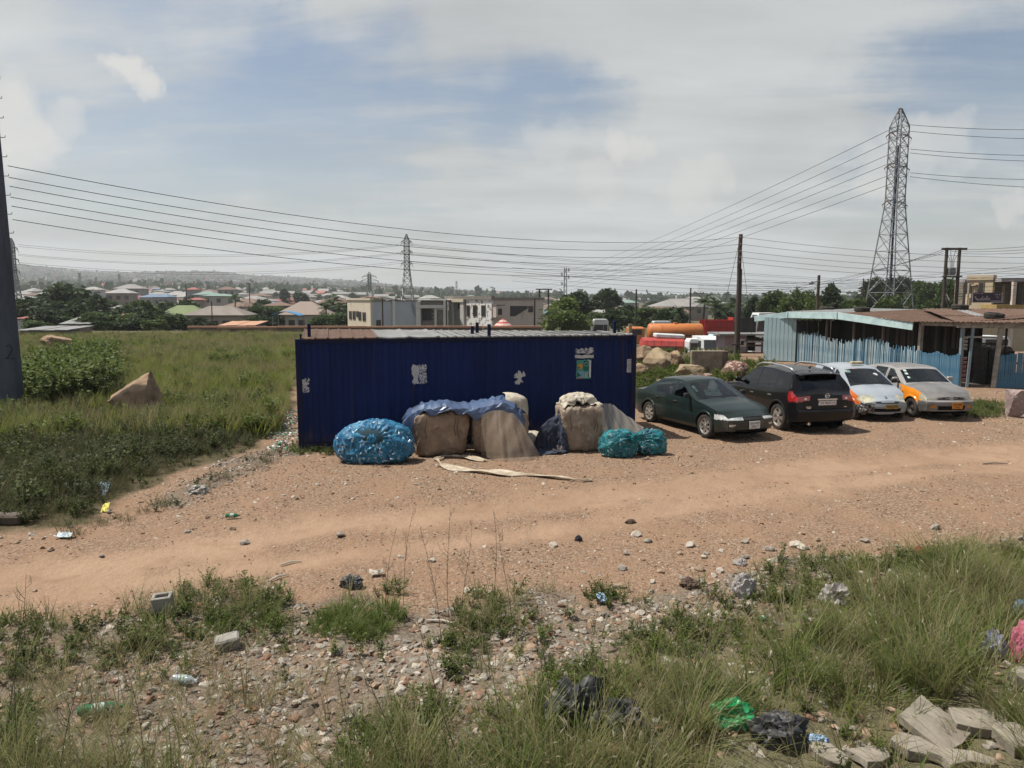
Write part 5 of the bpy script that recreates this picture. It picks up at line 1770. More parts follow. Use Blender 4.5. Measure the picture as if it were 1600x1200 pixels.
def bottle_bag(name, label, px, py, w, d, h, film, bottles, nb, seed, knot=(0.1,.25), group=None, rz=0.0, br=(.024,.20)):
 g = gpt(px, py)
 c = Vector((g.x, g.y + d / 2, g.z))
 t = thing(name, label, 'bag', c, rz, group)
 rng = np.random.default_rng(seed)
 H = np.array([w / 2, d / 2, h * .55])
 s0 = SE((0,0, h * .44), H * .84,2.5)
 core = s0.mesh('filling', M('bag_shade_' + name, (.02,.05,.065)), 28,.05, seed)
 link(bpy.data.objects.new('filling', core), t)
 # heap outline: flat bottom, sagging uneven top
 def shell(dv):
  r = 1 / ((np.abs(dv) ** 2.5).sum(-1, keepdims=True) ** (1 / 2.5))
  q = dv * r * H + np.array([0,0, h * .42])
  n_ = fbm(q[...,0] * 2.2 / w + 30 + seed, q[...,2] * 2.4 / h + q[...,1] * 2 + 30,3) - .5
  q = q * (1 + .30 * n_)[..., None]
  z01 = np.clip(q[...,2] / h, 0,1); q[...,0] *= 1.10 - .26 * z01 ** 1.5; q[...,1] *= 1.05 - .2 * z01
  q[...,2] = np.maximum(q[...,2], .006)
  return q
 mb = MB(); A, B, RR = [], [], []
 dvs = rng.normal(size=(nb, 3)); dvs /= np.linalg.norm(dvs, axis=1, keepdims=True)
 dvs = dvs[(dvs[:, 1] < .45)]
 for k, dv in enumerate(dvs):
  q = Vector(shell(dv[None])[0] * rng.uniform(.88,.955))
  if q.z < .03: q.z = .03
  n_ = Vector(dv / H).normalized(); tg = n_.orthogonal().normalized()
  tg = (Matrix.Rotation(rng.uniform(0,6.28), 3, n_) @ tg + n_ * rng.uniform(-.3,.3)).normalized()
  L_ = br[1] * rng.uniform(.7,1.15); rr = br[0] * rng.uniform(.85,1.2); a, b = q - tg * L_ * .5, q + tg * L_ * .5
  mb.tube([a, a + tg * .01, q + tg * L_ * .22, q + tg * L_ * .36, b], [rr * .8, rr, rr, rr * .45, rr * .4], 6, m=int(rng.integers(0,3)))
  A.append(a); B.append(b); RR.append(rr)
 o = mb.build('plastic_bottles', bottles, t, True); o['kind'] = 'stuff'
 A, B, RR = np.array([tuple(v) for v in A]), np.array([tuple(v) for v in B]), np.array(RR)
 # net drawn tight over the bottles, taking their bumps, and gathered into a knot at the front
 n1, n2 = 110,200
 kn = np.array([knot[0] * w, -d * .46, h * (.5 + knot[1])])
 th = -math.pi / 2 + math.pi * np.arange(n1 + 1) / n1; ph = 2 * math.pi * np.arange(n2) / n2
 T, P_ = np.meshgrid(th, ph, indexing='ij')
 dv = np.stack([np.cos(T) * np.cos(P_), np.cos(T) * np.sin(P_), np.sin(T)], -1)
 Q_ = shell(dv).reshape(-1,3); out = Q_ - np.array([0,0, h * .4]); out /= np.linalg.norm(out, axis=1, keepdims=True) + 1e-9
 bump_ = np.zeros(len(Q_)); D_ = B - A; LL = (D_ ** 2).sum(1)
 for c0 in range(0, len(Q_), 2000):
  q = Q_[c0:c0 + 2000, None, :] - A[None]; tt = np.clip((q * D_[None]).sum(-1) / LL, 0,1)
  dd = np.linalg.norm(q - tt[..., None] * D_[None], axis=-1)
  bump_[c0:c0 + 2000] = np.max(np.exp(-(dd / (RR * 1.25)) ** 2) * (.9 + .1 * np.sin(np.arange(len(A)))), axis=1)
 dk = np.linalg.norm(Q_ - kn, axis=1); ang = np.arctan2(Q_[:, 2] - kn[2], Q_[:, 0] - kn[0])
 disp = (bump_ - .55) * br[0] * 1.7 + .026 * np.sin(ang * 19 + 2 * np.sin(ang * 3)) * np.exp(-dk / .36) - .04 * np.exp(-(dk / .13) ** 2)
 V = Q_ + out * disp[:, None]; V[:, 2] = np.maximum(V[:, 2], .006)
 F = [(i * n2 + j, i * n2 + (j + 1) % n2, (i + 1) * n2 + (j + 1) % n2, (i + 1) * n2 + j) for i in range(n1) for j in range(n2)]
 link(bpy.data.objects.new('net', quads_mesh('net', V, np.array(F), film, True)), t)
 # knot
 mb = MB()
 for k in range(9):
  a = 2 * math.pi * k / 9
  e = Vector(kn) + Vector((math.cos(a) * .12,-.02 + rng.uniform(-.02,.02), math.sin(a) * .10))
  mb.tube([e, Vector(kn) + Vector((math.cos(a) * .035,-.06, math.sin(a) * .035)), Vector(kn) + Vector((math.cos(a + .5) * .03,-.12, math.sin(a + .5) * .03)), Vector(kn) + Vector((math.cos(a + 1.0) * .09,-.13 - .03 * rng.random(), math.sin(a + 1.0) * .08))], [.012,.02,.02,.028], 6)
 mb.build('knot', film, t, True)
 return t
build_bales()
def net_mat(name, c1, c2):
 m = M(name, c1, c2,5, rough=.5, spec=.3, lo=.36, hi=.68)
 nt = m.node_tree; N, L = nt.nodes, nt.links
 tr = N.new('ShaderNodeBsdfTransparent'); ms = N.new('ShaderNodeMixShader'); n = N.new('ShaderNodeTexNoise'); n.inputs['Scale'].default_value = 9; n.inputs['Detail'].default_value = 4
 tc = N.new('ShaderNodeTexCoord'); L.new(tc.outputs['Object'], n.inputs['Vector'])
 r = N.new('ShaderNodeMapRange'); L.new(n.outputs['Fac'], r.inputs['Value']); r.inputs['From Min'].default_value = .38; r.inputs['From Max'].default_value = .62; r.inputs['To Min'].default_value = .45; r.inputs['To Max'].default_value = .85
 L.new(r.outputs[0], ms.inputs[0]); L.new(tr.outputs[0], ms.inputs[1]); L.new(N['Principled BSDF'].outputs[0], ms.inputs[2]); L.new(ms.outputs[0], N['Material Output'].inputs[0])
 return m
bot_mats = [M('bottle_clear', (.36,.50,.58),(.16,.34,.46), 20, rough=.25, spec=.6), M('bottle_pale', (.46,.52,.55),(.34,.42,.47), 20, rough=.25, spec=.6), M('bottle_blue', (.05,.20,.32), rough=.25, spec=.6)]
film_teal = net_mat('blue_net_bag', (0.008,0.105,0.24),(.035,.235,.40))
film_teal2 = net_mat('teal_net_bag', (0.006,0.10,0.13),(.015,.22,.24))
bot_dk = [M('bottle_grey', (.13,.18,.23),(.07,.10,.14), 20, rough=.3, spec=.5), M('bottle_slate', (.08,.115,.16), rough=.3), M('bottle_light', (.34,.38,.42), rough=.3)]
bottle_bag('bottle_bag', 'big blue net bag bulging with plastic bottles at the left of the bales', 578,727,1.66,1.05,.90, film_teal, bot_mats, 900,3, (.04,.12))
bottle_bag('bottle_bag', 'teal net bag of dark bottles under the clear film, left of its twin', 970,717,.86,.72,.62, film_teal2, bot_dk, 300,5, (.30,.28), 'teal bags beside the upright bale', .1, (.017,.13))
bottle_bag('bottle_bag', 'teal net bag of dark bottles nearest the green car', 1019,712,.72,.66,.56, film_teal2, bot_dk, 240,8, (-.30,.28), 'teal bags beside the upright bale', -.1, (.017,.13))
# ---- roadside shack
def V2(p): return Vector((p.x, p.y))
pale_blue = M('pale_blue_paint', (0.34,0.45,0.47),(0.25,0.34,0.37), 3, rough=.75, sc=(1,1,.3), col3=(.42,.40,.36), c3lo=.62, c3hi=.72, c3scale=6)
fascia_blue = M('fascia_paint', (0.42,0.55,0.55),(0.33,0.44,0.45), 2, rough=.75, col3=(.20,.20,.18), c3lo=.64, c3hi=.74, c3scale=3)
picket_a = M('picket_paint', (0.19,0.30,0.37),(0.30,0.41,0.46), 3, rough=.85, sc=(2,2,.6), col3=(.30,.26,.20), c3lo=.62, c3hi=.72, c3scale=7)
picket_b = M('picket_paint_blue', (0.045,0.125,0.205),(0.075,0.165,0.235), 4, rough=.85, sc=(2,2,.6))
picket_c = M('picket_paint_worn', (0.36,0.42,0.43),(0.22,0.25,0.25), 4, rough=.9, sc=(2,2,.6))
old_wood = M('old_wood', (0.15,0.12,0.10),(0.085,0.068,0.055), 5, rough=.9, sc=(1,1,.2), bump=.3)
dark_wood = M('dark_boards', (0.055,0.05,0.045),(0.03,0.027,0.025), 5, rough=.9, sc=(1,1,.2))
grey_wood = M('weathered_beam', (0.30,0.28,0.245),(0.18,0.165,0.14), 5, rough=.9, bump=.3)
post_blue = M('post_paint', (0.16,0.21,0.24),(0.14,0.16,0.17), 5, rough=.85)
crate_red = M('crate_plastic_maroon', (0.17,0.075,0.07),(0.12,0.05,0.05), 5, rough=.6)
crate_blk = M('crate_plastic_black', (0.02,0.02,0.02),(0.04,0.04,0.04), 5, rough=.5)
def build_shack():
 L0 = gpt(1192,563); L1 = gpt(1243,566); R2 = gpt(1497,605)
 t = thing('roadside_shack', 'low pale blue timber shack with picket walls, open front and rusty sheet roof', 'shack', (L1.x, L1.y, 0))
 base = Vector((L1.x, L1.y, 0))
 def loc(p): return Vector(p) - base
 W0 = V2(L1); WR = V2(R2)
 e = (WR - W0); Lf = e.length; e.normalize()              # along the front
 nrm = Vector((e.y, -e.x))                                   # outwards
 if nrm.x > 0: nrm = -nrm
 inn = -nrm
 def P(s, d, z):
  """s metres along the front, d metres inwards"""
  q = W0 + e * s + inn * d
  return Vector((q.x, q.y, z)) - base
 rzF = math.atan2(e.y, e.x)
 rng = random.Random(6)
 # left panel: tongue and groove boards
 f = V2(L1) - V2(L0); Ll = f.length; f.normalize()
 rzl = math.atan2(f.y, f.x); nb = 8
 for k in range(nb):
  mb = MB(); w = Ll / nb
  mb.bbox((0,0,0),(w - .014,.03,2.40 + rng.uniform(-.02,.02)), .008)
  q = V2(L0) + f * (w * (k + .5))
  mb.build('board', pale_blue, t, loc=(q.x - base.x, q.y - base.y, 1.22), rot=(0, rng.uniform(-.004,.004), rzl))
 mb = MB(); mb.box((0,0,0),(Ll, .02,2.38))
 fi = Vector((-f.y, f.x));
 q = V2(L0) + f * Ll / 2 + fi * .04
 mb.build('backing_panel', dark_wood, t, loc=(q.x - base.x, q.y - base.y, 1.20), rot=(0,0, rzl))
 # front pickets: pale and uneven up to 6.7 m, then blue
 s = .03; n = 0
 s_end = Lf * .80
 while s < s_end and n < 290:
  w = rng.uniform(.034,.055)
  hgt = 1.50 + .12 * math.sin(s * 1.3) + rng.uniform(-.17,.12) - .05 * s / 6
  mb = MB(); mb.bbox((0,0, hgt / 2),(w, .022, hgt), .005)
  lean = rng.uniform(-.02,.02)
  q = P(s, rng.uniform(-.01,.01), .03)
  mb.build('picket', rng.choice([picket_a, picket_a, picket_a, picket_c, picket_b]), t, loc=q, rot=(0, lean, rzF + rng.uniform(-.08,.08)))
  s += w + rng.uniform(.012,.045); n += 1
 while s < Lf and n < 340:
  w = .052
  hgt = 1.22 + .06 * math.sin(s * 5) + rng.uniform(-.03,.03)
  mb = MB(); mb.bbox((0,0, hgt / 2),(w, .022, hgt), .006)
  mb.build('picket', picket_b, t, loc=P(s, rng.uniform(-.006,.006), .03), rot=(0, rng.uniform(-.01,.01), rzF))
  s += w + .008; n += 1
 for z in (.42,1.05):
  mb = MB(); mb.box((0,0,0),(Lf, .05,.07)); mb.build('fence_rail', old_wood, t, loc=P(Lf / 2,.045, z), rot=(0,0, rzF))
 # posts along the front
 for s_, r_, h_, mt in ((.05,.055,2.34, pale_blue),(2.6,.05,2.4, old_wood),(4.8,.05,2.35, old_wood),(6.9,.05,2.3, old_wood),(Lf * .80,.075,2.35, grey_wood),(Lf - .05,.06,2.38, post_blue)):
  mb = MB(); mb.bbox((0,0, h_ / 2),(r_ * 2, r_ * 2, h_), .01); mb.build('post', mt, t, loc=P(s_, .07,0), rot=(0, rng.uniform(-.01,.01), rzF))
 # dark plank wall inside, planks of many widths with gaps
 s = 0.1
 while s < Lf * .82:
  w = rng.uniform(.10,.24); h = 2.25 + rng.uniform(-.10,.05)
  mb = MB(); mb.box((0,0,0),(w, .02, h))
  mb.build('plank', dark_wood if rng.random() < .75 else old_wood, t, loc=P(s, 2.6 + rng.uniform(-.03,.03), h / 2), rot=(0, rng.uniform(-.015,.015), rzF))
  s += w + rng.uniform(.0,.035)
 mb = MB(); mb.box((0,0,0),(Lf * .84,.04,2.45)); mb.build('back_wall', dark_wood, t, loc=P(Lf * .41,2.72,1.22), rot=(0,0, rzF))  # solid panel added behind the gapped planks to keep the interior dark
 s = -.05
 while s < 2.7:
  w = rng.uniform(.12,.24); h = 2.3 + rng.uniform(-.06,.05); q = P(.12, s, h / 2)
  mb = MB(); mb.box((0,0,0),(w, .02, h)); mb.build('plank', dark_wood, t, loc=q, rot=(0,0, math.atan2(inn.y, inn.x))); s += w + .004  # added end wall, closes off the interior so it stays dark
 # fascia boards: the front edge falls away at both ends
 def beam(a, b, h, th, mt, name):
  d = b - a; L_ = d.length; x = d.normalized(); yv = Vector((-x.y, x.x, 0)).normalized(); zv = x.cross(yv)
  M3 = Matrix((x, yv, zv)).transposed()
  mb = MB(); mb.bbox((0,0,0),(L_, th, h), .012, rot=M3)
  return mb.build(name, mt, t, loc=(a + b) / 2)
 out = .42
 zt = 2.56
 A0 = Vector((L0.x, L0.y, 2.30)) - base + Vector((nrm.x * .2 - e.x * .75, nrm.y * .2 - e.y * .75,.0))
 A1 = P(-.25,-out, zt); A2 = P(Lf * .36,-out, zt + .06); A3 = P(Lf * .80,-out + .1,2.30)
 beam(A0, A1,.32,.035, fascia_blue, 'fascia_board')
 beam(A1 + (A2 - A1) * .004, A2,.33,.035, fascia_blue, 'fascia_board')
 beam(A2 + (A3 - A2) * .004, A3,.33,.035, fascia_blue, 'fascia_board')
 for q in (A1, A2):
  mb = MB(); mb.bbox(q + Vector((nrm.x * .03, nrm.y * .03,0)),(.09,.09,.36), .01, rot=(0,0, rzF)); mb.build('fascia_joint', fascia_blue, t)
 # roof over the blue part: low sheets behind the fascia
 def sheet(p00, p10, p11, p01, mat, name='roof_sheet', waves=5):
  mb = MB(); G = []
  for i in range(waves * 4 + 1):
   u = i / (waves * 4)
   row = []
   for k in range(4):
    v = k / 3
    q = (p00 * (1 - u) + p10 * u) * (1 - v) + (p01 * (1 - u) + p11 * u) * v
    row.append(q + Vector((0,0,.018 * math.sin(2 * math.pi * i / 4) + rng.uniform(-.004,.004))))
   G.append(row)
  mb.grid(G); o = mb.build(name, mat, t)
  md = o.modifiers.new('thickness', 'SOLIDIFY'); md.thickness = .004
  return o
 zr = lambda s: 2.68 if s < Lf * .36 else 2.68 - (s - Lf * .36) / (Lf * .44) * .26
 ns = 9
 back = 4.2
 for k in range(ns):
  s0, s1 = -.3 + (Lf * .80 + .3) * k / ns, -.3 + (Lf * .80 + .3) * (k + 1) / ns + .06
  sheet(P(s0,-out + .03, zr(s0) + .06), P(s1,-out + .03, zr(s1) + .06), P(s1, back, zr(s1) + .22), P(s0, back, zr(s0) + .22), roof_grey if k < 4 else roof_rust, waves=4)
 # right hand part: verandah with gate and the second picket fence
 F0 = V2(R2); F1 = V2(gpt(1640,609))
 g = (F1 - F0); g.normalize(); gi = Vector((-g.y, g.x))
 rzG = math.atan2(g.y, g.x)
 def Q(s, d, z):
  q = F0 + g * s + gi * d
  return Vector((q.x, q.y, z)) - base
 def s_at(px, py):
  d = px_dir(px, py); o = Vector((0,0, CAM_H)); n3 = Vector((gi.x, gi.y, 0))
  k = (Vector((F0.x, F0.y, 0)) - o).dot(n3) / d.dot(n3); p_ = o + d * k
  return (V2(p_) - F0).dot(g), p_.z
 s1, _ = s_at(1513,560); s2, _ = s_at(1556,560); sE, _ = s_at(1680,560)
 s = s2 + .10
 while s < sE:
  hgt = 1.30 + .05 * math.sin(s * 4) + rng.uniform(-.03,.03)
  mb = MB(); mb.bbox((0,0, hgt / 2),(.055,.022, hgt), .006)
  mb.build('picket', picket_b, t, loc=Q(s, 0,.03), rot=(0, rng.uniform(-.01,.01), rzG)); s += .063
 for z in (.4,1.0):
  mb = MB(); mb.box((0,0,0),(sE - s2,.05,.07)); mb.build('fence_rail', old_wood, t, loc=Q((s2 + sE) / 2,.05, z), rot=(0,0, rzG))
 for (s_, w_, lean, mt, h_) in ((s1 + .02,.10,.03, post_blue, 2.36),(s2 - .02,.17,.05, grey_wood, 2.36),(sE - .1,.12,0, grey_wood, 2.3)):
  mb = MB(); mb.bbox((0,0, h_ / 2),(w_, .10, h_), .012); mb.build('post', mt, t, loc=Q(s_, .0,0), rot=(0, lean, rzG))
 mb = MB(); mb.bbox((0,0,0),(sE + .2,.08,.22), .01); mb.build('eave_beam', grey_wood, t, loc=Q(sE / 2 - .1,-.06,2.44), rot=(0,0, rzG))
 mb = MB(); mb.bbox((0,0,0),(s2 - s1 + .2,.06,.07), .01); mb.build('lintel', grey_wood, t, loc=Q((s1 + s2) / 2,.0,1.98), rot=(0,0, rzG))
 # beam joining the blue front to the verandah
 beam(P(Lf * .80,-.02,2.42), Q(-.02,-.06,2.46), .16,.07, grey_wood, 'eave_beam')
 # louvre boards beside the gate: maroon slats and dark crates built into the wall
 for k in range(6):
  mb = MB(); mb.bbox((0,0,0),(s1 - .12,.03,.12), .008)
  mb.build('slat', M('maroon_slat', (.19,.10,.095),(.12,.07,.065), 6) if k == 0 else bpy.data.materials['maroon_slat'], t, loc=Q(s1 / 2 + .02,.04,.30 + k * .165), rot=(.25,0, rzG))
 for k in range(4):
  mb = MB(); mb.bbox((0,0,0),(s1 - .10,.03,.10), .006); mb.build('slat', grey_wood, t, loc=Q(s1 / 2,.05,1.52 + k * .14), rot=(0, rng.uniform(-.06,.06), rzG))
 # rusty roof, two rows of sheets
 nr_ = 11
 rowA = lambda s: Q(s, -.30,2.55)
 for k in range(nr_):
  a, b_ = -.25 + (sE + .9) * k / nr_, -.25 + (sE + .9) * (k + 1) / nr_ + .07
  ra = rng.uniform(-.04,.04)
  sheet(Q(a, -.32 + ra, 2.56), Q(b_, -.32 + ra, 2.56), Q(b_, 2.9,2.72), Q(a, 2.9,2.72), roof_rust if k != 4 else roof_rust, waves=3)
  sheet(Q(a, 2.8,2.735), Q(b_, 2.8,2.735), Q(b_, 7.4,2.97), Q(a, 7.4,2.97), roof_rust if k != 3 else roof_grey, waves=3)
 # fill between both roofs along the diagonal
 for k in range(5):
  a, b_ = k / 5, (k + 1) / 5 + .02
  p0, p1 = P(Lf * (.80 + .2 * a), -.30,2.50 + .05 * a), P(Lf * (.80 + .2 * b_), -.30,2.50 + .05 * b_)
  sheet(p0, p1, P(Lf * (.80 + .2 * b_), 4.4,2.78), P(Lf * (.80 + .2 * a), 4.4,2.78), roof_rust, waves=2)
 # dark rear wall of the verandah with a slit of light, and a floor slab
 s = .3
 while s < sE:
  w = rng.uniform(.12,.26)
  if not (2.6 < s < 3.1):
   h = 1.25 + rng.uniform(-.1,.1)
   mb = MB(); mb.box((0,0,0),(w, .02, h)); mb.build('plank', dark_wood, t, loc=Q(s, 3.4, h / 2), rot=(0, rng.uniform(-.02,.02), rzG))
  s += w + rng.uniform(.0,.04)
 for k in range(4):
  mb = MB(); mb.bbox((0,0,1.3),(.07,.07,2.6), .01); mb.build('post', dark_wood, t, loc=Q(.8 + k * 1.5,3.3,0), rot=(0,0, rzG))
 mb = MB(); mb.box((0,0,0),(s2 - s1 + .6,1.6,.12)); mb.build('floor_slab', M('threshold_earth', (.09,.075,.06),(.06,.05,.04), 5), t, loc=Q((s1 + s2) / 2,.85,.05), rot=(0,0, rzG))
 # stacked crates in the gateway
 def crate_mesh():
  mb = MB(); w, d, h = .42,.34,.26
  for z in (0,.07,.14,.21):
   mb.box((0,-d / 2, z + .02),(w, .012,.035)); mb.box((0, d / 2, z + .02),(w, .012,.035))
   mb.box((-w / 2,0, z + .02),(.012, d, .035)); mb.box((w / 2,0, z + .02),(.012, d, .035))
  for k in range(5):
   mb.box((-w / 2 + w * k / 4,-d / 2, h / 2 - .005),(.02,.016, h)); mb.box((-w / 2 + w * k / 4, d / 2, h / 2 - .005),(.02,.016, h))
  mb.box((0,0,.008),(w, d, .012))
  return mb.mesh('crate', crate_blk)
 cm = crate_mesh(); i = 0
 words = ['bottom', 'second', 'third', 'fourth', 'fifth', 'top']
 for col, s_ in enumerate((s1 + .55, s1 + 1.08)):
  for k in range(6):
   o = inst('bottle_crate', cm, None, Q(s_, .75,.12 + k * .27) + base, (0,0, rzG + rng.uniform(-.06,.06)))
   tag(o, 'black plastic bottle crate, %s of the %s stack in the shack gateway' % (words[k], 'left' if col == 0 else 'right'), 'crate', 'black crates stacked in the shack gateway')
 return t, P, Q, base, zr, Lf, sE
SH = build_shack()
def build_tyres():
 t_, P, Q, base, zr, Lf, sE = SH
 mb = MB()
 prof = []
 for k in range(16):
  a = 2 * math.pi * k / 16
  prof.append((.235 + .085 * math.cos(a) * (1.0), .095 * math.sin(a)))
 # outer tread flatter
 prof = [(.20,-.085),(.21,-.10),(.27,-.105),(.31,-.09),(.325,-.06),(.325,-.02),(.318,-.015),(.318,.015),(.325,.02),(.325,.06),(.31,.09),(.27,.105),(.21,.10),(.20,.085)]
 mb.lathe(prof, n=28); me = mb.mesh('tyre', K_rubber, True, 40)
 for (px, py, d, lab, rx) in ((1293,483,41.0, 'old car tyre lying on the grey end of the shack roof above the pickets', .05),(1347,484,36.5, 'old car tyre lying where the grey shack roof meets the rust', .04),
         (1553,497,29.6, 'old car tyre lying on the rusty roof edge above the gateway', .10),(1500,481,34.6, 'old car tyre lying near the ridge of the rusty roof', .04)):
  p = zax(px, py, d)
  dg = bpy.context.evaluated_depsgraph_get()
  hit, locn, nn, *_ = scene.ray_cast(dg, Vector((p.x, p.y, 8)), Vector((0,0,-1)))
  z = locn.z if hit and locn.z > 1.5 else p.z - .1
  o = inst('tyre_weight', me, None, (p.x, p.y, z + .115),(rx, .03,0), 1.12)
  tag(o, lab, 'tyre', 'old tyres weighing down the shack roof')
build_tyres()
# ---- buildings behind the yard
def mat_wall(name, c, c2, c3): return M(name, c, c2,0.5, rough=.9, col3=c3, c3lo=.56, c3hi=.72, c3scale=0.9, sc3=(1,1,.3))
B_cream = mat_wall('cream_render', (.58,.51,.40),(.52,.45,.35),(.36,.31,.24))
B_bluegrey = mat_wall('blue_grey_render', (.36,.39,.415),(.41,.43,.45),(.18,.19,.20))
B_pale = mat_wall('pale_grey_render', (.55,.54,.51),(.48,.47,.44),(.28,.27,.25))
B_tan = mat_wall('pinkish_tan_render', (.52,.44,.385),(.48,.405,.35),(.38,.31,.265))
B_block = M('concrete_blocks', (.235,.215,.19),(.19,.17,.15), 3, rough=.95)
B_dark = M('window_dark', (.02,.02,.022),(.035,.035,.035), 5, rough=.3, spec=.5)
B_mort = M('mortar', (.15,.14,.125), rough=.95)
B_red = M('red_awning', (.36,.07,.06), rough=.7)
B_redp = M('pale_awning_stripe', (.50,.36,.32), rough=.7)
B_white = M('white_paint', (.62,.62,.60),(.5,.5,.48), 2, rough=.8)
B_brown = M('brown_frame', (.14,.10,.07), rough=.8)
def build_blocks():
 D = 92.0
 def XZ(px, py, d=D):
  p = zax(px, py, d); return p.x, p.z
 gz = -3.6
 # two sided houses: pieces are measured on the face they belong to
 def face(t, K, ang, left):
  """vertical face through the corner K; returns a builder that takes pixel rectangles"""
  d = Vector((-math.cos(ang), math.sin(ang))) if left else Vector((math.cos(ang), math.sin(ang)))
  n = Vector((-d.y, d.x)) if left else Vector((d.y, -d.x))
  if n.y > 0: n = -n
  rz = math.atan2(d.y, d.x)
  def at(px, py):
   v = px_dir(px, py); o = Vector((0,0, CAM_H)); n3 = Vector((n.x, n.y, 0))
   k = (Vector((K.x, K.y, 0)) - o).dot(n3) / v.dot(n3); p = o + v * k
   return (p.xy - K).dot(d), p.z
  def put(name, mat, u0, u1, z0, z1, d0, d1, par=None):
   """box between u0..u1 along the face, d0..d1 outwards"""
   c = K + d * ((u0 + u1) / 2) + n * ((d0 + d1) / 2)
   mb = MB(); mb.box((c.x - t.location.x, c.y - t.location.y, (z0 + z1) / 2 - t.location.z),(abs(u1 - u0), abs(d1 - d0), abs(z1 - z0)), rot=(0,0, rz))
   return mb.build(name, mat, par or t)
  def rect(name, mat, px0, py0, px1, py1, d0, d1, par=None, pad=0):
   a, b = at(px0, py1), at(px1, py0)
   u0, u1 = min(a[0], b[0]) - pad, max(a[0], b[0]) + pad
   return put(name, mat, u0, u1, a[1] - pad, b[1] + pad, d0, d1, par)
  def win(px0, py0, px1, py1):
   f = rect('window', B_brown, px0, py0, px1, py1,-.02,.06, None, .09); rect('pane', B_dark, px0, py0, px1, py1,.055,.085, f)
  return at, put, rect, win
 # --- A: cream house with blue grey flank
 K = zax(579,490, D).xy
 zt = zax(579,469, D).z
 t = thing('block_house', 'two storey house with a cream end and long blue grey flank wall', 'building', (K.x, K.y, gz))
 at1, put1, rect1, win1 = face(t, K, R(50), True)
 at2, put2, rect2, win2 = face(t, K, R(40), False)
 wl = at1(543,490)[0]; wr_ = at2(652,490)[0]
 put1('wall', B_cream, 0, wl, gz, zt, -.3,0)
 put2('wall', B_bluegrey, .003, wr_, gz, zt - .15,-.3,-.003)
 put1('parapet', B_cream, -.1, wl + .1, zt + .003, zt + .24,-.4,.12)
 put2('roof_edge', B_brown, .2, wr_ + .1, zt - .147, zt - .02,-.5,.12)
 put2('roof_slab', B_block, .3, wr_ - .1, zt - .4, zt - .2,-wl, -.31)
 put1('back_wall', B_cream, wl - .3, wl - .003, gz, zt - .1,-wr_, -.31)
 for a, b, c, d_ in ((546.5,549,487,497.5),(552,555,487,498),(557.5,560,487,494),(561,564,488,499),(567.5,571,489,500)): win1(a, c, b, d_)
 rect2('window', B_dark, 588,500,595,511,-.01,.03)
 rect2('pilaster', B_pale, 613,470,616,516,.003,.2)
 def part(name, mat, a, b, c, d_, e, f, par=None, base=None):
  """box from x a..b, y c..d, z e..f in world coordinates"""
  base = base or t
  mb = MB(); mb.box(((a + b) / 2 - t.location.x, (c + d_) / 2 - t.location.y, (e + f) / 2 - t.location.z),(b - a, d_ - c, f - e))
  return mb.build(name, mat, par or t)
 # --- B: unfinished block building
 x3, zt3 = XZ(653,471); x4, _ = XZ(699,471)
 t = thing('unfinished_building', 'unfinished grey block building with one large dark opening', 'building', (x3, D, gz))
 xa, za = XZ(656,501); xb, zb = XZ(673,483)
 # laid block by block round the opening
 part('backing_wall', B_mort, x3 + .3, x4 - .1, D + .9, D + 1.0, gz, za)
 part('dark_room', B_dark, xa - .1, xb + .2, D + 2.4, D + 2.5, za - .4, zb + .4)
 bl = MB(); bl.bbox((0,0,0),(.43,.22,.20), .012); bme = bl.mesh('block', B_block)
 z = za - 2.3; row = 0
 rng = random.Random(3); nb = 0
 while z < zb + .1:
  x = x3 + .45 + (.22 if row % 2 else 0)
  while x < x4 - .3:
   if not (xa - .1 < x < xb + .15 and z > za - .05) and nb < 280:
    o = inst('block', bme, t, (x - t.location.x, .85 + rng.uniform(-.015,.015), z - gz)); nb += 1
   x += .455
  z += .225; row += 1
 part('column', B_pale, x3 - .3, x3 + .25, D + .3, D + .9, gz, zt3)
 xa_, _ = XZ(680,500); part('column', B_pale, xa_ - .15, xa_ + .15, D + .5, D + .98, gz, zt3 - .8)
 part('column', B_pale, x4 - .55, x4, D + .3, D + .9, gz, zt3)
 part('ring_beam', B_pale, x3 - .3, x4, D + .25, D + 1.0, zt3 - .85, zt3 - .45)
 part('upper_wall', B_block, x3 + .3, x4 - .6, D + .6, D + .95, zt3 - .45, zt3 + .1)
 part('floor_slab', B_pale, x3 - .2, x4, D + .2, D + 6, za - 2.75, za - 2.45)
 part('side_wall', B_bluegrey, x3, x3 + .2, D + .95, D + 8, gz, zt3)
 part('roof_slab', B_pale, x3 - .35, x4 + .1, D + .2, D + 8, zt3 + .1, zt3 + .22)
 # --- C: tall porch tower, pale patterned front facing left, tan flank facing right
 K = zax(768,490, D - 1).xy
 zt = zax(768,467, D - 1).z
 t = thing('block_house', 'pinkish two storey house with patterned white front and a stair window', 'building', (K.x, K.y, gz))
 at1, put1, rect1, win1 = face(t, K, R(44), True)
 at2, put2, rect2, win2 = face(t, K, R(46), False)
 w1 = at1(729,490)[0]; w2 = at2(849,490)[0]; w0 = at1(697,490)[0]
 put1('wall', M('patterned_render', (.68,.67,.64),(.22,.19,.18), 2.4, rough=.9, detail=2, lo=.54, hi=.58, sc=(1,1,.8)), 0, w1, gz, zt - .1,-.3,0)
 put2('wall', B_tan, .003, w2, gz, zt - .15,-.3,-.003)
 put1('parapet', B_block, -.1, w0 + .1, zt - .097, zt + .36,-.45,.14)
 put2('parapet', B_block, .15, w2 + .1, zt - .147, zt + .16,-.45,.12)
 put2('roof_slab', B_block, .3, w2 - .1, zt - .4, zt - .2,-w0,-.46)
 put1('wall', B_pale, w1 + .003, w0, gz, zt - .4,-1.2,-.9)
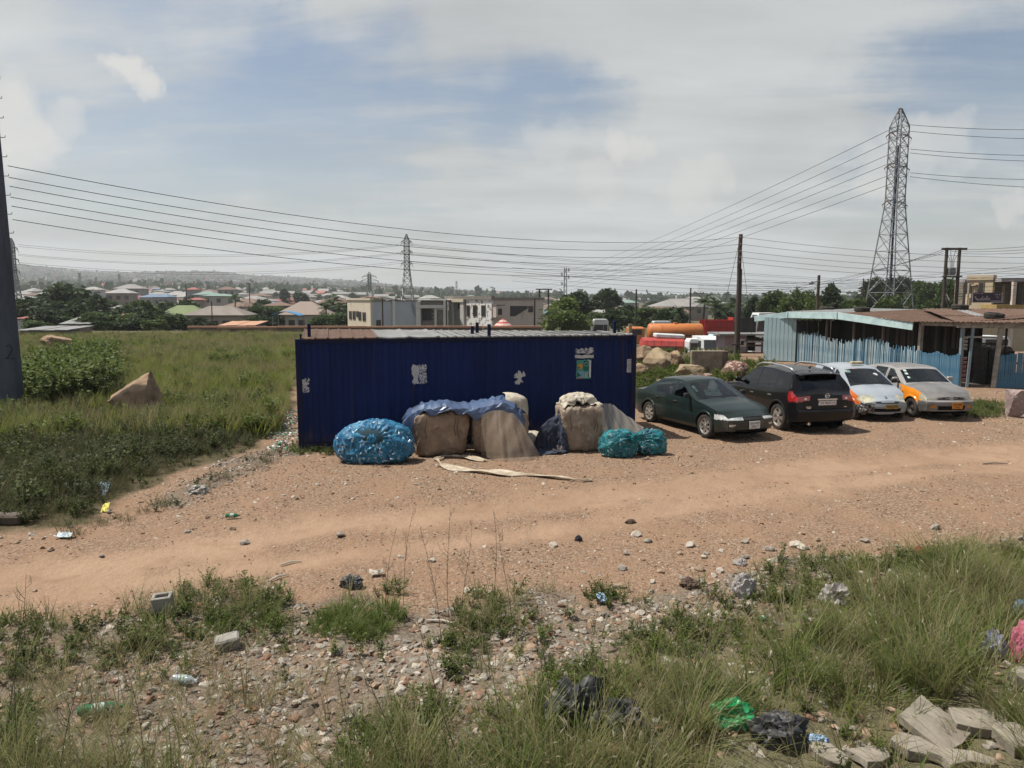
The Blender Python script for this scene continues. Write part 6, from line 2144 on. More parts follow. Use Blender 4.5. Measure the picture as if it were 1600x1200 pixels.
 put1('back_wall', B_pale, w0 - .3, w0, gz, zt - .15,-w2,-1.21)
 put2('end_wall', B_tan, w2 - .3, w2 - .003, gz, zt - .15,-w0,-.31)
 for px_ in (704,722): rect1('pillar', B_pale, px_ - 2.6,470, px_ + 2.6,519,-.35,.05)
 ga, gb = at1(727,471), at1(698,471); gm = (ga[0] + gb[0]) / 2
 rect1('gable', B_cream, 700,467,725,472,-1.0,.15); rect1('gable_ridge', B_block, 705,463.5,720,466.8,-1.0,.10)
 rect1('balcony_opening', B_dark, 708,474,719,483,-.91,-.85)
 rect1('window', B_dark, 709,508,719,514,-.91,-.85)
 for a, b in ((730.5,733.5),(740,745),(753,758)): win1(a, 478, b, 493)
 win2(826,479,832,487)
 rect2('bay', B_tan, 769,478,781,496,.003,.7); rect2('bay_cap', B_block, 768.5,476,782,477.8,.003,.8)
 rect2('bay_pane', B_dark, 772,482,778,492,.68,.73)
 # stepped stair window
 pts = [at2(x, y) for x, y in ((797,494),(805,494),(824,482),(824,478),(797,478))]
 d = Vector((math.cos(R(46)), math.sin(R(46)))); n = Vector((d.y, -d.x)); bx = t.location
 Pp = [Vector((K.x + d.x * u + n.x * .05 - bx.x, K.y + d.y * u + n.y * .05 - bx.y, z - gz)) for u, z in pts]; Qq = [p - Vector((n.x, n.y, 0)) * .08 for p in Pp]
 mb = MB(); mb.add(Pp + Qq, [tuple(range(5))] + [(i, i + 5, (i + 1) % 5 + 5, (i + 1) % 5) for i in range(5)]); mb.build('stair_window', B_dark, t)
 # striped parasol in front of the tan wall
 xa, za = XZ(786,515, D - 6); _, ztp = XZ(786,498, D - 6); r = 1.45
 t = thing('garden_parasol', 'red and pale striped garden parasol before the tan house wall', 'parasol', (xa, D - 6, gz))
 segs = []
 for band in range(6):
  mb = MB(); n = 16; G = []
  for f in (band / 6, (band + 1) / 6):
   rr = .05 + (r - .05) * f; zz = ztp - (ztp - za - .1) * (f ** 1.15)
   G.append([Vector((rr * math.cos(2 * math.pi * k / n), rr * math.sin(2 * math.pi * k / n), zz - gz - .05 * (k % 2) * f)) for k in range(n + 1)])
  mb.grid(G); mb.build('canopy_band', B_red if band % 2 == 0 else B_redp, t)
 mb = MB(); mb.cyl((0,0,0),(0,0, ztp - gz), .03, n=8); mb.build('pole', B_brown, t)
 # --- D: two storey building with the banner at the far right
 D2 = 62.0
 def X2(px, py, d=D2):
  p = zax(px, py, d); return p.x, p.z
 xa, zt_ = X2(1513,437); xb, _ = X2(1552,437); xc, zr_ = X2(1760,437)
 g2 = -2.4
 t = thing('shop_building', 'yellowish two storey shop building with dark banner and covered balcony', 'building', (xa, D2, g2))
 sand_w = mat_wall('yellow_render', (.42,.35,.245),(.37,.30,.21),(.26,.21,.15))
 K = Vector((xb, D2)); atS, putS, rectS, winS = face(t, K, R(62), True)
 wS = atS(1512,450)[0]
 putS('wall', sand_w, 0, wS, g2, zt_, -.3,0); putS('parapet', sand_w, -.05, wS + .1, zt_ + .003, zt_ + .4,-.4,.1)
 for q in ((1515.5,444,1520,457),(1530,442,1537,456)): winS(*q)
 rectS('ledge', sand_w, 1521,444.5,1528,446.5,.003,.35)
 part('back_wall', sand_w, xb, xc, D2 + 5, D2 + 5.3, g2, zt_ - .1)
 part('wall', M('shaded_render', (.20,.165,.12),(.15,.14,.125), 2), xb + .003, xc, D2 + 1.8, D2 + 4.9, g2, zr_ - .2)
 part('balcony_roof', M('balcony_roof', (.30,.28,.28),(.20,.19,.2), 3), xb + .1, xc, D2 - .9, D2 + 5.2, zr_ - .19, zr_ + .12)
 _, zb1 = X2(1560,476); _, zb0 = X2(1560,482)
 part('balcony_slab', M('ochre_band', (.34,.24,.085),(.28,.20,.09), 3), xb - .4, xc, D2 - 1.3, D2 + 1.79, zb0, zb1)
 part('lower_wall', sand_w, xa - .2, xb + 3, D2 - .6, D2 - .3, g2, zb0 - .1)
 for px_ in (1583,1640,1700):
  xp, _ = X2(px_, 470, D2 - 1.1); part('column', grey_wood if False else B_tan, xp - .14, xp + .14, D2 - 1.2, D2 - .95, g2, zr_ - .2)
 for (a, b, mt) in ((1563,1570, sand_w),(1577,1582, B_dark),(1588,1596, B_dark)):
  xa_, za = X2(a, 474, D2 + 1.8); xb_, zb_ = X2(b, 444, D2 + 1.8); part('doorway', mt, xa_, xb_, D2 + 1.70, D2 + 1.81, za, zb_)
 xa_, za = X2(1554,455, D2 - .5); xb_, zb_ = X2(1561,447, D2 - .5); part('small_poster', M('poster_grey', (.35,.31,.33),(.1,.08,.1), 30, sc=(1,1,3)), xa_, xb_, D2 + 1.66, D2 + 1.69, za, zb_)
 for i, (a, b) in enumerate(((1509.5,1513),(1515,1518))):
  xa_, za = X2(a, 477, D2 - 1.2); xb_, zb_ = X2(b, 459, D2 - 1.2); part('railing_pillar', sand_w, xa_, xb_, D2 - 1.3, D2 - 1.05, za, zb_)
 xa_, za = X2(1518.5,472.5, D2 - 1.4); xb_, zb_ = X2(1565.5,457, D2 - 1.4)
 f = part('banner', M('banner_purple', (.030,.018,.030),(.045,.028,.045), 3, rough=.6), xa_, xb_, D2 - 1.45, D2 - 1.38, za, zb_)
 w, h = xb_ - xa_, zb_ - za
 wht = M('banner_print', (.36,.33,.36), rough=.7)
 def bp(u0, u1, v0, v1, mt=None): part('banner_print', mt or wht, xa_ + w * u0, xa_ + w * u1, D2 - 1.475, D2 - 1.452, za + h * v0, za + h * v1, f)
 bp(0,1,-.03,.03); bp(.985,1.01,.03,1.0); bp(-.01,.01,.03,1.0); bp(.64,.97,.10,.17)
 # illegible pale logo and word strokes, as in the photograph
 rng = random.Random(8)
 for (u, v, s_) in ((.07,.46,.035),(.10,.34,.03),(.12,.22,.028),(.16,.24,.02),(.20,.20,.025)): bp(u, u + s_, v, v + .16)
 for k in range(9):
  u = .255 + k * .041; hh = .22 + .24 * (1 if k in (2,5,6) else rng.uniform(0,.2)); bp(u, u + .015,.20,.20 + hh);
  if k % 2 == 0: bp(u + .016, u + .032,.20,.27)
  else: bp(u + .016, u + .032,.36,.43)
 for (u0, u1, v0, v1) in ((.28,.34,.84,.89),(.76,.86,.74,.80),(.90,.93,.72,.84),(.80,.88,.50,.56),(.06,.30,.90,.93)): bp(u0, u1, v0, v1)
build_blocks()
# ---- garden wall behind the field
def build_field_wall():
 A = Vector((-36.0,75.0)); B = Vector((3.0,76.5))
 t = thing('boundary_wall', 'long low wall with an orange pink coping along the back of the field', 'wall', (A.x, A.y, 0))
 d = (B - A); L_ = d.length; rz = math.atan2(d.y, d.x); t.rotation_euler = (0,0, rz)
 wallm = M('dirty_wall', (.16,.13,.10),(.10,.085,.065), 1.2, rough=.95); cop = M('coping_pink', (.46,.25,.16),(.38,.21,.14), .8, rough=.9)
 n = 13; rng = random.Random(2)
 for k in range(n):
  w = L_ / n; q = rng.uniform(-.03,.03)
  if k == 0: continue
  mb = MB(); mb.box((w * (k + .5), 0,-1.0 + q),(w - .02,.2,2.8)); mb.build('wall_panel', wallm, t)
  mb = MB(); mb.box((w * (k + .5), 0,.50 + q),(w - .03,.5,.18)); mb.build('coping', cop, t)
build_field_wall()
# ---- parked lorries and vans beyond the container
V_or = M('tanker_orange', (.50,.17,.045),(.42,.14,.04), 2, rough=.5, col3=(.32,.14,.07), c3lo=.6, c3hi=.75)
V_red = M('lorry_red', (.42,.035,.03),(.33,.03,.028), 2, rough=.5)
V_red2 = M('faded_red', (.40,.06,.05),(.30,.04,.035), 2, rough=.6)
V_wht = M('van_white', (.60,.62,.62),(.50,.52,.52), 2, rough=.45)
V_blue = M('pale_blue_metal', (.42,.55,.60), rough=.5)
V_dk = M('cab_maroon', (.13,.02,.03), rough=.5)
def small_wheels(t, xs, w, r=.5):
 mb = MB(); mb.lathe([(.001,-.14),(r * .55,-.14),(r * .6,-.16),(r * .97,-.14),(r, -.08),(r, .08),(r * .97,.14),(.001,.14)], axis='y', n=18)
 me = mb.mesh('wheel', K_rubber, True, 40)
 for x in xs:
  for s in (-1,1): inst('wheel', me, t, (x, s * (w / 2 - .14), r))
def build_lorries():
 # orange tanker
 D = 84; a = zax(1013,530, D); b = zax(1096,530, D); L_ = (b - a).x; zc = zax(1050,519, D).z
 gz = float(terrain([a.x], [D])[0])
 t = thing('tank_lorry', 'orange tank lorry lying behind the red roofed vehicle', 'lorry', (a.x, D, gz))
 r = .98; zc -= gz
 mb = MB(); mb.lathe([(.001,-.15),(r * .6,-.10),(r * .92,0),(r, .12),(r, L_ - .12),(r * .92, L_),(r * .6, L_ + .1),(.001, L_ + .15)], axis='x', n=32, c=(0,0, zc)); mb.build('tank', V_or, t, True, 50)
 for x in (1.4,2.9,4.4):
  mb = MB(); mb.lathe([(r + .002, x - .05),(r + .03, x - .05),(r + .03, x + .05),(r + .002, x + .05)], axis='x', n=32, c=(0,0, zc)); mb.build('band', V_or, t, True, 40)
 mb = MB(); mb.lathe([(.28, zc + r - .1),(.28, zc + r + .14),(.001, zc + r + .16)], c=(L_ * .5,0,0), n=16); mb.build('manhole', V_or, t, True, 40)
 mb = MB(); mb.box((L_ / 2,-r * .9, zc - .35),(L_ * .72,.25,.08));
 for k in range(12): mb.box((L_ * (.15 + .06 * k), -r * 1.02, zc - .15),(.03,.03,.4))
 mb.build('side_rail', K_trim, t)
 mb = MB(); mb.box((L_ / 2 - 1,0, zc - r - .2),(L_ + 2.2,.9,.3)); mb.build('chassis', K_dark, t)
 mb = MB(); mb.bbox((-1.5,0, zc - .35),(1.8,2.2,1.9), .15); o = mb.build('cab', V_or, t)
 mb = MB(); mb.box((-1.5,-1.115, zc + .05),(1.1,.02,.6)); mb.build('cab_window', B_dark, o)
 small_wheels(t, (-1.4,1.2, L_ - 1.6, L_ - .5), 2.3,.5)
 # red tipper body with maroon cab
 D = 88; a = zax(1100,524, D); b = zax(1147,500, D); c = zax(1190,500, D); gz = float(terrain([a.x], [D])[0])
 t = thing('tipper_lorry', 'bright red tipper lorry with ribbed body and maroon cab behind the wooden pole', 'lorry', (a.x, D, gz))
 w = b.x - a.x; z0, z1 = a.z - gz, b.z - gz
 for (y, nm) in ((0, 'side_wall'),(2.3, 'side_wall')):
  mb = MB(); mb.box((w / 2, y, (z0 + z1) / 2),(w, .08, z1 - z0)); o = mb.build(nm, V_red, t)
  for k in range(8):
   mb = MB(); mb.box((w * (k + .5) / 8, y + (-.08 if y == 0 else .08),(z0 + z1) / 2 - .2),(.10,.10, (z1 - z0) * .62)); mb.build('rib', V_red, o)
  for f in (.12,.55,.95):
   mb = MB(); mb.box((w / 2, y + (-.09 if y == 0 else .09), z0 + (z1 - z0) * f),(w, .12,.10)); mb.build('stringer', V_red, o)
 mb = MB(); mb.box((w - .05,1.15, (z0 + z1) / 2 + .15),(.10,2.2, z1 - z0 + .3)); mb.build('headboard', V_red, t)
 mb = MB(); mb.box((w / 2,1.15, z0 + .04),(w, 2.2,.1)); mb.build('floor_panel', V_red, t)
 cw = c.x - b.x
 mb = MB(); mb.bbox((w + .3 + cw / 2,1.15, (z0 + z1) / 2 - .2),(cw, 2.3, z1 - z0 + .3), .15); o = mb.build('cab', V_dk, t)
 mb = MB(); mb.box((w + .3 + cw / 2,-.015, z1 - .75),(cw * .72,.03,.8)); mb.build('cab_window', B_dark, o)
 mb = MB(); mb.box((w / 2 + 1,1.15, z0 - .4),(w + 3,.9,.3)); mb.build('chassis', K_dark, t)
 small_wheels(t, (.8,2.0, w + 1.6), 2.4,.52)
 # faded red lorry body with a white cover
 D = 70; a = zax(1003,549, D); b = zax(1079,528, D); gz = float(terrain([a.x], [D])[0])
 t = thing('covered_lorry', 'faded red lorry body with white cover behind the pale boulders', 'lorry', (a.x, D, gz))
 w = b.x - a.x; z0, z1 = a.z - gz, b.z - gz
 mb = MB(); G = []
 for (y, z) in ((-.05, z0),(-.05, z0 + .55),(.2, z1 - .25),(.9, z1 - .02),(1.5, z1 - .02),(2.1, z1 - .3),(2.2, z0)):
  G.append([Vector((w * f + (0 if 0 < f < 1 else (.22 if f == 0 else -.5) * (z - z0) / (z1 - z0)), y, z - .10 * f)) for f in (0,.25,.5,.75,1)])
 mb.grid(G, flip=True)
 mb.add([G[i][0] for i in range(7)], [tuple(range(7))]); mb.add([G[i][4] for i in range(7)], [tuple(range(6,-1,-1))])
 mb.build('body_shell', V_red2, t)
 mb = MB(); mb.bbox((w * .62,1.5, z1 + .12),(w * .62,1.4,.40), .14, rot=(0,.05,0)); mb.build('cover', V_wht, t)
 for k in range(6):
  mb = MB(); mb.cyl((w * (.1 + .15 * k), -.10, z0 + .1),(w * (.1 + .15 * k), -.02, z1 - .2), .02, n=5); mb.build('stake', K_trim, t)
 mb = MB(); mb.box((w * .5,-.08, z0 + .42),(w * .95,.03,.035)); mb.build('stake_rail', K_trim, t)
 for k in range(3):
  mb = MB(); mb.box((w * (.2 + .22 * k), -.07, z0 + .22),(w * .16,.03,.3)); mb.build('side_window', B_dark, t)
 mb = MB(); mb.box((w / 2,1.1, z0 - .15),(w, 1.4,.35)); mb.build('chassis', K_dark, t)
 small_wheels(t, (.7, w - .8), 2.2,.45)
 # white vans
 def van(px0, px1, pyt, pyb, D, lab, cab_left, mat=V_wht, grp='white vans parked beyond the yard'):
  a = zax(px0, pyb, D); b = zax(px1, pyt, D); gz = float(terrain([a.x], [D])[0])
  t = thing('parked_van', lab, 'van', (a.x, D, gz), 0, grp)
  w = b.x - a.x; z1 = b.z - gz; z0 = .35
  mb = MB(); prof = [(0, z0),(w, z0),(w, z1 - .25),(w - .15, z1),(.55, z1),(.12, z1 * .72),(0, z1 * .52)]
  if not cab_left: prof = [(w - x, z) for x, z in prof][::-1]
  G = []
  for (y, k) in ((-.0,.0),(-.0,0),(.0,0)): pass
  n = len(prof)
  P = [Vector((x, 0.06 * (z / z1) ** 3, z)) for x, z in prof] + [Vector((x, 1.9 - .06 * (z / z1) ** 3, z)) for x, z in prof]
  mb.add(P, [tuple(range(n)), tuple(range(2 * n - 1, n - 1,-1))] + [(i, i + n, (i + 1) % n + n, (i + 1) % n) for i in range(n)])
  body = mb.build('body', mat, t)
  sg = (lambda x: x) if cab_left else (lambda x: w - x)
  zz0, zz1 = z1 * .56, z1 * .86
  mb = MB(); xs_ = [sg(v) for v in (.30,.48,1.05,1.05)]; mb.add([Vector((xs_[0], -.012, zz0)), Vector((xs_[3], -.012, zz0)), Vector((xs_[2], -.012, zz1)), Vector((xs_[1], -.012, zz1))], [(0,1,2,3) if cab_left else (3,2,1,0)]); mb.build('cab_window', B_dark, t)
  for (u, v) in ((1.15,.44 * w),(.46 * w, .70 * w),(.72 * w, .94 * w)):
   if v < u + .2: continue
   mb = MB(); mb.box((sg((u + v) / 2), 0, (zz0 + zz1) / 2),(v - u, .05, zz1 - zz0)); mb.build('side_window', B_dark, t)
  mb = MB(); q0, q1 = sg(.10), sg(.50); mb.add([Vector((q0 - (.02 if cab_left else -.02), .25, z1 * .70)), Vector((q0 - (.02 if cab_left else -.02), 1.65, z1 * .70)), Vector((q1 - (.03 if cab_left else -.03), 1.6, z1 * .96)), Vector((q1 - (.03 if cab_left else -.03), .3, z1 * .96))], [(0,1,2,3)]); mb.build('windscreen', B_dark, t)
  small_wheels(t, (.7, w - .8), 1.95,.34)
  return t
 van(1077,1101,530,552,66, 'white van seen from its side beside the red covered lorry', False)
 # front view van, next to the first
 a = zax(1098,553,64); b = zax(1133,528,64); gz = float(terrain([a.x], [64])[0])
 t = thing('parked_van', 'white van with a wide windscreen facing the boulders', 'van', (a.x, 64, gz), 0, 'white vans parked beyond the yard')
 w = 1.95; z1 = b.z - gz
 mb = MB(); prof = [(0,.35),(0, z1 * .45),(.25, z1 * .55),(.75, z1 * .92),(1.1, z1),(4.2, z1),(4.4,.35)]
 n = len(prof); P = [Vector((0.05, y, z)) for y, z in prof] + [Vector((w - .05, y, z)) for y, z in prof]
 mb.add(P, [tuple(range(n - 1,-1,-1)), tuple(range(n, 2 * n))] + [(i, (i + 1) % n, (i + 1) % n + n, i + n) for i in range(n)]); mb.build('body', V_wht, t)
 mb = MB(); mb.add([Vector((.16,.26, z1 * .575)), Vector((w - .16,.26, z1 * .575)), Vector((w - .24,.69, z1 * .90)), Vector((.24,.69, z1 * .90))], [(0,1,2,3)]);
 for q in range(4): mb.v[q] = (mb.v[q][0], mb.v[q][1] - .03, mb.v[q][2] + .02)
 mb.build('windscreen', B_dark, t)
 for s in (.2, w - .2):
  mb = MB(); mb.bbox((s, -.02, z1 * .36),(.26,.06,.16), .02); mb.build('headlamp', K_head, t)
 mb = MB(); mb.bbox((w / 2,-.06,.45),(w * .98,.12,.22), .03); mb.build('front_bumper', K_trim, t)
 for s in (.02, w - .02):
  mb = MB(); mb.box((s, 1.3, z1 * .74),(.05,.9, z1 * .26)); mb.build('side_window', B_dark, t)
 mb = MB(); mb.lathe([(.001,-.1),(.33,-.1),(.34,0),(.33,.1),(.001,.1)], axis='x', n=16); me = mb.mesh('wheel', K_rubber, True, 40)
 for x in (.12, w - .12):
  for y in (.8,3.6): inst('wheel', me, t, (x, y, .34))
 van(1106,1133,523,540,76, 'pale blue white van half hidden above the other two', True, V_blue, 'white vans parked beyond the yard')
 van(1016,1050,502,519,96, 'white pickup cab rising above the orange tank', True, V_wht, 'white vans parked beyond the yard')
 van(922,951,499,518,88, 'whitish old van beside the leafy tree behind the container', True, V_wht, 'white vans parked beyond the yard')
 van(1441,1495,515,562,40, 'white minibus parked behind the shack verandah posts', False, V_wht, 'white vans parked beyond the yard')
 van(1505,1580,526,566,44, 'white vehicle seen through the shack gateway', True, V_wht, 'white vans parked beyond the yard')
 van(1176,1216,489,512,62, 'white lorry cab showing above the left end of the shack roof', True, V_wht, 'white vans parked beyond the yard')
build_lorries()
def build_kiosk():
 # small mauve kiosk between the wooden pole and the shack, dark open shed beside it
 D = 47; a = zax(1131,566, D); b = zax(1162,524, D)
 t = thing('kiosk', 'mauve painted block kiosk behind the wooden pole', 'kiosk', (a.x, D, 0))
 mau = M('mauve_paint', (.30,.245,.26),(.25,.20,.215), 2, rough=.9, col3=(.40,.36,.36), c3lo=.55, c3hi=.6, c3scale=1.2, sc3=(.2,.2,2)); w = b.x - a.x + .2; h = b.z
 mb = MB(); mb.box((w / 2,1.0, h / 2),(w, 2.0, h)); mb.build('wall', mau, t)
 mb = MB(); mb.box((w / 2 + .8,.9, h + .07),(w + 2.6,2.9,.10)); mb.build('roof_panel', roof_grey, t)
 mb = MB(); mb.box((w * .80,-.015, h * .58),(.5,.03,.5)); mb.build('painted_sign', B_white, t)
 mb = MB(); mb.box((w * .80,-.035, h * .58),(.2,.012,.25)); mb.build('painted_mark', K_ink, t)
 x0, x1 = zax(1163,560, D).x - a.x + .1, zax(1192,560, D).x - a.x
 t2 = thing('open_shed', 'dark open lean-to shed between the kiosk and the pale blue shack', 'shed', (a.x + x0, D, 0))
 w2 = x1 - x0
 mb = MB(); mb.box((w2 / 2,1.6,1.1),(w2,.06,2.2)); mb.build('back_wall', dark_wood, t2)
 mb = MB(); mb.box((w2 / 2,.55, h * .95 - .25),(w2 + .3,2.0,.09), rot=(.08,0,0)); mb.build('roof_panel', grey_wood, t2)
 for k, z in enumerate((.45,.8)):
  mb = MB(); mb.box((w2 / 2,.1, z),(w2,.05,.12)); mb.build('rail', old_wood, t2)
 for x in (.06, w2 - .06):
  mb = MB(); mb.box((x, .05, h * .46),(.09,.09, h * .88)); mb.build('post', old_wood, t2)
build_kiosk()
# ---- poles, pylons and wires
conc = M('pole_concrete', (.075,.085,.108),(.05,.057,.073), 2.5, rough=.9, bump=.3, sc=(1,1,.25))
creo = M('creosoted_wood', (.075,.06,.05),(.045,.035,.03), 3, rough=.95, sc=(1,1,.15), bump=.4)
galv = M('galvanised_steel', (.22,.225,.235),(.15,.15,.155), 2, rough=.55, metal=.4)
wirem = M('wire', (.02,.02,.022), rough=.7)
insul = M('insulator', (.16,.10,.08), rough=.4)
def catenary(a, b, sag, n=18):
 a, b = Vector(a), Vector(b); out = []
 for k in range(n + 1):
  f = k / n; p = a.lerp(b, f); p.z -= sag * 4 * f * (1 - f); out.append(p)
 return out
WIRES = {}
def wire(a, b, sag, r, label, group, n=18):
 mb = MB(); pts = catenary(a, b, sag, n)
 o0 = pts[0]
 mb.tube([p - o0 for p in pts], r, 4)
 o = mb.build('overhead_wire', wirem, None, loc=o0)
 return tag(o, label, 'wire', group)
def pole_left():
 g = gpt(15,646); g.x = -15.23
 t = thing('concrete_pole', 'tapering dark concrete electricity pole with step irons at the left edge', 'pole', (g.x, g.y, 0))
 top = 15.0; w0, w1 = .60,.44
 base_w = (30 - (-20)) / FPX * 22
 lean = Vector((-.37 * 1,0,0))
 # rectangular tapered shaft with chamfered corners and shallow panels
 mb = MB(); G = []
 for k in range(16):
  z = top * k / 15 - .3 if k else -.3
  f = max(z, 0) / top; w = w0 + (w1 - w0) * f; d = .36 - .16 * f; c = .05
  cx = -.08 * f
  ring = [(-w / 2 + c, -d / 2),(w / 2 - c, -d / 2),(w / 2,-d / 2 + c),(w / 2, d / 2 - c),(w / 2 - c, d / 2),(-w / 2 + c, d / 2),(-w / 2, d / 2 - c),(-w / 2,-d / 2 + c)]
  G.append([Vector((cx + x, y, z)) for x, y in ring + ring[:1]])
 mb.grid(G); mb.add(G[-1][:8], [tuple(range(8))]); mb.build('shaft', conc, t)
 for k in range(18):
  z = 4.3 + k * .55
  f = z / top; w = w0 + (w1 - w0) * f; cx = -.08 * f
  mb = MB(); mb.tube([(cx + w / 2 - .02,0, z),(cx + w / 2 + .19,0, z),(cx + w / 2 + .20,0, z + .06)], .011,5); mb.build('step_iron', galv, t)
 # painted number 2
 pts = []
 for a in np.linspace(150,-40,9): pts.append((.085 * math.cos(R(a)), .11 * math.sin(R(a)) + .12))
 pts += [(-.10,-.19)]
 pts2 = [(-.14,-.16),(.16,-.18)]
 for i, pp in enumerate((pts, pts2)):
  mb = MB(); z0 = gp(15,551).z
  z0 = 3.5 + (zax(15,551, g.y - .18).z - 3.5)
  x0 = zax(14,551, g.y - .2).x - g.x
  fz = z0 / top; dd = .36 - .16 * fz
  P = [Vector((x0 + a, -dd / 2 - .006, z0 + b)) for a, b in pp]
  mb.tube(P, .016,4); mb.build('painted_number', K_ink, t)
 return t, g
LP, LPg = pole_left()
def pole_wood():
 g = gpt(1150,557)
 t = thing('wooden_pole', 'tall dark wooden electricity pole behind the green car with a stay wire', 'pole', (g.x, g.y, 0))
 zt = zax(1152,366, g.y).z
 mb = MB(); G = []
 mb.tube([(.02 * math.sin(k * 1.7) + .02 * k / 8,0, zt * k / 8) for k in range(9)], [.155 - .045 * k / 8 for k in range(9)], 12); mb.build('shaft', creo, t, True, 50)
 ins = []
 for k, py in enumerate((371,382,393,402,410)):
  z = zax(1150, py, g.y).z
  mb = MB(); mb.lathe([(.001,-.06),(.05,-.06),(.06,-.02),(.035,0),(.06,.02),(.05,.06),(.001,.06)], n=10, c=(0,-.16, z)); mb.build('insulator', insul, t, True)
  ins.append(Vector((g.x, g.y - .19, z)))
 z = zax(1150,538, g.y).z
 mb = MB(); mb.bbox((0,-.16, z),(.75,.08,.08), .01); mb.build('crossarm', creo, t)
 mb = MB(); mb.tube([(.17,-.05,0.1),(.16,-.05, zt * .45),(.14,-.05, zt * .72)], .03,6); mb.build('cable_duct', conc, t)
 mb = MB(); mb.tube([(.12,0, zt * .86),(1.0,-.3,0.1)], .012,4); mb.build('stay_wire', wirem, t)
 mb = MB(); mb.tube([(-.1,0, zt * .9),(-.7,.2, zt * .45),(-1.2,.4,.1)], .012,4); mb.build('stay_wire', wirem, t)
 return g, ins
WPg, WPI = pole_wood()
for k, py in enumerate((259,277,291,308,322,343)):
 a = zax(12 + k * 1.5, py, LPg.y)
 b = WPI[min(k, 4)].copy()
 if k == 5: b.z -= .25
 wire(a, b, 1.05,.012, '%s black overhead wire from the left concrete pole to the wooden pole' % ('topmost', 'second', 'third', 'fourth', 'fifth', 'lowest')[k], 'wires between the concrete pole and the wooden pole', 26)
for k, py in enumerate((403,411,419,426,433)):
 b = zax(1780, py - 2,40.0)
 wire(WPI[k], b, .45,.012, '%s black overhead wire from the wooden pole towards the right edge' % ('topmost', 'second', 'middle', 'fourth', 'lowest')[k], 'wires leaving the wooden pole to the right')
def lattice_tower(name, label, base, H, wb, wt, neck, arms, group, r=.07, nseg=12, rz=0.0, bare=False):
 """four tapered legs, panel bracing, a straight neck and paired arms"""
 t = thing(name, label, 'pylon', base, rz, group)
 def hw(z):
  f = z / H
  if f < neck: return (wb + (wt - wb) * (f / neck)) / 2
  if f < .93: return wt / 2
  return wt / 2 * (1 - (f - .93) / .07 * .85)
 zs = [0]; q = nseg
 z = 0
 while z < H * .995:
  z += max(hw(z) * 1.55, H / 42); zs.append(min(z, H))
 for sx in (-1,1):
  for sy in (-1,1):
   mb = MB(); mb.tube([(sx * hw(z), sy * hw(z), z) for z in zs], r, 4); mb.build('leg', galv, t)
 mb = MB()
 for a, b in zip(zs[:-1], zs[1:]):
  for (f1, f2) in (((-1,-1),(1,-1)),((1,-1),(1,1)),((1,1),(-1,1)),((-1,1),(-1,-1))):
   mb.tube([(f1[0] * hw(a), f1[1] * hw(a), a),(f2[0] * hw(b), f2[1] * hw(b), b)], r * .55,3, caps=False)
   mb.tube([(f2[0] * hw(a), f2[1] * hw(a), a),(f1[0] * hw(b), f1[1] * hw(b), b)], r * .55,3, caps=False)
   mb.tube([(f1[0] * hw(b), f1[1] * hw(b), b),(f2[0] * hw(b), f2[1] * hw(b), b)], r * .5,3, caps=False)
 mb.build('bracing', galv, t)
 tips = []
 M_ = Matrix.Rotation(rz, 3, 'Z')
 for (fz, ln) in arms:
  z = H * fz
  for s in (-1,1):
   mb = MB(); w = hw(z)
   tip = Vector((s * (w + ln), 0, z))
   for sy in (-1,1):
    mb.tube([(s * w, sy * w, z), tip], r * .7,4); mb.tube([(s * w, sy * w, z + ln * .35), tip], r * .6,4)
   mb.tube([(s * w, -w, z + ln * .35),(s * w, w, z)], r * .5,3)
   mb.build('crossarm', galv, t)
   mb = MB()
   for dx in (-1,1):
    mb.tube([tip, tip + Vector((dx * .25 * 1.2,-.5 * dx, -.55))], r * .9,5)
   mb.tube([tip + Vector((-.3,.5,-.55)), tip + Vector((s * .5,0,-1.4)), tip + Vector((.3,-.5,-.55))], r * .35,4)
   if not bare: mb.build('insulator', insul, t)
   tips.append(Vector(base) + M_ @ tip)
 mb = MB(); mb.box((0,0, H),(hw(H) * 2 + .3,.3,.12)); mb.build('cap_plate', galv, t)
 return t, tips
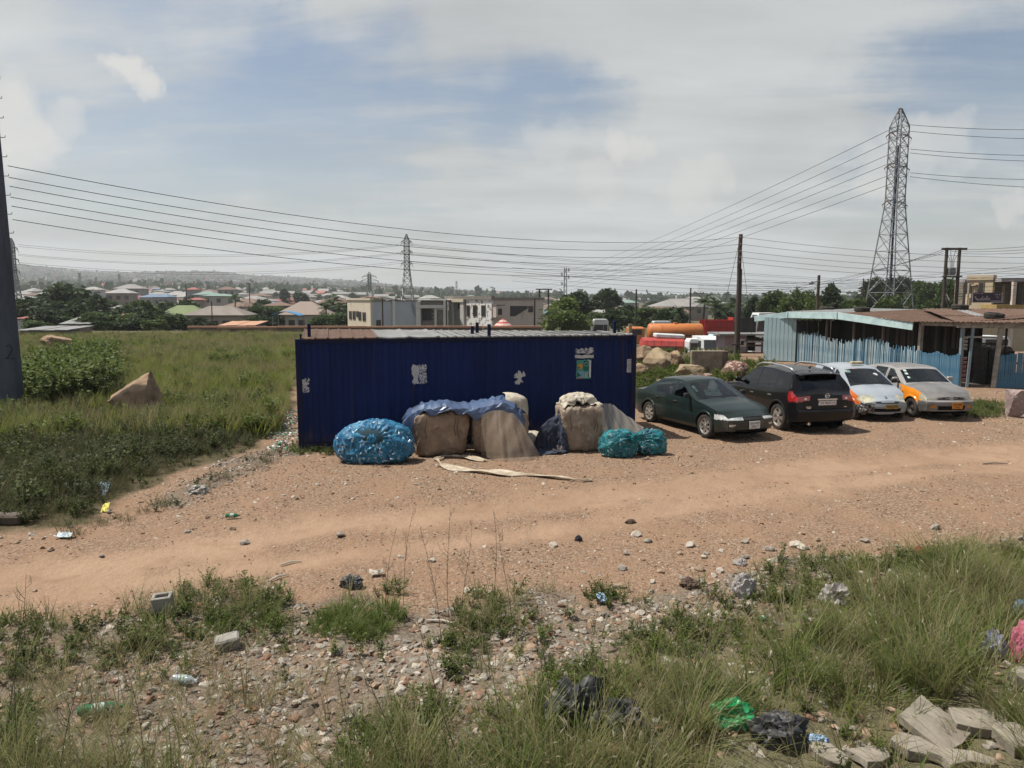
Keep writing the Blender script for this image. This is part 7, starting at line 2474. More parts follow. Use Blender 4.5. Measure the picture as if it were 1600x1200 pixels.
def pylons():
 D = 105.0
 top = zax(1414,170, D); b0 = zax(1398,482, D); gz = float(terrain([b0.x], [D])[0])
 H = top.z - gz
 wbase = (1436 - 1360) / FPX * D * .78
 t, tips = lattice_tower('lattice_pylon', 'tall steel lattice pylon with three pairs of short arms above the shack', (top.x - .6, D, gz), H, wbase, 1.75,.62, ((.62,.9),(.77,.9),(.90,.9)), None, .085, rz=.5)
 # climbing cables inside
 for k in range(3):
  mb = MB(); mb.tube([(-.4 + .3 * k, -.2,0),(-.2 + .15 * k, 0, H * .5),(-.1 + .1 * k, 0, H * .85)], .06,5); mb.build('down_cable', M('down_cable_blue', (.05,.06,.16), rough=.6) if k == 0 else wirem, t)
 far = Vector((zax(577,428,900).x, 900, zax(577,428,900).z))
 pairs_l = ((1404,196),(1406,214),(1402,236),(1405,249),(1402,269),(1404,283))
 pairs_r = ((1422,195,1600,197),(1421,205,1600,211),(1422,233,1600,237),(1422,239,1600,246),(1423,270,1600,275),(1422,276,1600,287))
 ends_l = ((795,428),(795,434),(760,446),(760,450),(740,456),(740,460))
 ORD = ('topmost', 'second', 'third', 'fourth', 'fifth', 'lowest')
 for k, (a, e) in enumerate(zip(pairs_l, ends_l)):
  wire(zax(a[0], a[1], D - .5), zax(e[0], e[1], 620), 9.0,.035, ORD[k] + ' black power line running from the big pylon down to the left', 'power lines left of the big pylon', 30)
 for k, q in enumerate(pairs_r):
  wire(zax(q[0], q[1], D - .5), zax(1760, q[3] + (q[3] - q[1]) * .8, D - 4), .5,.035, ORD[k] + ' black power line running from the big pylon to the right edge', 'power lines right of the big pylon')
 # far pylons
 def far_py(px, pyt, pyb, D, wb, wt, label, arms, neck=.7, rz=0.3, r=.12, name='lattice_pylon'):
  tp = zax(px, pyt, D); gz = float(terrain([tp.x], [D])[0])
  return lattice_tower(name, label, (tp.x, D, gz), tp.z - gz, wb, wt, neck, arms, None, r, rz=rz)[1]
 t1 = far_py(635,366,470,260,5.2,1.7, 'tapering lattice pylon standing behind the blue grey house', ((.66,.8),(.80,.8),(.92,.7)), .60, r=.15)
 t2 = far_py(577,425,468,520,7,2.0, 'small distant pylon with three wide arms left of the taller one', ((.55,6),(.72,5),(.86,3.6)), .5, r=.30, rz=0)
 t3 = far_py(17,372,460,230,3.4,1.1, 'lattice pylon half hidden behind the left concrete pole', ((.60,1.2),(.74,1.2),(.88,1.1)), .6, r=.16, rz=0)
 for k, (py0, py1) in enumerate(((381,388),(383,391),(394,403),(396,405),(408,416),(411,419))):
  wire(zax(630, py0,259), zax(28, py1 - 6,231), 3.5,.05, ORD[k] + ' thin power line between the two pylons on the left', 'power lines between the left pylons', 24)
  wire(zax(640, py0,259), zax(1640,446 + 3 * k, 330), 3.0,.06, ORD[k] + ' thin power line leaving the middle pylon to the right', 'power lines right of the middle pylon', 24)
 # telecom masts and small masts
 def mast(px, pyt, D, w, lab, ants=False):
  tp = zax(px, pyt, D); gz = float(terrain([tp.x], [D])[0]); H = tp.z - gz
  t = thing('telecom_mast', lab, 'mast', (tp.x, D, gz))
  mb = MB()
  for k in range(3):
   a = 2 * math.pi * k / 3; mb.tube([(math.cos(a) * w, math.sin(a) * w, 0),(math.cos(a) * w * .6, math.sin(a) * w * .6, H)], w * .22,4)
  n = int(H / (w * 3));
  for i in range(n):
   z0, z1 = H * i / n, H * (i + 1) / n
   for k in range(3):
    a, b = 2 * math.pi * k / 3,2 * math.pi * (k + 1) / 3; f0, f1 = 1 - .4 * i / n, 1 - .4 * (i + 1) / n
    mb.tube([(math.cos(a) * w * f0, math.sin(a) * w * f0, z0),(math.cos(b) * w * f1, math.sin(b) * w * f1, z1)], w * .12,3, caps=False)
  mb.build('lattice', galv, t)
  if ants:
   for (f, s) in ((.95,1),(.86,-1),(.80,1),(.66,-1)):
    mb = MB(); mb.bbox((s * w * 1.5,-w, H * f),(w * .9, w * .6, H * .07), .05); mb.build('antenna_panel', B_white, t)
 mast(883,418,300,.9, 'slim telecom mast with pale antenna panels above the trees', True)
 mast(713,439,420,.7, 'thin distant mast above the roof of the tan house')
 mast(124,426,700,1.4, 'thin distant mast left of the hip roofs')
 mast(186,428,760,1.5, 'thin distant mast above the left treetops')
 # H frame pole with transformer
 D = 66; gl = zax(1474,470, D); gz = float(terrain([gl.x], [D])[0]); x1 = zax(1494,470, D).x; zt = zax(1474,387, D).z
 t = thing('transformer_frame', 'two legged timber pole frame with a transformer right of the big pylon', 'pole frame', (gl.x, D, gz))
 for x in (0, x1 - gl.x):
  mb = MB(); mb.tube([(x, 0,0),(x, 0, zt - gz)], [.17,.13], 10); mb.build('leg', creo, t, True, 50)
 w = x1 - gl.x
 mb = MB(); mb.bbox((w / 2,-.16, zt - gz - .12),(w + 1.1,.14,.2), .02); mb.build('crossarm', creo, t)
 z = zax(1484,432, D).z - gz
 mb = MB(); mb.bbox((w / 2,-.1, z),(w + .4,.5,.12), .02); mb.build('platform', creo, t)
 mb = MB(); mb.bbox((w / 2 - .1,-.1, z + .42),(.62,.45,.65), .05); mb.build('transformer', galv, t)
 for k in range(4):
  mb = MB(); mb.tube([(-.3 + k * w * .45,-.16, zt - gz - .15),(w * .2 + k * .12,-.2, (zt - gz + z) / 2 + .2),(w * .3 + k * .1,-.1, z + .8)], .02,4); mb.build('drop_cable', wirem, t)
 for k, (py, e) in enumerate(((390,372),(393,378),(396,384))):
  wire(zax(1478 + 8 * k, py, D), zax(1720, e - 2,60), .3,.018, ('top', 'middle', 'bottom')[k] + ' black wire from the transformer frame to the right edge', 'wires right of the transformer frame')
  wire(zax(1474, py, D), zax(1180 - 40 * k, 470,130), .6,.02, ('top', 'middle', 'bottom')[k] + ' black wire sloping left from the transformer frame', 'wires left of the transformer frame')
 for k, (pa, pb) in enumerate(((398,399),(408,405),(417,414),(427,421),(432,434),(440,447))):
  wire(zax(1090,446 + 2.4 * k, 75), zax(1760, pb, 52), .5,.014, ORD[k] + ' of the low black wires crossing behind the big pylon', 'low wires crossing on the right')
 for k, py in enumerate((424,430,437,445)):
  wire(zax(800,418 + k * 7,70), zax(1740, py + 10,58), .9,.014, ('topmost', 'second', 'third', 'lowest')[k] + ' of the low black wires passing behind the wooden pole', 'low wires behind the wooden pole')
 # plain poles
 def pole(px, pyt, D, r, lab, arm=False, lamp=False):
  tp = zax(px, pyt, D); gz = float(terrain([tp.x], [D])[0])
  t = thing('utility_pole', lab, 'pole', (tp.x, D, gz), 0)
  mb = MB(); mb.tube([(0,0,0),(.03,0, tp.z - gz)], [r, r * .75], 8); mb.build('shaft', creo, t, True, 50)
  if arm:
   mb = MB(); mb.bbox((0,-r, tp.z - gz - .3),(1.5,.1,.12), .01); mb.build('crossarm', creo, t)
  if lamp:
   mb = MB(); mb.tube([(0,-r, tp.z - gz - .35),(-.35,-r, tp.z - gz - .42)], .03,6); mb.build('lamp_arm', galv, t)
   mb = MB(); mb.lathe([(.001,.10),(.09,.08),(.16,-.04),(.10,-.12),(.001,-.12)], n=12, c=(-.48,-r, tp.z - gz - .45)); mb.build('lamp_head', galv, t, True)
 pole(1279,430,46,.12, 'dark pole with a round street lamp behind the shack roof', False, True)
 pole(1079,450,95,.13, 'plain dark pole among the palms behind the lorries')
 pole(994,452,90,.12, 'thin pole at the right corner of the container roof')
 pole(1349,435,120,.13, 'thin pole just left of the big pylon base')
 pole(597,466,89,.12, 'dark pole against the blue grey flank wall')
 pole(835,466,88,.13, 'dark pole against the tan house wall')
 pole(697,469,90,.11, 'leaning dark pole before the unfinished building')
 pole(290,444,170,.14, 'dark pole behind the green roofed house')
 pole(389,442,200,.16, 'dark pole with a crossarm beyond the grey roofed house', True)
 pole(330,470,80,.07, 'thin pole before the grey roofed house')
 tp0, tp1 = zax(843,452,140), zax(857,452,140); gz = float(terrain([tp0.x], [140])[0])
 t = thing('pole_frame', 'small two legged pole frame beside the tan house roof', 'pole frame', (tp0.x, 140, gz))
 for x in (0, tp1.x - tp0.x):
  mb = MB(); mb.tube([(x, 0,0),(x, 0, tp0.z - gz)], .16,8); mb.build('leg', creo, t)
 mb = MB(); mb.box(((tp1.x - tp0.x) / 2,0, tp0.z - gz),(tp1.x - tp0.x + 1.4,.2,.22)); mb.build('crossarm', creo, t)
pylons()
# ---- trees
L_dark = leaf_mat('leaves_dark', (.020,.034,.014),(.05,.075,.025))
L_mid = leaf_mat('leaves_mid', (.035,.060,.018),(.085,.125,.032))
L_lite = leaf_mat('leaves_light', (.06,.095,.022),(.13,.17,.045))
L_palm = leaf_mat('palm_fronds', (.03,.05,.02),(.08,.105,.045), .25)
bark = M('bark', (.12,.095,.075),(.075,.06,.05), 6, rough=.95)
def crown_mesh(name, mat, w, h, n, leaf, seed, lobes=9, gap=.55):
 """leaf sized faces gathered in clumps through an uneven crown volume; base of crown at z = 0"""
 rng = np.random.default_rng(seed)
 C_ = []
 for k in range(lobes):
  a = rng.uniform(0,6.28); rr = math.sqrt(rng.random()) * .62; z = rng.uniform(.22,.80)
  C_.append((math.cos(a) * rr * w / 2 * (1.15 - .5 * abs(z - .45)), math.sin(a) * rr * w / 2 * (1.15 - .5 * abs(z - .45)), z * h, rng.uniform(.20,.36)))
 C_.append((0,0,.55 * h, .38)); C_.append((0,0,.8 * h, .22))
 V = [];
 per = n // len(C_)
 for (x, y, z, r) in C_:
  ncl = 16
  d = rng.normal(size=(ncl, 3)); d /= np.linalg.norm(d, axis=1, keepdims=True)
  cl = np.array([x, y, z]) + d * np.array([r * w * .55, r * w * .55, r * h * .62]) * rng.uniform(.55,1.08, (ncl, 1))
  for c in cl:
   m = max(2, int(per / ncl * rng.uniform(.5,1.5)))
   p = c + rng.normal(size=(m, 3)) * np.array([w, w, h * .8]) * .055
   for q in p:
    u = rng.normal(size=3); u /= np.linalg.norm(u); u[2] *= .6
    v = np.cross(u, rng.normal(size=3)); v /= np.linalg.norm(v) + 1e-9
    s = leaf * rng.uniform(.6,1.3)
    V += [q - u * s, q - v * s * .45, q + u * s, q + v * s * .45]
 V = np.array(V); Q = np.arange(len(V)).reshape(-1,4)
 return quads_mesh(name, V, Q, mat)
def trunk_mesh(h, r, seed, spread=.4):
 rng = random.Random(seed); mb = MB()
 top = Vector((rng.uniform(-.1,.1) * h, rng.uniform(-.1,.1) * h, h))
 mb.tube([(0,0,-.3),(top.x * .4 + .05, top.y * .4, h * .5), tuple(top)], [r * 1.3, r, r * .7], 8)
 for k in range(5):
  a = k * 1.26 + rng.uniform(-.3,.3); e = top + Vector((math.cos(a) * h * spread, math.sin(a) * h * spread, h * rng.uniform(.25,.6)))
  mb.tube([tuple(top * .9), tuple((top + e) / 2 + Vector((0,0,-.06 * h))), tuple(e)], [r * .55, r * .38, r * .15], 6)
 return mb.mesh('trunk', bark, True)
def palm_meshes(seed, H=6.0, n=17, fl=2.6):
 rng = random.Random(seed); tr = MB()
 tr.tube([(.15 * math.sin(k * .6), 0, H * k / 8) for k in range(9)], [.2 - .06 * k / 8 for k in range(9)], 8)
 V = []; Q = []
 top = Vector((.15 * math.sin(4.8), 0, H))
 for k in range(n):
  a = 2.4 * k + rng.uniform(-.2,.2); el = R(rng.uniform(-15,75)); L_ = fl * rng.uniform(.8,1.1)
  pts = []
  for s in range(9):
   f = s / 8; rr = L_ * f
   pts.append(top + Vector((math.cos(a) * math.cos(el) * rr, math.sin(a) * math.cos(el) * rr, math.sin(el) * rr - 1.1 * f * f * L_ * .45)))
  side = Vector((-math.sin(a), math.cos(a), 0))
  for s in range(1,9):
   for q in range(2):
    p0 = pts[s - 1].lerp(pts[s], q * .5)
    d = (pts[s] - pts[s - 1]).normalized()
    ln = .62 * math.sin(math.pi * min(1, (s + q * .5) / 9 * .9 + .1)) + .12
    for sg in (-1,1):
     e = p0 + side * sg * ln * .8 + d * ln * .55 + Vector((0,0,-ln * .35)); b = len(V)
     V += [p0 - d * .05, p0 + d * .06, e + d * .01, e - d * .02]; Q.append((b, b + 1, b + 2, b + 3))
 return tr.mesh('trunk', bark, True), quads_mesh('fronds', np.array([tuple(v) for v in V]), np.array(Q), L_palm)
T_crowns = dict(
 dark=[crown_mesh('crown', L_dark, 6,4.6,3600,.34,1), crown_mesh('crown', L_dark, 6,4.2,3600,.34,2,11)],
 mid=[crown_mesh('crown', L_mid, 6,4.6,3800,.32,3), crown_mesh('crown', L_mid, 6.4,4.2,3800,.32,4,12)],
 lite=[crown_mesh('crown', L_lite, 5,4.8,5200,.20,5,12), crown_mesh('crown', L_lite, 5,4.4,5000,.22,6,12)])
T_trunks = [trunk_mesh(2.4,.18, k) for k in range(3)]
T_palms = [palm_meshes(11), palm_meshes(12,7.2), palm_meshes(13,3.2,19,2.8)]
_tc = [0]
def tree(px, pyt, pyb, D, wpx, kind, label, group):
 """tree whose crown top is at pyt and whose ground is the terrain at distance D"""
 p = zax(px, pyt, D); gz = float(terrain([p.x], [D])[0]); H = max(p.z - gz, 1.0); W = wpx / FPX * D
 t = thing('palm_tree' if kind == 'palm' else 'broadleaf_tree', label, 'tree', (p.x, D, gz), random.uniform(0,6.28), group)
 _tc[0] += 1; i = _tc[0]
 if kind == 'palm':
  tr, fr = T_palms[i % 2]
  h0 = (6.0,7.2)[i % 2] + 1.6
  s = H / h0; inst('trunk', tr, t, scale=s); inst('crown', fr, t, scale=s)
 else:
  cr = T_crowns[kind][i % 2]; w0 = 6 if kind != 'lite' else 5
  ch = min(H * .92, max(W * .62, H * .6))
  inst('trunk', T_trunks[i % 3], t, scale=max(H - ch * .75,.4) / 2.4)
  inst('crown', cr, t, (0,0, H - ch * .98),(0,0, random.uniform(0,6)),(W / w0, W / w0, ch / 4.4))
 return t
g_r = 'trees behind the container and shack'
tree(885,463,515,84,92, 'lite', 'bright leafy tree behind the container roof right of the tan house', None)
tree(905,458,500,120,70, 'dark', 'dark tree showing above the bright leafy tree', g_r)
tree(950,449,500,150,46, 'dark', 'round topped dark tree right of the telecom mast', g_r)
for i, (px, pt, D, w, k) in enumerate(((985,478,120,60, 'dark'),(1020,478,110,60, 'mid'),(1050,482,105,60, 'dark'),(965,480,100,50, 'dark'),(1180,466,100,40, 'dark'),(1215,452,95,60, 'mid'),
          (1245,455,88,56, 'lite'),(1268,462,80,44, 'lite'),(1298,446,90,44, 'dark'),(1335,462,85,40, 'mid'),(1372,436,130,60, 'dark'),(1408,430,135,64, 'dark'),
          (1437,440,130,46, 'mid'),(1460,440,110,46, 'mid'),(1484,436,95,46, 'mid'),(1505,440,90,34, 'dark'),(1395,462,100,60, 'mid'),(1140,474,120,50, 'dark'),(930,488,110,50, 'mid'))):
 tree(px, pt, 500, D, w, k, placed({'dark': 'dark green tree in the belt beyond the lorries and shack', 'mid': 'mid green tree in the belt beyond the lorries and shack', 'lite': 'light green leafy tree rising over the shack roof'}[k].replace(' in the belt beyond the lorries and shack', '').replace(' rising over the shack roof', ''), px),
   {'dark': g_r, 'mid': 'mid green trees in the belt', 'lite': 'light green trees over the shack roof'}[k])
for i, (px, pt, D) in enumerate(((1100,456,100),(1118,460,96),(1062,474,100),(1150,462,105),(1302,448,92))):
 tree(px, pt, 500, D, 30, 'palm', placed('palm tree with drooping fronds', px), 'palms beyond the lorries')
g_l = 'trees in the town on the left'
tree(95,447,500,120,118, 'dark', 'broad dark tree left of the hip roofs, widest in the left distance', None)
for i, (px, pt, D, w, k) in enumerate(((45,462,110,60, 'dark'),(150,462,110,40, 'dark'),(200,476,100,60, 'dark'),(225,470,105,50, 'mid'),(250,484,92,60, 'dark'),(180,492,90,60, 'mid'),(150,498,88,50, 'mid'),
          (280,492,88,50, 'dark'),(60,492,95,60, 'mid'),(100,494,92,60, 'mid'),(405,476,130,40, 'mid'),(420,484,115,44, 'dark'),(395,492,105,36, 'mid'),(445,472,190,34, 'dark'),
          (470,456,300,26, 'dark'),(445,452,330,20, 'dark'),(262,470,170,34, 'dark'),(300,462,260,30, 'dark'),(520,488,110,46, 'mid'),(535,494,100,40, 'dark'),(500,492,105,36, 'mid'),(210,496,86,60, 'dark'),(240,498,84,40, 'mid'))):
 tree(px, pt, 510, D, w, k, placed('dark green tree' if k == 'dark' else 'greyish green tree', px), g_l if k == 'dark' else 'greyish green trees in the town')
for i, (px, pt, D) in enumerate(((519,456,125),(510,470,115),(366,455,190),(64,466,100),(412,478,150),(250,466,110),(38,470,95),(530,470,118))):
 tree(px, pt, 510, D, 40, 'palm', placed('town palm tree', px), 'palms in the town')
for i, (px, pt, D, w, k) in enumerate(((40,478,95,60, 'dark'),(75,482,92,60, 'dark'),(125,478,96,70, 'dark'),(165,484,94,56, 'dark'),(232,488,88,56, 'dark'),(268,490,87,46, 'mid'),(312,496,86,40, 'dark'),(205,488,90,50, 'mid'),(142,488,88,46, 'mid'),(52,500,84,50, 'mid'),(505,482,120,50, 'dark'),(420,494,100,34, 'dark'),(546,484,130,40, 'dark'))):
 tree(px, pt, 515, D, w, k, placed('bushy dark tree' if k == 'dark' else 'bushy grey green tree', px), 'bushy trees behind the field')
# ---- town houses
def house_meshes(w, d, h, rh, wall, roof, hip=True, storeys=1, over=.5):
 """wall, roof, window and door meshes of one house type, front towards -y"""
 mb = MB(); mb.box((0,0, h / 2),(w, d, h)); wm = mb.mesh('wall', wall)
 mb = MB(); a, b = w / 2 + over, d / 2 + over
 if hip:
  rl = max(a - b, .4) if a > b else .4
  P = [(-a, -b, h),(a, -b, h),(a, b, h),(-a, b, h),(-rl, 0, h + rh),(rl, 0, h + rh)]
  P += [(x, y, z - .14) for x, y, z in P[:4]]
  mb.add([Vector(p) for p in P], [(0,1,5,4),(1,2,5),(2,3,4,5),(3,0,4),(6,7,1,0),(7,8,2,1),(8,9,3,2),(9,6,0,3),(9,8,7,6)])
 else:
  P = [(-a, -b, h),(a, -b, h),(a, b, h),(-a, b, h),(-a, 0, h + rh),(a, 0, h + rh)]
  P += [(x, y, z - .14) for x, y, z in P[:4]]
  mb.add([Vector(p) for p in P], [(0,1,5,4),(2,3,4,5),(1,2,5),(3,0,4),(6,7,1,0),(7,8,2,1),(8,9,3,2),(9,6,0,3),(9,8,7,6)])
 rm = mb.mesh('roof', roof)
 return wm, rm
W_mats = [M('wall_cream', (.40,.36,.30),(.33,.30,.25), .4), M('wall_grey', (.27,.26,.25),(.22,.21,.20), .4), M('wall_brown', (.24,.19,.155),(.19,.15,.12), .4), M('wall_white', (.50,.49,.47),(.42,.41,.40), .4)]
def rf(n, a, b): return M('roof_' + n, a, b, .5, rough=.8, col3=tuple(v * .7 for v in a), c3lo=.58, c3hi=.75, c3scale=.8)
R_mats = [('pale grey', rf('grey', (.25,.24,.23),(.20,.19,.18))),('rusty brown', rf('brown', (.16,.105,.08),(.13,.085,.065))),('whitish', rf('white', (.31,.30,.285),(.25,.24,.23))),
   ('faded red', rf('red', (.30,.115,.095),(.24,.09,.08))),('pale blue', rf('blue', (.14,.19,.27),(.11,.155,.22))),('pale green', rf('green', (.18,.25,.22),(.15,.21,.185)))]
win_me = {}
def add_windows(t, w, d, h, n, z=1.1, hh=1.1, ww=.9):
 """window frames with panes on the front and the right side"""
 key = (round(ww, 2), round(hh, 2))
 if key not in win_me:
  mb = MB(); mb.box((0,0,0),(ww + .16,.08, hh + .16)); a = mb.mesh('window', B_brown)
  mb = MB(); mb.box((0,-.05,0),(ww, .05, hh)); win_me[key] = (a, mb.mesh('pane', B_dark))
 a, b = win_me[key]
 for k in range(n):
  f = inst('window', a, t, (-w / 2 + w * (k + .5) / n, -d / 2 - .03, z + hh / 2)); inst('pane', b, f)
def house(px, pyr, D, wpx, hpx, wall, roof, label, group=None, hip=True, rz=0.0, nwin=0, dratio=.75, rfrac=.38, name='town_house'):
 p = zax(px, pyr, D); w = wpx / FPX * D; H = hpx / FPX * D
 gz = float(terrain([p.x], [D])[0])
 rh = H * rfrac; h = max(p.z - rh - gz, H * (1 - rfrac)); base = p.z - rh - h
 t = thing(name, label, 'house', (p.x, D, base), rz, group)
 wm, rm = house_meshes(w, w * dratio, h, rh, wall, roof, hip, over=min(.5, w * .05))
 inst('wall', wm, t); inst('roof', rm, t)
 if nwin: add_windows(t, w, w * dratio, h, nwin, z=max(h - 2.0,.4), hh=min(1.1, h * .4), ww=min(1.1, w / nwin * .55))
 return t
R_green = rf('lime', (.16,.20,.09),(.135,.17,.08)); R_dun = rf('dun', (.215,.185,.16),(.17,.145,.125)); R_tan = rf('tan', (.24,.19,.155),(.24,.19,.16))
W_tan = M('wall_tan', (.34,.29,.245),(.28,.24,.20), .4)
house(290,477,128,100,40, W_mats[0], R_green, 'low house with a large lime green hip roof', rfrac=.62, nwin=0)
t = house(345,478,112,86,34, W_tan, R_dun, 'brown walled house with grey brown hip roof and wide windows beyond the wall', nwin=5, rfrac=.40, dratio=.6)
t = house(478,471,118,74,38, W_mats[0], R_tan, 'cream house with a tall tan hip roof beyond the blue canopy', nwin=5, rfrac=.52)
house(436,472,160,40,14, W_mats[2], R_mats[1][1], 'small brown house left of the tan hip roof', hip=True)
# blue canopy on posts
a = zax(424,494,96); b = zax(466,489,96); gz = float(terrain([a.x], [96])[0])
t = thing('car_canopy', 'curved bright blue canopy on posts before the tan roofed house', 'canopy', (a.x, 96, gz))
mb = MB(); G = []
w = b.x - a.x; z = a.z - gz
for k in range(11):
 f = k / 10; G.append([Vector((w * f, y, z + .55 * math.sin(math.pi * min(1, f * .9 + .08)))) for y in (0,1.2,2.6)])
mb.grid(G); o = mb.build('canopy_sheet', M('canopy_blue', (.06,.22,.42),(.05,.19,.36), 2, rough=.6), t); md = o.modifiers.new('t', 'SOLIDIFY'); md.thickness = .06
for x in (.1, w - .1):
 for y in (.1,2.5):
  mb = MB(); mb.cyl((x, y, 0),(x, y, z), .05, n=6); mb.build('post', galv, t)
# low sheds near the left pole
def shed(px0, px1, pyt, pyb, D, roof, label, dz=1.6, wall=None):
 a = zax(px0, pyt, D); b = zax(px1, pyb, D)
 gz = float(terrain([a.x], [D])[0]); w = b.x - a.x
 t = thing('low_shed', label, 'shed', (a.x, D, gz)); z1, z0 = max(a.z - gz, .8), max(b.z - gz, .6)
 dep = 4.0; n = max(4, int(w / 1.0))
 mb = MB(); mb.box((w / 2, dep / 2, (z0 - .1) / 2),(w - .3, dep - .3, z0 - .1)); mb.build('wall', wall or W_mats[2], t)
 for k in range(n):
  mb = MB(); mb.grid([[Vector((w * (k + u) / n + .01 * (1 - u), dep * v - .2, z0 + (z1 - z0) * v + .03 * (k % 2))) for v in (0,1.1)] for u in (0,.98)], flip=True)
  o = mb.build('roof_sheet', roof, t); md = o.modifiers.new('t', 'SOLIDIFY'); md.thickness = .03
 return t
shed(26,108,515,525,66, roof_grey, 'low grey sheet roofed shed beside the left concrete pole')
shed(92,142,497,506,86, roof_grey, 'grey lean-to roof among the bushes left of the green roof')
shed(22,50,492,498,92, R_mats[3][1], 'small shed with an orange pink roof beside the left pole', wall=W_mats[3])
shed(168,188,491,496,92, R_mats[3][1], 'small orange pink roof among the bushes left of the green roof')
shed(340,400,504,512,80, M('orange_sheet', (.42,.24,.15),(.36,.20,.13), 2), 'flat orange pink roof just above the field wall')
# the wider town: one house each, farther and smaller up the slope
rng = random.Random(12)
named = [(146,448,260,26,12,3,2, 'town house with a gleaming white hip roof left of the dark tree'),(205,444,330,40,18,1,0, 'large grey hip roofed house on the slope in the left distance'),(190,451,240,36,18,2,2, 'house with twin pale gables before the large grey hip roof'),
   (240,459,230,32,14,1,4, 'house with a faded blue hip roof among the trees'),(258,459,225,26,13,1,4, 'second blue roofed house, right of the first blue roof'),(302,449,320,18,9,1,3, 'small house with a bright red hip roof on the far slope'),(325,455,260,34,14,1,5, 'house with a teal green roof beyond the lime roof'),
   (345,459,240,50,9,0,5, 'long low house with a pale green roof'),(308,465,210,24,9,2,3, 'low house with faded red roof behind the lime roof'),(356,448,360,26,12,1,1, 'tall brown unfinished house on the far slope'),(120,452,260,30,8,2,2, 'long pale roof left of the white hip roof')]
for (px, py, D, w, h, wi, ri, lab) in named:
 house(px, py, D, w, h, W_mats[wi], R_mats[ri][1], lab, None, True, rng.uniform(-.3,.3), nwin=3 if w > 24 else 0)
spots = [(n[0], n[1], n[3]) for n in named]
n = 0; tries = 0
while n < 235 and tries < 9000:
 tries += 1
 px = rng.uniform(22,1140) if rng.random() < .25 else rng.uniform(22,620)
 D = 190 * (7.5 ** rng.random())
 x = (px - 800) / FPX * D; gz = float(terrain([x], [D])[0])
 w = rng.uniform(9,17); wpx = w / D * FPX
 H = rng.uniform(4,7.5)
 top = gz + H
 py = 600 - FPX * math.tan(math.atan((top - CAM_H) / D) + PITCH)
 if any(abs(px - a) < (wpx + c) * .34 and abs(py - b) < 2.6 for a, b, c in spots): continue
 ri = rng.choices(range(6),(5,4.5,2.5,1.2,.6,.6))[0]; wi = rng.choice((0,0,1,2,3))
 spots.append((px, py, wpx)); n += 1
 house(px, py, D, wpx, H / D * FPX, W_mats[wi], R_mats[ri][1], 'distant town house with a %s roof on the slope below the hills' % R_mats[ri][0], 'town houses with %s roofs' % R_mats[ri][0], rng.random() < .7, rng.uniform(-.6,.6), nwin=3 if wpx > 30 else 0, rfrac=rng.uniform(.25,.42))
# trees between the houses
n = 0
while n < 140:
 px = rng.uniform(20,1180) if rng.random() < .4 else rng.uniform(20,620); D = 130 * (6 ** rng.random())
 x = (px - 800) / FPX * D; gz = float(terrain([x], [D])[0]); H = rng.uniform(3.5,7)
 py = 600 - FPX * math.tan(math.atan((gz + H - CAM_H) / D) + PITCH)
 n += 1
 tree(px, py, 0, D, rng.uniform(5,10) / D * FPX, rng.choice(('dark', 'dark', 'mid')), 'distant tree between the houses of the town', 'trees between the town houses')
# the hillside city far away: too many and too small to tell apart
def hillside():
 r_ = np.random.default_rng(4); mats = [W_mats[3], W_mats[0], R_mats[0][1], R_mats[1][1], R_mats[3][1], W_mats[1]]
 mb = MB()
 for k in range(5200):
  az = r_.uniform(-42,22); D = r_.uniform(1150,3300)
  x, y = D * math.sin(R(az)), D * math.cos(R(az)); z = float(terrain([x], [y])[0])
  if z < 2 and r_.random() < .7: continue
  w, d, h = r_.uniform(8,22), r_.uniform(8,14), r_.uniform(3.5,9)
  a = r_.uniform(0,3); m_ = int(r_.integers(0,6))
  mb.box((x, y, z + h / 2),(w, d, h), rot=(0,0, a), m=m_)
  if m_ in (0,1): mb.box((x, y, z + h + .4),(w * 1.05, d * 1.05,.8), rot=(0,0, a), m=int(r_.choice([2,3,2,4])))
 o = mb.build('hillside_houses', mats); tag(o, 'the mass of small houses covering the hazy far hills', None, None, 'stuff')
 V = []
 for k in range(6500):
  az = r_.uniform(-42,25); D = r_.uniform(700,3300)
  x, y = D * math.sin(R(az)), D * math.cos(R(az)); z = float(terrain([x], [y])[0])
  s = r_.uniform(3,8)
  for q in range(5):
   c = np.array([x, y, z + s * .5]) + r_.normal(size=3) * s * .4
   u = r_.normal(size=3); u /= np.linalg.norm(u); v = np.cross(u, r_.normal(size=3)); v /= np.linalg.norm(v)
   V += [c - u * s * .6, c - v * s * .5, c + u * s * .6, c + v * s * .5]
 V = np.array(V)
 me = quads_mesh('far_woods', V, np.arange(len(V)).reshape(-1,4), L_dark)
 o = link(bpy.data.objects.new('far_woods', me)); tag(o, 'dark far-off scrub and trees between the hillside houses', None, None, 'stuff')
hillside()
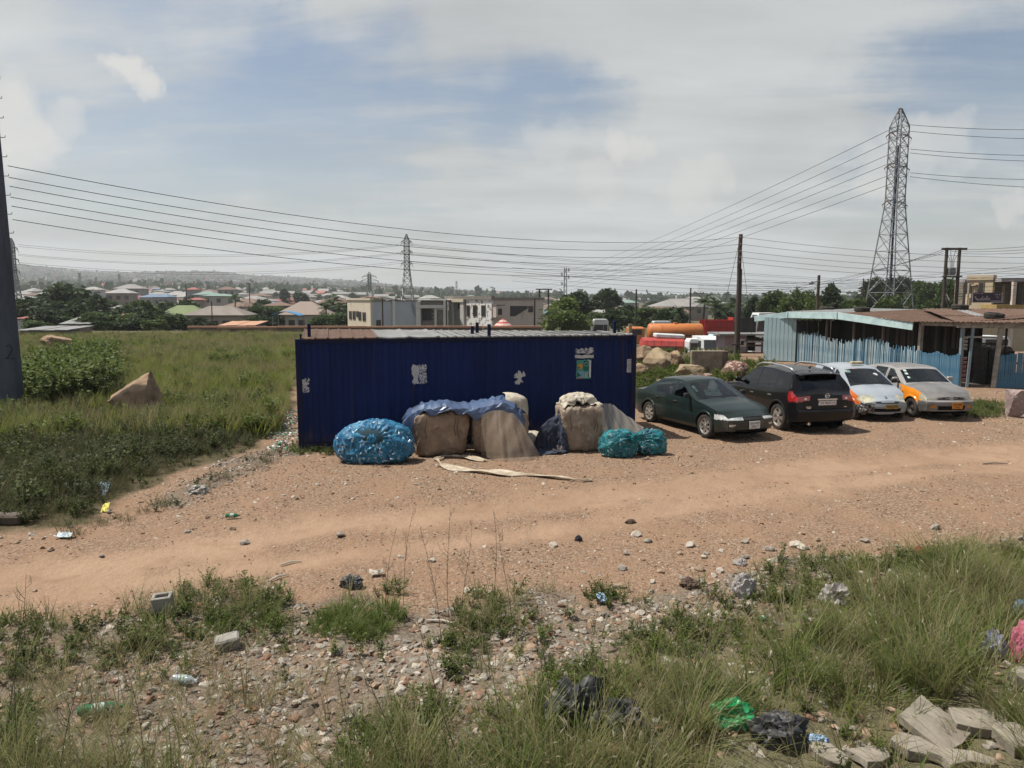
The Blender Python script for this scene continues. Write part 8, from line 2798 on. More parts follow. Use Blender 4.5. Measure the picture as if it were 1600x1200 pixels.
# ---- grass, weeds and stones on the ground
G_green = leaf_mat('grass_green', (.055,.082,.018),(.125,.150,.036), .4)
G_bright = leaf_mat('grass_bright', (.075,.125,.022),(.150,.190,.045), .4)
G_dry = leaf_mat('grass_dry', (.18,.15,.08),(.30,.25,.14), .4)
G_olive = leaf_mat('grass_olive', (.130,.140,.046),(.255,.248,.108), .5)
G_dark = leaf_mat('weed_dark', (.030,.045,.014),(.080,.098,.030), .35)
G_seed = leaf_mat('seed_heads', (.22,.20,.13),(.34,.31,.21), .3)
G_stalk = M('dry_stalk', (.13,.095,.06),(.09,.065,.045), 20, rough=.9)
def tuft(name, mats, n, hmin, hmax, rad, wid, droop, seed, lean=.5, seeds=0):
 rng = np.random.default_rng(seed); V = []; Q = []; FM = []
 for k in range(n):
  a = rng.uniform(0,6.28); rr = rad * math.sqrt(rng.random()); p = np.array([math.cos(a) * rr, math.sin(a) * rr, -.01])
  h = rng.uniform(hmin, hmax); da = a + rng.normal() * .9; l_ = rng.uniform(.1, lean)
  d = np.array([math.cos(da), math.sin(da), 0]); s = np.array([-d[1], d[0], 0]); w = wid * rng.uniform(.6,1.3)
  b = len(V); ns = 4
  for i in range(ns + 1):
   f = i / ns
   c = p + d * h * (l_ * f + droop * f * f) + np.array([0,0, h * (f - .35 * droop * f ** 3)])
   ww = w * (1 - f ** 1.6) * .5 + .0006
   V += [c - s * ww, c + s * ww]
  m_ = int(rng.integers(0, max(1, len(mats) - (1 if seeds else 0))))
  for i in range(ns): Q.append((b + 2 * i, b + 2 * i + 1, b + 2 * i + 3, b + 2 * i + 2)); FM.append(m_)
  if k < seeds:
   tip = c; dirv = d * .6 + np.array([0,0,.5]); L_ = h * .16
   for q in range(2):
    sv = s if q == 0 else np.cross(dirv, s); b = len(V)
    V += [tip - sv * .003, tip + sv * .003, tip + dirv * L_ * .4 + sv * .007, tip + dirv * L_ * .4 - sv * .007, tip + dirv * L_ + sv * .002 - np.array([0,0, L_ * .2]), tip + dirv * L_ - sv * .002 - np.array([0,0, L_ * .2])]
    Q.append((b, b + 1, b + 2, b + 3)); Q.append((b + 3, b + 2, b + 4, b + 5)); FM += [len(mats) - 1] * 2
 me = quads_mesh(name, np.array(V), np.array(Q), mats); me.polygons.foreach_set('material_index', np.array(FM, np.int32)); return me
def weed(name, mats, stems, h, leaf, seed, spread=.5, bushy=1.0):
 """leafy herb: thin stems carrying many small leaves"""
 rng = np.random.default_rng(seed); V = []; Q = []; FM = []
 for k in range(stems):
  a = rng.uniform(0,6.28); l_ = rng.uniform(.05, spread); H = h * rng.uniform(.55,1.1)
  d = np.array([math.cos(a), math.sin(a), 0]); s = np.array([-d[1], d[0], 0])
  base = d * rng.uniform(0,.10 * h)
  def at(f): return base + d * H * l_ * f + np.array([0,0, H * f]) + s * .04 * H * math.sin(f * 5 + k)
  for i in range(4):
   p, q = at(i / 4), at((i + 1) / 4); b = len(V); w = .004 * h * 2
   V += [p - s * w, p + s * w, q + s * w * .7, q - s * w * .7]; Q.append((b, b + 1, b + 2, b + 3)); FM.append(0)
  for i in range(int(16 * bushy)):
   f = rng.uniform(.15,1.0); c = at(f); u = rng.normal(size=3); u[2] = abs(u[2]) * .5; u /= np.linalg.norm(u); v = np.cross(u, np.array([0,0,1.0])); v /= np.linalg.norm(v) + 1e-6
   v = v + rng.normal(size=3) * .3
   L_ = leaf * rng.uniform(.6,1.3); b = len(V)
   V += [c, c + u * L_ * .5 + v * L_ * .24, c + u * L_, c + u * L_ * .5 - v * L_ * .24]; Q.append((b, b + 1, b + 2, b + 3)); FM.append(int(rng.integers(0, len(mats))))
 me = quads_mesh(name, np.array(V), np.array(Q), mats); me.polygons.foreach_set('material_index', np.array(FM, np.int32)); return me
def sample(poly, dens, fall=.25, dmax=1e9, mod=None, seed=1, edge=.0):
 """random ground points inside a world polygon; density per square metre may thin with distance"""
 r_ = np.random.default_rng(seed)
 lo, hi = poly.min(0), poly.max(0)
 lo = np.maximum(lo, [-70,2.0]); hi = np.minimum(hi, [60, dmax])
 n = int((hi[0] - lo[0]) * (hi[1] - lo[1]) * dens)
 x = r_.uniform(lo[0], hi[0], n); y = r_.uniform(lo[1], hi[1], n)
 # only what a camera near here could see
 k = np.abs(x) < y * .85 + 2.5
 x, y = x[k], y[k]
 sd = psdf(poly, x, y) + (fbm(x * .9, y * .9,3) - .5) * fall * 4
 k = sd > edge
 if mod is not None: k &= r_.random(len(x)) < mod(x, y)
 x, y = x[k], y[k]
 return np.stack([x, y, ground_zv(x, y)], -1)
def spread_(name, coll, P, smin, smax, tilt=.12, label=None, seed=1, zs=None, mul=None):
 r_ = np.random.default_rng(seed); n = len(P)
 rot = np.stack([r_.normal(0, tilt, n), r_.normal(0, tilt, n), r_.uniform(0,6.28, n)], -1)
 s = r_.uniform(smin, smax, n)
 if mul is not None: s = s * mul(P[:, 0], P[:, 1])
 sc = np.stack([s, s, s * (zs if zs is not None else r_.uniform(.8,1.25, n))], -1)
 return scatter(name, coll, P, rot, sc, label)
def clear_of_things(x, y):
 """keeps grass out of the container, shack and yard"""
 ca, sa = math.cos(C_YAW), math.sin(C_YAW)
 u = (x - C0.x) * ca + (y - C0.y) * sa; v = -(x - C0.x) * sa + (y - C0.y) * ca
 inside = (u > -.15) & (u < C_LEN + .1) & (v > -.25) & (v < C_DEP + .1)
 return ~inside
F_grass = leaf_mat('field_grass', (.110,.150,.013),(.195,.225,.032), .5)
F_herb = leaf_mat('field_herb', (.062,.100,.012),(.135,.180,.028), .4)
pc_field = proto_collection('field_tuft_source', [tuft('blades', [F_grass, G_olive, F_grass], 46,.35,.85,.22,.018,.25, s, .45) for s in (1,2,3)] + [tuft('blades', [G_olive, G_dry], 40,.4,.9,.2,.014,.2,4,.4)])
pc_weed = proto_collection('field_weed_source', [weed('herb', [G_green, F_herb], 12,.75,.13, s, .55,1.4) for s in (5,6,7)] + [weed('herb', [G_green, G_bright], 11,.65,.12,8,.6,1.4)])
B_rust = leaf_mat('grass_rust', (.11,.075,.035),(.19,.13,.06), .4)
# the open field behind: yellowish grass with patches of herb
FIELD = np.array([(-62,26),(-30,17.5),(-14,17.0),(-9,17.2),(-6.4,18.2),(-5.3,19.5),(-5,23),(-4,30),(-3,60),(-2.5,76),(-64,76)])
RK0 = gpt(205,652)
dist_ok = lambda x, y: np.where(clear_of_things(x, y) & ~((np.abs(x - RK0.x) < 1.0) & (np.abs(y - RK0.y + .5) < 1.2)), np.clip(1.2 - y / 90,.35,1), 0)
hh = lambda x, y: np.clip(.70 - .004 * (y - 18), .48,.7) * (.75 + .5 * fbm(x * .25, y * .25,3))
P = sample(FIELD, 12, mod=dist_ok, seed=2)
P = P[psdf(G_LEFT, P[:, 0], P[:, 1]) > .2]
spread_('field_grass', pc_field, P, .8,1.35,.12, 'yellowish green grass of the open field', 2, mul=hh)
P = sample(FIELD, 5.0, mod=lambda x, y: dist_ok(x, y) * np.clip(smooth01((fbm(x * .22 + 5, y * .22,3) - .42) / .12) + .12,0,1), seed=3)
P = P[psdf(G_LEFT, P[:, 0], P[:, 1]) > .2]
spread_('field_weeds', pc_weed, P, .5,1.25,.15, 'leafy green herbs growing through the field grass', 3, mul=hh)
P = sample(FIELD, 6, seed=33, mod=lambda x, y: dist_ok(x, y) * smooth01((fbm(x * .12 + 2, y * .2 + 6,3) - .47) / .08))
P = P[psdf(G_LEFT, P[:, 0], P[:, 1]) > .2]
spread_('field_dry_grass', proto_collection('field_dry_source', [tuft('blades', [G_dry, B_rust, G_olive], 40,.35,.8,.2,.012,.25, s, .5) for s in (54,55)]), P, .6,1.0,.15, 'brownish dry patches in the field grass', 34)
# lush bushes beside the left pole
BUSH = wpoly([(22,612),(70,590),(105,578),(165,570),(172,600),(150,632),(100,646),(30,640)])
P = sample(BUSH, 11, seed=4, dmax=60)
spread_('lush_weeds', proto_collection('lush_source', [weed('herb', [G_green, G_bright], 15,1.15,.13, s, .5,2.6) for s in (15,16)] + [weed('herb', [G_dark, G_green], 15,1.0,.12,17,.5,2.6)]), P, .6,1.15,.12, 'tall lush weeds beside the concrete pole', 4)
# dark weeds of the near left bank
BANK = wpoly([(-500,850),(-60,836),(60,830),(150,812),(215,778),(262,750),(330,720),(400,698),(440,668),(400,640),(250,640),(0,650),(-500,660)])
B_dark = leaf_mat('bank_green', (.036,.046,.014),(.092,.100,.034), .35)
B_dry = leaf_mat('bank_dry', (.085,.075,.038),(.165,.14,.072), .3)
off_rock = lambda x, y: np.where((np.abs(x - RKP.x) < 1.0) & (y < RKP.y + .3) & (y > RKP.y - 1.6), .08,1)
RKP = gpt(205,652)
P = sample(BANK, 36, seed=5, dmax=30, fall=.5, mod=lambda x, y: off_rock(x, y) * np.clip(.35 + 1.6 * (fbm(x * .7, y * .7,3) - .32), .15,1))
tap = lambda x, y: np.clip(.25 + psdf(BANK, x, y) / 1.6 + .5 * (fbm(x * 1.4, y * 1.4,3) - .4), .3,1.1)
spread_('bank_weeds', proto_collection('bank_source', [weed('herb', [G_dark, B_dark], 11,.42,.06, s, .8,1.8) for s in (21,22)] + [weed('herb', [G_dark, G_green], 11,.42,.06,23,.8,1.8)] + [tuft('blades', [B_dry, B_dark], 40,.2,.5,.18,.010,.35,24,.7)]), P, .5,1.1,.25, 'dark weeds on the bank left of the container', 5, mul=tap)
P = sample(BANK, 34, seed=6, dmax=30, fall=.5, mod=off_rock)
spread_('bank_dry_grass', proto_collection('bankdry_source', [tuft('blades', [B_dry, B_dark, B_dark], 40,.2,.5,.18,.007,.35, s, .9) for s in (25,26)]), P, .45,1.0,.25, 'dry grass mixed into the left bank', 6, mul=tap)
P = sample(wpoly([(60,850),(200,800),(280,765),(360,728),(470,700),(470,720),(380,750),(300,790),(200,835)]), 14, seed=66, dmax=30, fall=.4)
spread_('bank_stragglers', proto_collection('straggler_source', [tuft('blades', [B_dry, B_dark], 24,.08,.22,.10,.006,.35, s, .9) for s in (27,28)] + [weed('herb', [G_dark, B_dark], 7,.16,.035,29,.9,1.2)]), P, .5,1.1,.3, 'thin stragglers at the edge of the left bank', 67)
# tall grass at the lower right
pc_tall = proto_collection('tall_grass_source', [tuft('blades', [G_olive, G_green, G_bright], 60,.30,.62,.13,.0085,.45, s, .55) for s in (31,32)] + [tuft('blades', [G_olive, G_dry], 48,.3,.62,.13,.007,.4,33,.5), tuft('blades', [G_dry, G_olive, G_dry], 34,.25,.7,.14,.006,.3,35,.7), tuft('blades', [G_olive, G_olive, G_seed], 40,.32,.66,.12,.007,.4,34,.45,9)])
G_TALL = wpoly([(1235,1010),(1330,960),(1450,930),(1600,905),(2300,860),(2600,1800),(1000,2400),(820,1280),(860,1180),(940,1110),(1080,1050),(1160,1040)])
def open_spots(x, y):
 v = np.ones(len(x))
 for q in ([(1200,1130),(1300,1140),(1420,1105),(1600,1085),(1640,1400),(1180,1400)], [(875,1110),(990,1120),(990,1190),(870,1190)], [(1105,1120),(1290,1125),(1290,1300),(1100,1300)], [(1530,1010),(1640,1000),(1640,1120),(1540,1100)]):
  v = v * np.where(psdf(wpoly(q), x, y) > 0,.06,1)
 return v
P = sample(G_TALL, 40, seed=7, dmax=15, mod=lambda x, y: open_spots(x, y) * np.clip(.30 + 1.6 * (fbm(x * .9, y * .9,3) - .36) + .35 * smooth01((x - 2) / 3), 0.12,1))
spread_('tall_grass', pc_tall, P, .45,1.15,.2, 'tall arching grass with pale seed heads at the lower right', 7)
# weeds round its edge and along the track
pc_low = proto_collection('low_weed_source', [weed('herb', [G_dark, G_green], 7,.20,.034, s, .8,1.3) for s in (41,42)] + [weed('herb', [G_green, G_bright], 8,.16,.032,43,1.0,1.3), weed('herb', [G_green, G_olive], 6,.3,.03,49,.4,1.2), tuft('blades', [G_olive, G_green], 36,.10,.26,.10,.006,.4,44,.8)])
def patch_pts(spec, dens, seed):
 out = []
 for i, q in enumerate(spec):
  P = sample(wpoly(q), dens, fall=.10, seed=seed + i, dmax=26)
  if len(P): out.append(P)
 return np.concatenate(out)
patches = [[(250,990),(270,920),(330,905),(420,915),(470,930),(460,985),(380,1010)], [(0,975),(120,965),(220,955),(260,985),(230,1030),(120,1050),(0,1060)], [(700,985),(720,935),(790,925),(830,960),(800,985)], [(880,960),(900,915),(1000,910),(1020,940),(960,960)],
   [(1160,940),(1190,880),(1260,865),(1330,870),(1330,940),(1240,960)], [(560,940),(620,905),(640,930)], [(930,990),(1000,960),(1130,955),(1180,980),(1100,1040),(960,1040)], [(690,1090),(640,1010),(700,990),(770,1010),(760,1060)], [(500,1230),(560,1120),(660,1090),(760,1110),(840,1230)],
   [(820,1160),(840,1060),(930,1020),(980,1060),(940,1130)], [(1340,890),(1420,868),(1600,850),(1600,900),(1450,900)], [(1490,655),(1510,630),(1570,632),(1560,655)], [(1500,650),(1520,628),(1560,630),(1550,652)], [(455,712),(460,690),(540,695),(530,715)], [(-80,1100),(60,1080),(90,1150),(40,1250),(-120,1250)]]
P = patch_pts(patches, 60,50)
spread_('verge_weeds', pc_low, P, .4,1.0,.3, 'low green weeds in patches along the track edge', 8)
bright = [[(470,990),(490,950),(560,935),(630,945),(645,970),(600,1000),(520,1005)], [(300,985),(420,940),(450,945),(440,985)]]
P = patch_pts(bright, 120,80)
spread_('bright_grass', proto_collection('bright_source', [tuft('blades', [G_bright, G_bright, G_green], 40,.08,.22,.09,.007,.4, s, .8) for s in (45,46)]), P, .5,1.0,.3, 'bright green low grass patch at the near edge of the track', 9)
P = sample(FORE, 11, seed=90, dmax=15, mod=lambda x, y: np.clip(2.2 * (fbm(x * .7 + 3, y * .7,3) - .36), .03,1))
spread_('scattered_weeds', pc_low, P, .55,1.15,.3, 'sparse weeds among the rubble in the foreground', 10)
P = sample(FORE, 16, seed=91, dmax=14, mod=lambda x, y: np.clip(2.4 * (fbm(x * .6 + 13, y * .6,3) - .40) + .45 * smooth01((-x - 2) / 2), .03,1))
spread_('dry_grass', proto_collection('dry_source', [tuft('blades', [G_dry, G_olive], 26,.15,.42,.10,.005,.3, s, .8) for s in (47,48)]), P, .6,1.2,.25, 'thin dry grass among the rubble', 11)
P = sample(G_RIGHT, 42, seed=97, dmax=15, mod=lambda x, y: open_spots(x, y) * np.clip(.2 + 2.2 * (fbm(x * 1.1 + 4, y * 1.1,3) - .36), .1,1))
spread_('short_grass', proto_collection('short_source', [tuft('blades', [F_grass, G_olive, G_dry], 34,.10,.30,.12,.006,.4, s, .8) for s in (51,52)] + [weed('herb', [F_herb, G_olive], 7,.2,.03,53,.9,1.2)]), P, .6,1.2,.25, 'short yellowish green grass between the tall grass and the rubble', 98)
# near bottom left and centre: long thin grass leaning into view
LOWL = wpoly([(-200,1360),(-100,1130),(40,1140),(80,1220),(300,1290),(300,1360)])
P = sample(LOWL, 40, seed=92, dmax=8); spread_('near_grass', pc_tall, P, .6,1.0,.25, 'long thin grass at the lower left corner', 12)
LOWC = wpoly([(500,1360),(560,1210),(680,1190),(800,1210),(1000,1200),(1150,1220),(1150,1360)])
P = sample(LOWC, 34, seed=93, dmax=8, mod=open_spots); spread_('near_centre_grass', pc_tall, P, .55,.95,.25, 'olive grass at the bottom edge in the middle', 13)
# herbs round the boulders behind the cars
BK = np.array([(2.5,27),(5,25.5),(7.5,28),(10,31),(13,35),(12.5,42),(6,41),(2,36)])
P = sample(BK, 7, seed=94, dmax=50); spread_('boulder_weeds', pc_weed, P, .25,.6,.2, 'weeds growing between the boulders behind the cars', 14)
SH2 = np.array([(10,40.5),(14,42.5),(13.5,60),(2,60),(2,44)])
P = sample(SH2,1.4, seed=95, dmax=60); spread_('yard_weeds', pc_weed, P, .25,.55,.2, 'weeds on the waste ground before the lorries', 15)
BEHIND = np.array([(-5.5,19.8),(3.2,22.5),(4,30),(2,60),(-4,60)])
P = sample(BEHIND, 3, seed=96, dmax=60); spread_('back_grass', pc_field, P, .6,1.0,.15, 'grass growing behind the container', 16)
# ---- stones
def stone_mesh(name, mat, seed, flat=.6, sub=2):
 bm = bmesh.new(); bmesh.ops.create_icosphere(bm, subdivisions=sub, radius=.5)
 o = Vector((seed * 3.7, seed * 1.3, seed * 2.1))
 r_ = random.Random(seed)
 planes = [(Vector((r_.gauss(0,1), r_.gauss(0,1), r_.gauss(0,1))).normalized(), r_.uniform(.26,.42)) for _ in range(9)]
 for v in bm.verts:
  c = v.co.copy()
  for n_, d in planes:
   k = c.dot(n_)
   if k > d: c -= n_ * (k - d)
  c *= 1 + .16 * mnoise.noise(c * 3.1 + o)
  v.co = Vector((c.x * r_.uniform(.99,1.01), c.y, c.z * flat))
 bm.verts.index_update()
 V = [v.co.copy() for v in bm.verts]; F = [[v.index for v in f.verts] for f in bm.faces]; bm.free()
 return mesh_from(name, V, F, mat)
S_tan = M('stone_tan', (.30,.215,.15),(.21,.15,.105), 4, rough=.95); S_grey = M('stone_grey', (.265,.238,.20),(.175,.152,.126), 4, rough=.95); S_pale = M('stone_pale', (.40,.36,.30),(.30,.265,.22), 4, rough=.95); S_red = M('stone_red', (.21,.125,.082),(.15,.09,.06), 4, rough=.95)
S_brn = M('stone_brown', (.15,.115,.085),(.11,.085,.062), 4, rough=.95)
pc_grav = proto_collection('gravel_source', [stone_mesh('pebble', m_, s, .65,1) for s, m_ in ((1, S_tan),(2, S_red),(3, S_pale),(4, S_tan),(5, S_red),(6, S_tan))])
pc_rub = proto_collection('rubble_source', [stone_mesh('rubble', m_, s, .62,2) for s, m_ in ((11, S_grey),(12, S_tan),(13, S_grey),(14, S_tan),(15, S_red),(16, S_pale),(17, S_brn),(18, S_grey))])
YARD = np.array([(-12,8),(-9,6),(4,6.5),(9,8),(20,12),(24,26),(16,28),(4,19),(-6,17.5),(-14,13)])
def trackless(x, y):
 g, fo, gr, tr = masks(x, y); return np.clip((1 - tr * 1.05) * (.25 + 1.5 * (fbm(x * .8, y * .8,3) - .3)), 0,1) * (1 - g) * clear_of_things(x, y)
P = sample(YARD, 140, seed=100, mod=trackless, dmax=30); spread_('gravel', pc_grav, P, .016,.06,.5, 'loose reddish gravel strewn over the yard', 20, zs=.8)
P = sample(YARD, 8, seed=101, mod=trackless, dmax=30); spread_('coarse_gravel', pc_grav, P, .06,.12,.3, 'coarser stones lying on the yard', 21, zs=.7)
RUB = wpoly([(60,1250),(110,1100),(150,1020),(240,980),(330,990),(460,990),(600,1000),(720,960),(900,950),(960,930),(1060,930),(1130,900),(1200,880),(1320,880),(1300,970),(1180,960),(1010,1000),(900,1080),(830,1160),(760,1260)])
P = sample(RUB, 330, seed=102, dmax=14, mod=lambda x, y: np.clip(.45 + 1.6 * (fbm(x * 1.0 + 7, y * 1.0,3) - .33), .1,1)); spread_('rubble', pc_rub, P, .018,.085,.5, 'grey rubble covering the near bank', 22, zs=.8)
P = sample(FORE, 55, seed=103, dmax=14); spread_('rubble', pc_rub, P, .03,.14,.4, 'larger grey rubble of the near bank', 23, zs=.75)
P = sample(DEBRIS, 130, seed=105, dmax=26); spread_('rubble', pc_rub, P, .02,.09,.5, 'grey debris along the foot of the left bank', 25, zs=.7)
P = sample(wpoly([(420,700),(430,650),(462,640),(466,700)]), 150, seed=104, dmax=26)
spread_('litter', proto_collection('litter_source', [stone_mesh('scrap', m_, s, .3,1) for s, m_ in ((31, S_pale),(32, M('scrap_white', (.6,.6,.58))),(33, M('scrap_green', (.05,.25,.14))),(34, S_grey),(35, M('scrap_brown', (.2,.13,.09))))]), P, .05,.15,.8, 'heap of mixed litter at the left end of the container', 24, zs=.8)
# ---- rocks and single things lying about
def boulder(px, pyb, wpx, hpx, label, mat, seed, D=None, group=None, pts=None, rz=None, name='boulder', depth=.8):
 g = gpt(px, pyb)
 w = wpx / FPX * g.y; h = hpx / FPX * g.y
 bm = bmesh.new(); bmesh.ops.create_icosphere(bm, subdivisions=5, radius=1.0)
 r_ = random.Random(seed); off = Vector((seed * 5.1, seed * 2.3, seed))
 planes = [(Vector((r_.gauss(0,1), r_.gauss(0,1), r_.gauss(0,.8))).normalized(), r_.uniform(.52,.80)) for _ in range(10)]
 if pts: planes += [(Vector(a).normalized(), b) for a, b in pts]
 for v in bm.verts:
  c = v.co.copy()
  for n_, d in planes:
   k = c.dot(n_)
   if k > d: c -= n_ * (k - d) * .97
  c *= 1 + .07 * mnoise.noise(c * 1.7 + off) + .07 * mnoise.noise(c * 4 + off) + .035 * mnoise.noise(c * 11 + off)
  v.co = c
 xs = [v.co.x for v in bm.verts]; zs = [v.co.z for v in bm.verts]
 sx = w / (max(xs) - min(xs)); sz = h * 1.12 / (max(zs) - min(zs)); z0 = min(zs)
 for v in bm.verts: v.co = Vector((v.co.x * sx, v.co.y * sx * depth, (v.co.z - z0) * sz - h * .12))
 bm.verts.index_update(); V = [v.co.copy() for v in bm.verts]; F = [[v.index for v in f.verts] for f in bm.faces]; bm.free()
 me = mesh_from(name, V, F, mat, None, True, 28)
 o = link(bpy.data.objects.new(name, me)); o.location = (g.x, g.y + w * depth * .4, g.z)
 return tag(o, label, 'boulder', group)
RK = M('boulder_stone', (.28,.195,.125),(.19,.125,.08), 1.6, rough=.95, bump=.7, bscale=7, col3=(.20,.135,.095), c3lo=.56, c3hi=.68, c3scale=2.6)
RKp = M('boulder_pale', (.29,.22,.14),(.20,.145,.092), 1.6, rough=.95, bump=.7, bscale=7, col3=(.22,.155,.10), c3lo=.58, c3hi=.68, c3scale=2.6)
RKd = M('boulder_maroon', (.115,.055,.045),(.09,.05,.04), 2.2, rough=.95, bump=.7, bscale=7, col3=(.34,.26,.20), c3lo=.5, c3hi=.6, c3scale=5)
RKm = M('concrete_mauve', (.26,.195,.18),(.22,.16,.15), 2, rough=.95, bump=.5, bscale=9, col3=(.34,.30,.27), c3lo=.55, c3hi=.65)
RB_ME = [stone_mesh('rubble_rock', q, 80 + k, .7,2) for k, q in enumerate((RK, RKp, RKd))]
boulder(204,654,92,72, 'large tan boulder with a pointed right peak standing in the grass', RK, 3, pts=[((-.62,-.3,.75), .36),((.97,-.1,.2), .50),((-.1,-.72,.68), .50),((-.5,-.7,.45), .55)])
t = boulder(82,548,52,24, 'flat topped brown rock outcrop near the low grey shed', RK, 8)
boulder(1032,584,48,40, 'leaning pale slab boulder behind the green car', RKp, 11, pts=[((-.5,-.5,.9), .4),((.5,-.3,.8), .45)])
boulder(1012,574,44,34, 'rough brown boulder at the right end of the container', RK, 12)
boulder(1003,590,30,22, 'small pinkish boulder touching the container corner', RK, 13)
boulder(1082,597,46,26, 'pale flat topped boulder above the green car roof', RKp, 14, pts=[((0,0,1), .45)])
boulder(1060,578,36,30, 'brown boulder between the slab and the concrete wall stub', RK, 15)
boulder(1098,606,40,22, 'low dark brown rock behind the green car windscreen', RKd, 16)
boulder(1152,592,40,28, 'maroon rock with pale rubble on top beside the black car', RKd, 17, depth=1.0)
boulder(1595,653,34,44, 'broken mauve concrete block standing at the right edge', RKm, 19, name='concrete_block', pts=[((0,0,1), .6),((0,-1,0), .6),((-1,0,0), .6)])
rb_ = random.Random(77)
for k in range(26):
 px, py = rb_.uniform(1000,1130), rb_.uniform(568,604); g = gpt(px, py); s = rb_.uniform(.18,.5)
 tag(inst('rubble_rock', RB_ME[k % 3], None, (g.x, g.y, g.z + s * .12),(rb_.uniform(-.4,.4), rb_.uniform(-.4,.4), rb_.uniform(0,6)), s), 'small brown rock in the rubble heap between the boulders', 'rock', 'rocks of the rubble heap behind the green car')
# concrete wall stub behind the boulders
g = gpt(1108,588)
t = thing('wall_stub', 'stained grey concrete wall stub behind the boulders', 'wall', (g.x, g.y + .4,0))
w = 50 / FPX * g.y
mb = MB(); mb.bbox((0,.12,.55),(w, .24,1.14), .03); mb.build('wall', M('stained_concrete', (.24,.20,.15),(.155,.125,.09), 1.6, rough=.95, bump=.4, col3=(.34,.29,.22), c3lo=.55, c3hi=.7, sc3=(1,1,.3)), t)
mb = MB(); mb.bbox((w / 2 + .12,.12,.54),(.22,.30,1.12), .02); mb.build('end_pillar', M('dark_render', (.09,.06,.05),(.12,.08,.07), 3), t)
# ---- single stones by the track: each its own thing
st_me = [stone_mesh('stone', m_, 60 + k, .55,3) for k, m_ in enumerate((S_pale, S_grey, S_tan, S_pale, S_grey))]
r_ = random.Random(31)
def stone(px, py, wpx, label, group=None, k=None, flat=1.0):
 g = gpt(px, py); d = (g - Vector((0,0, CAM_H))).length; s = wpx / FPX * d
 o = inst('loose_stone', st_me[k if k is not None else r_.randrange(5)], None, (g.x, g.y, g.z + s * .12),(r_.uniform(-.2,.2), r_.uniform(-.2,.2), r_.uniform(0,6)),(s, s * r_.uniform(.7,1), s * flat))
 return tag(o, label, 'stone', group)
stone(1243,854,22, 'largest flat pale grey stone at the edge of the dirt track', None, 0)
stone(1077,853,17, 'flat pale stone on the bare gravel left of the biggest track stone', None, 3)
stone(678,1008,24, 'large pale grey rubble stone right of the bright grass patch', None, 0,1.2)
stone(1000,960,16, 'pale rubble stone at the edge of the weed patch in the middle', None, 3)
for k in range(110):
 if k < 40: px, py = r_.uniform(950,1420), r_.uniform(835,930)
 elif k < 80: px, py = r_.uniform(160,1050), r_.uniform(955,1180)
 else: px, py = r_.uniform(20,1500), r_.uniform(800,930)
 stone(px, py, r_.uniform(8,19), 'pale loose stone lying among the gravel and rubble', 'loose stones of the near bank and track edge')
# ---- broken slabs in the lower right corner
SL = M('broken_concrete', (.27,.24,.195),(.19,.165,.13), 3, rough=.95, bump=.5, bscale=14)
def slab(px, py, wpx, dpx, th, rot, label, seed):
 g = gpt(px, py); d = (g - Vector((0,0, CAM_H))).length; w = wpx / FPX * d; dd = dpx / FPX * d
 rr = random.Random(seed); n = 9
 top = []
 for k in range(n):
  a = 2 * math.pi * k / n; q = 1 / max(abs(math.cos(a)), abs(math.sin(a))); a += rr.uniform(-.22,.22); u_ = rr.uniform(.55,1)
  top.append(Vector((math.cos(a) * w / 2 * q * u_, math.sin(a) * dd / 2 * q * u_, th / 2 + rr.uniform(-.008,.008))))
 bot = [Vector((p.x * rr.uniform(.92,1.04), p.y * rr.uniform(.92,1.04), -th / 2)) for p in top]
 mb = MB(); mb.add(top + bot, [tuple(range(n)), tuple(range(2 * n - 1, n - 1,-1))] + [(i, i + n, (i + 1) % n + n, (i + 1) % n) for i in range(n)])
 o = mb.build('concrete_slab', SL, None, loc=(g.x, g.y, g.z + th * .5 + abs(math.sin(rot[0])) * dd * .3), rot=rot)
 md = o.modifiers.new('edge', 'BEVEL'); md.width = .004; md.segments = 1
 return tag(o, label, 'slab', 'broken concrete slabs in the lower right corner')
slab(1520,1140,100,46,.09, (.12,.05,.2), 'long broken concrete slab with a shadow gap, topmost of the corner pile', 1)
slab(1455,1152,80,90,.07, (.3,-.1,.8), 'tilted pale concrete slab left of the long one', 2)
slab(1440,1180,90,40,.08, (.05,.12,-.2), 'concrete slab lying at the bottom edge under the tilted one', 3)
slab(1585,1165,60,50,.10, (.1,-.15,.5), 'chunky concrete slab at the right edge of the corner pile', 4)
slab(1360,1190,70,40,.06, (-.1,.1,.3), 'low concrete slab left of the corner pile by the dark bag', 5)
slab(1290,1185,60,40,.06, (.1,.1,-.4), 'small pale concrete slab below the dark plastic bag', 6)
slab(1598,1075,34,40,.12, (.3,.1,.1), 'stubby concrete slab under the pink cloth', 7)
slab(1500,1195,90,40,.08, (0,.1,.1), 'concrete slab at the very bottom of the corner pile', 8)
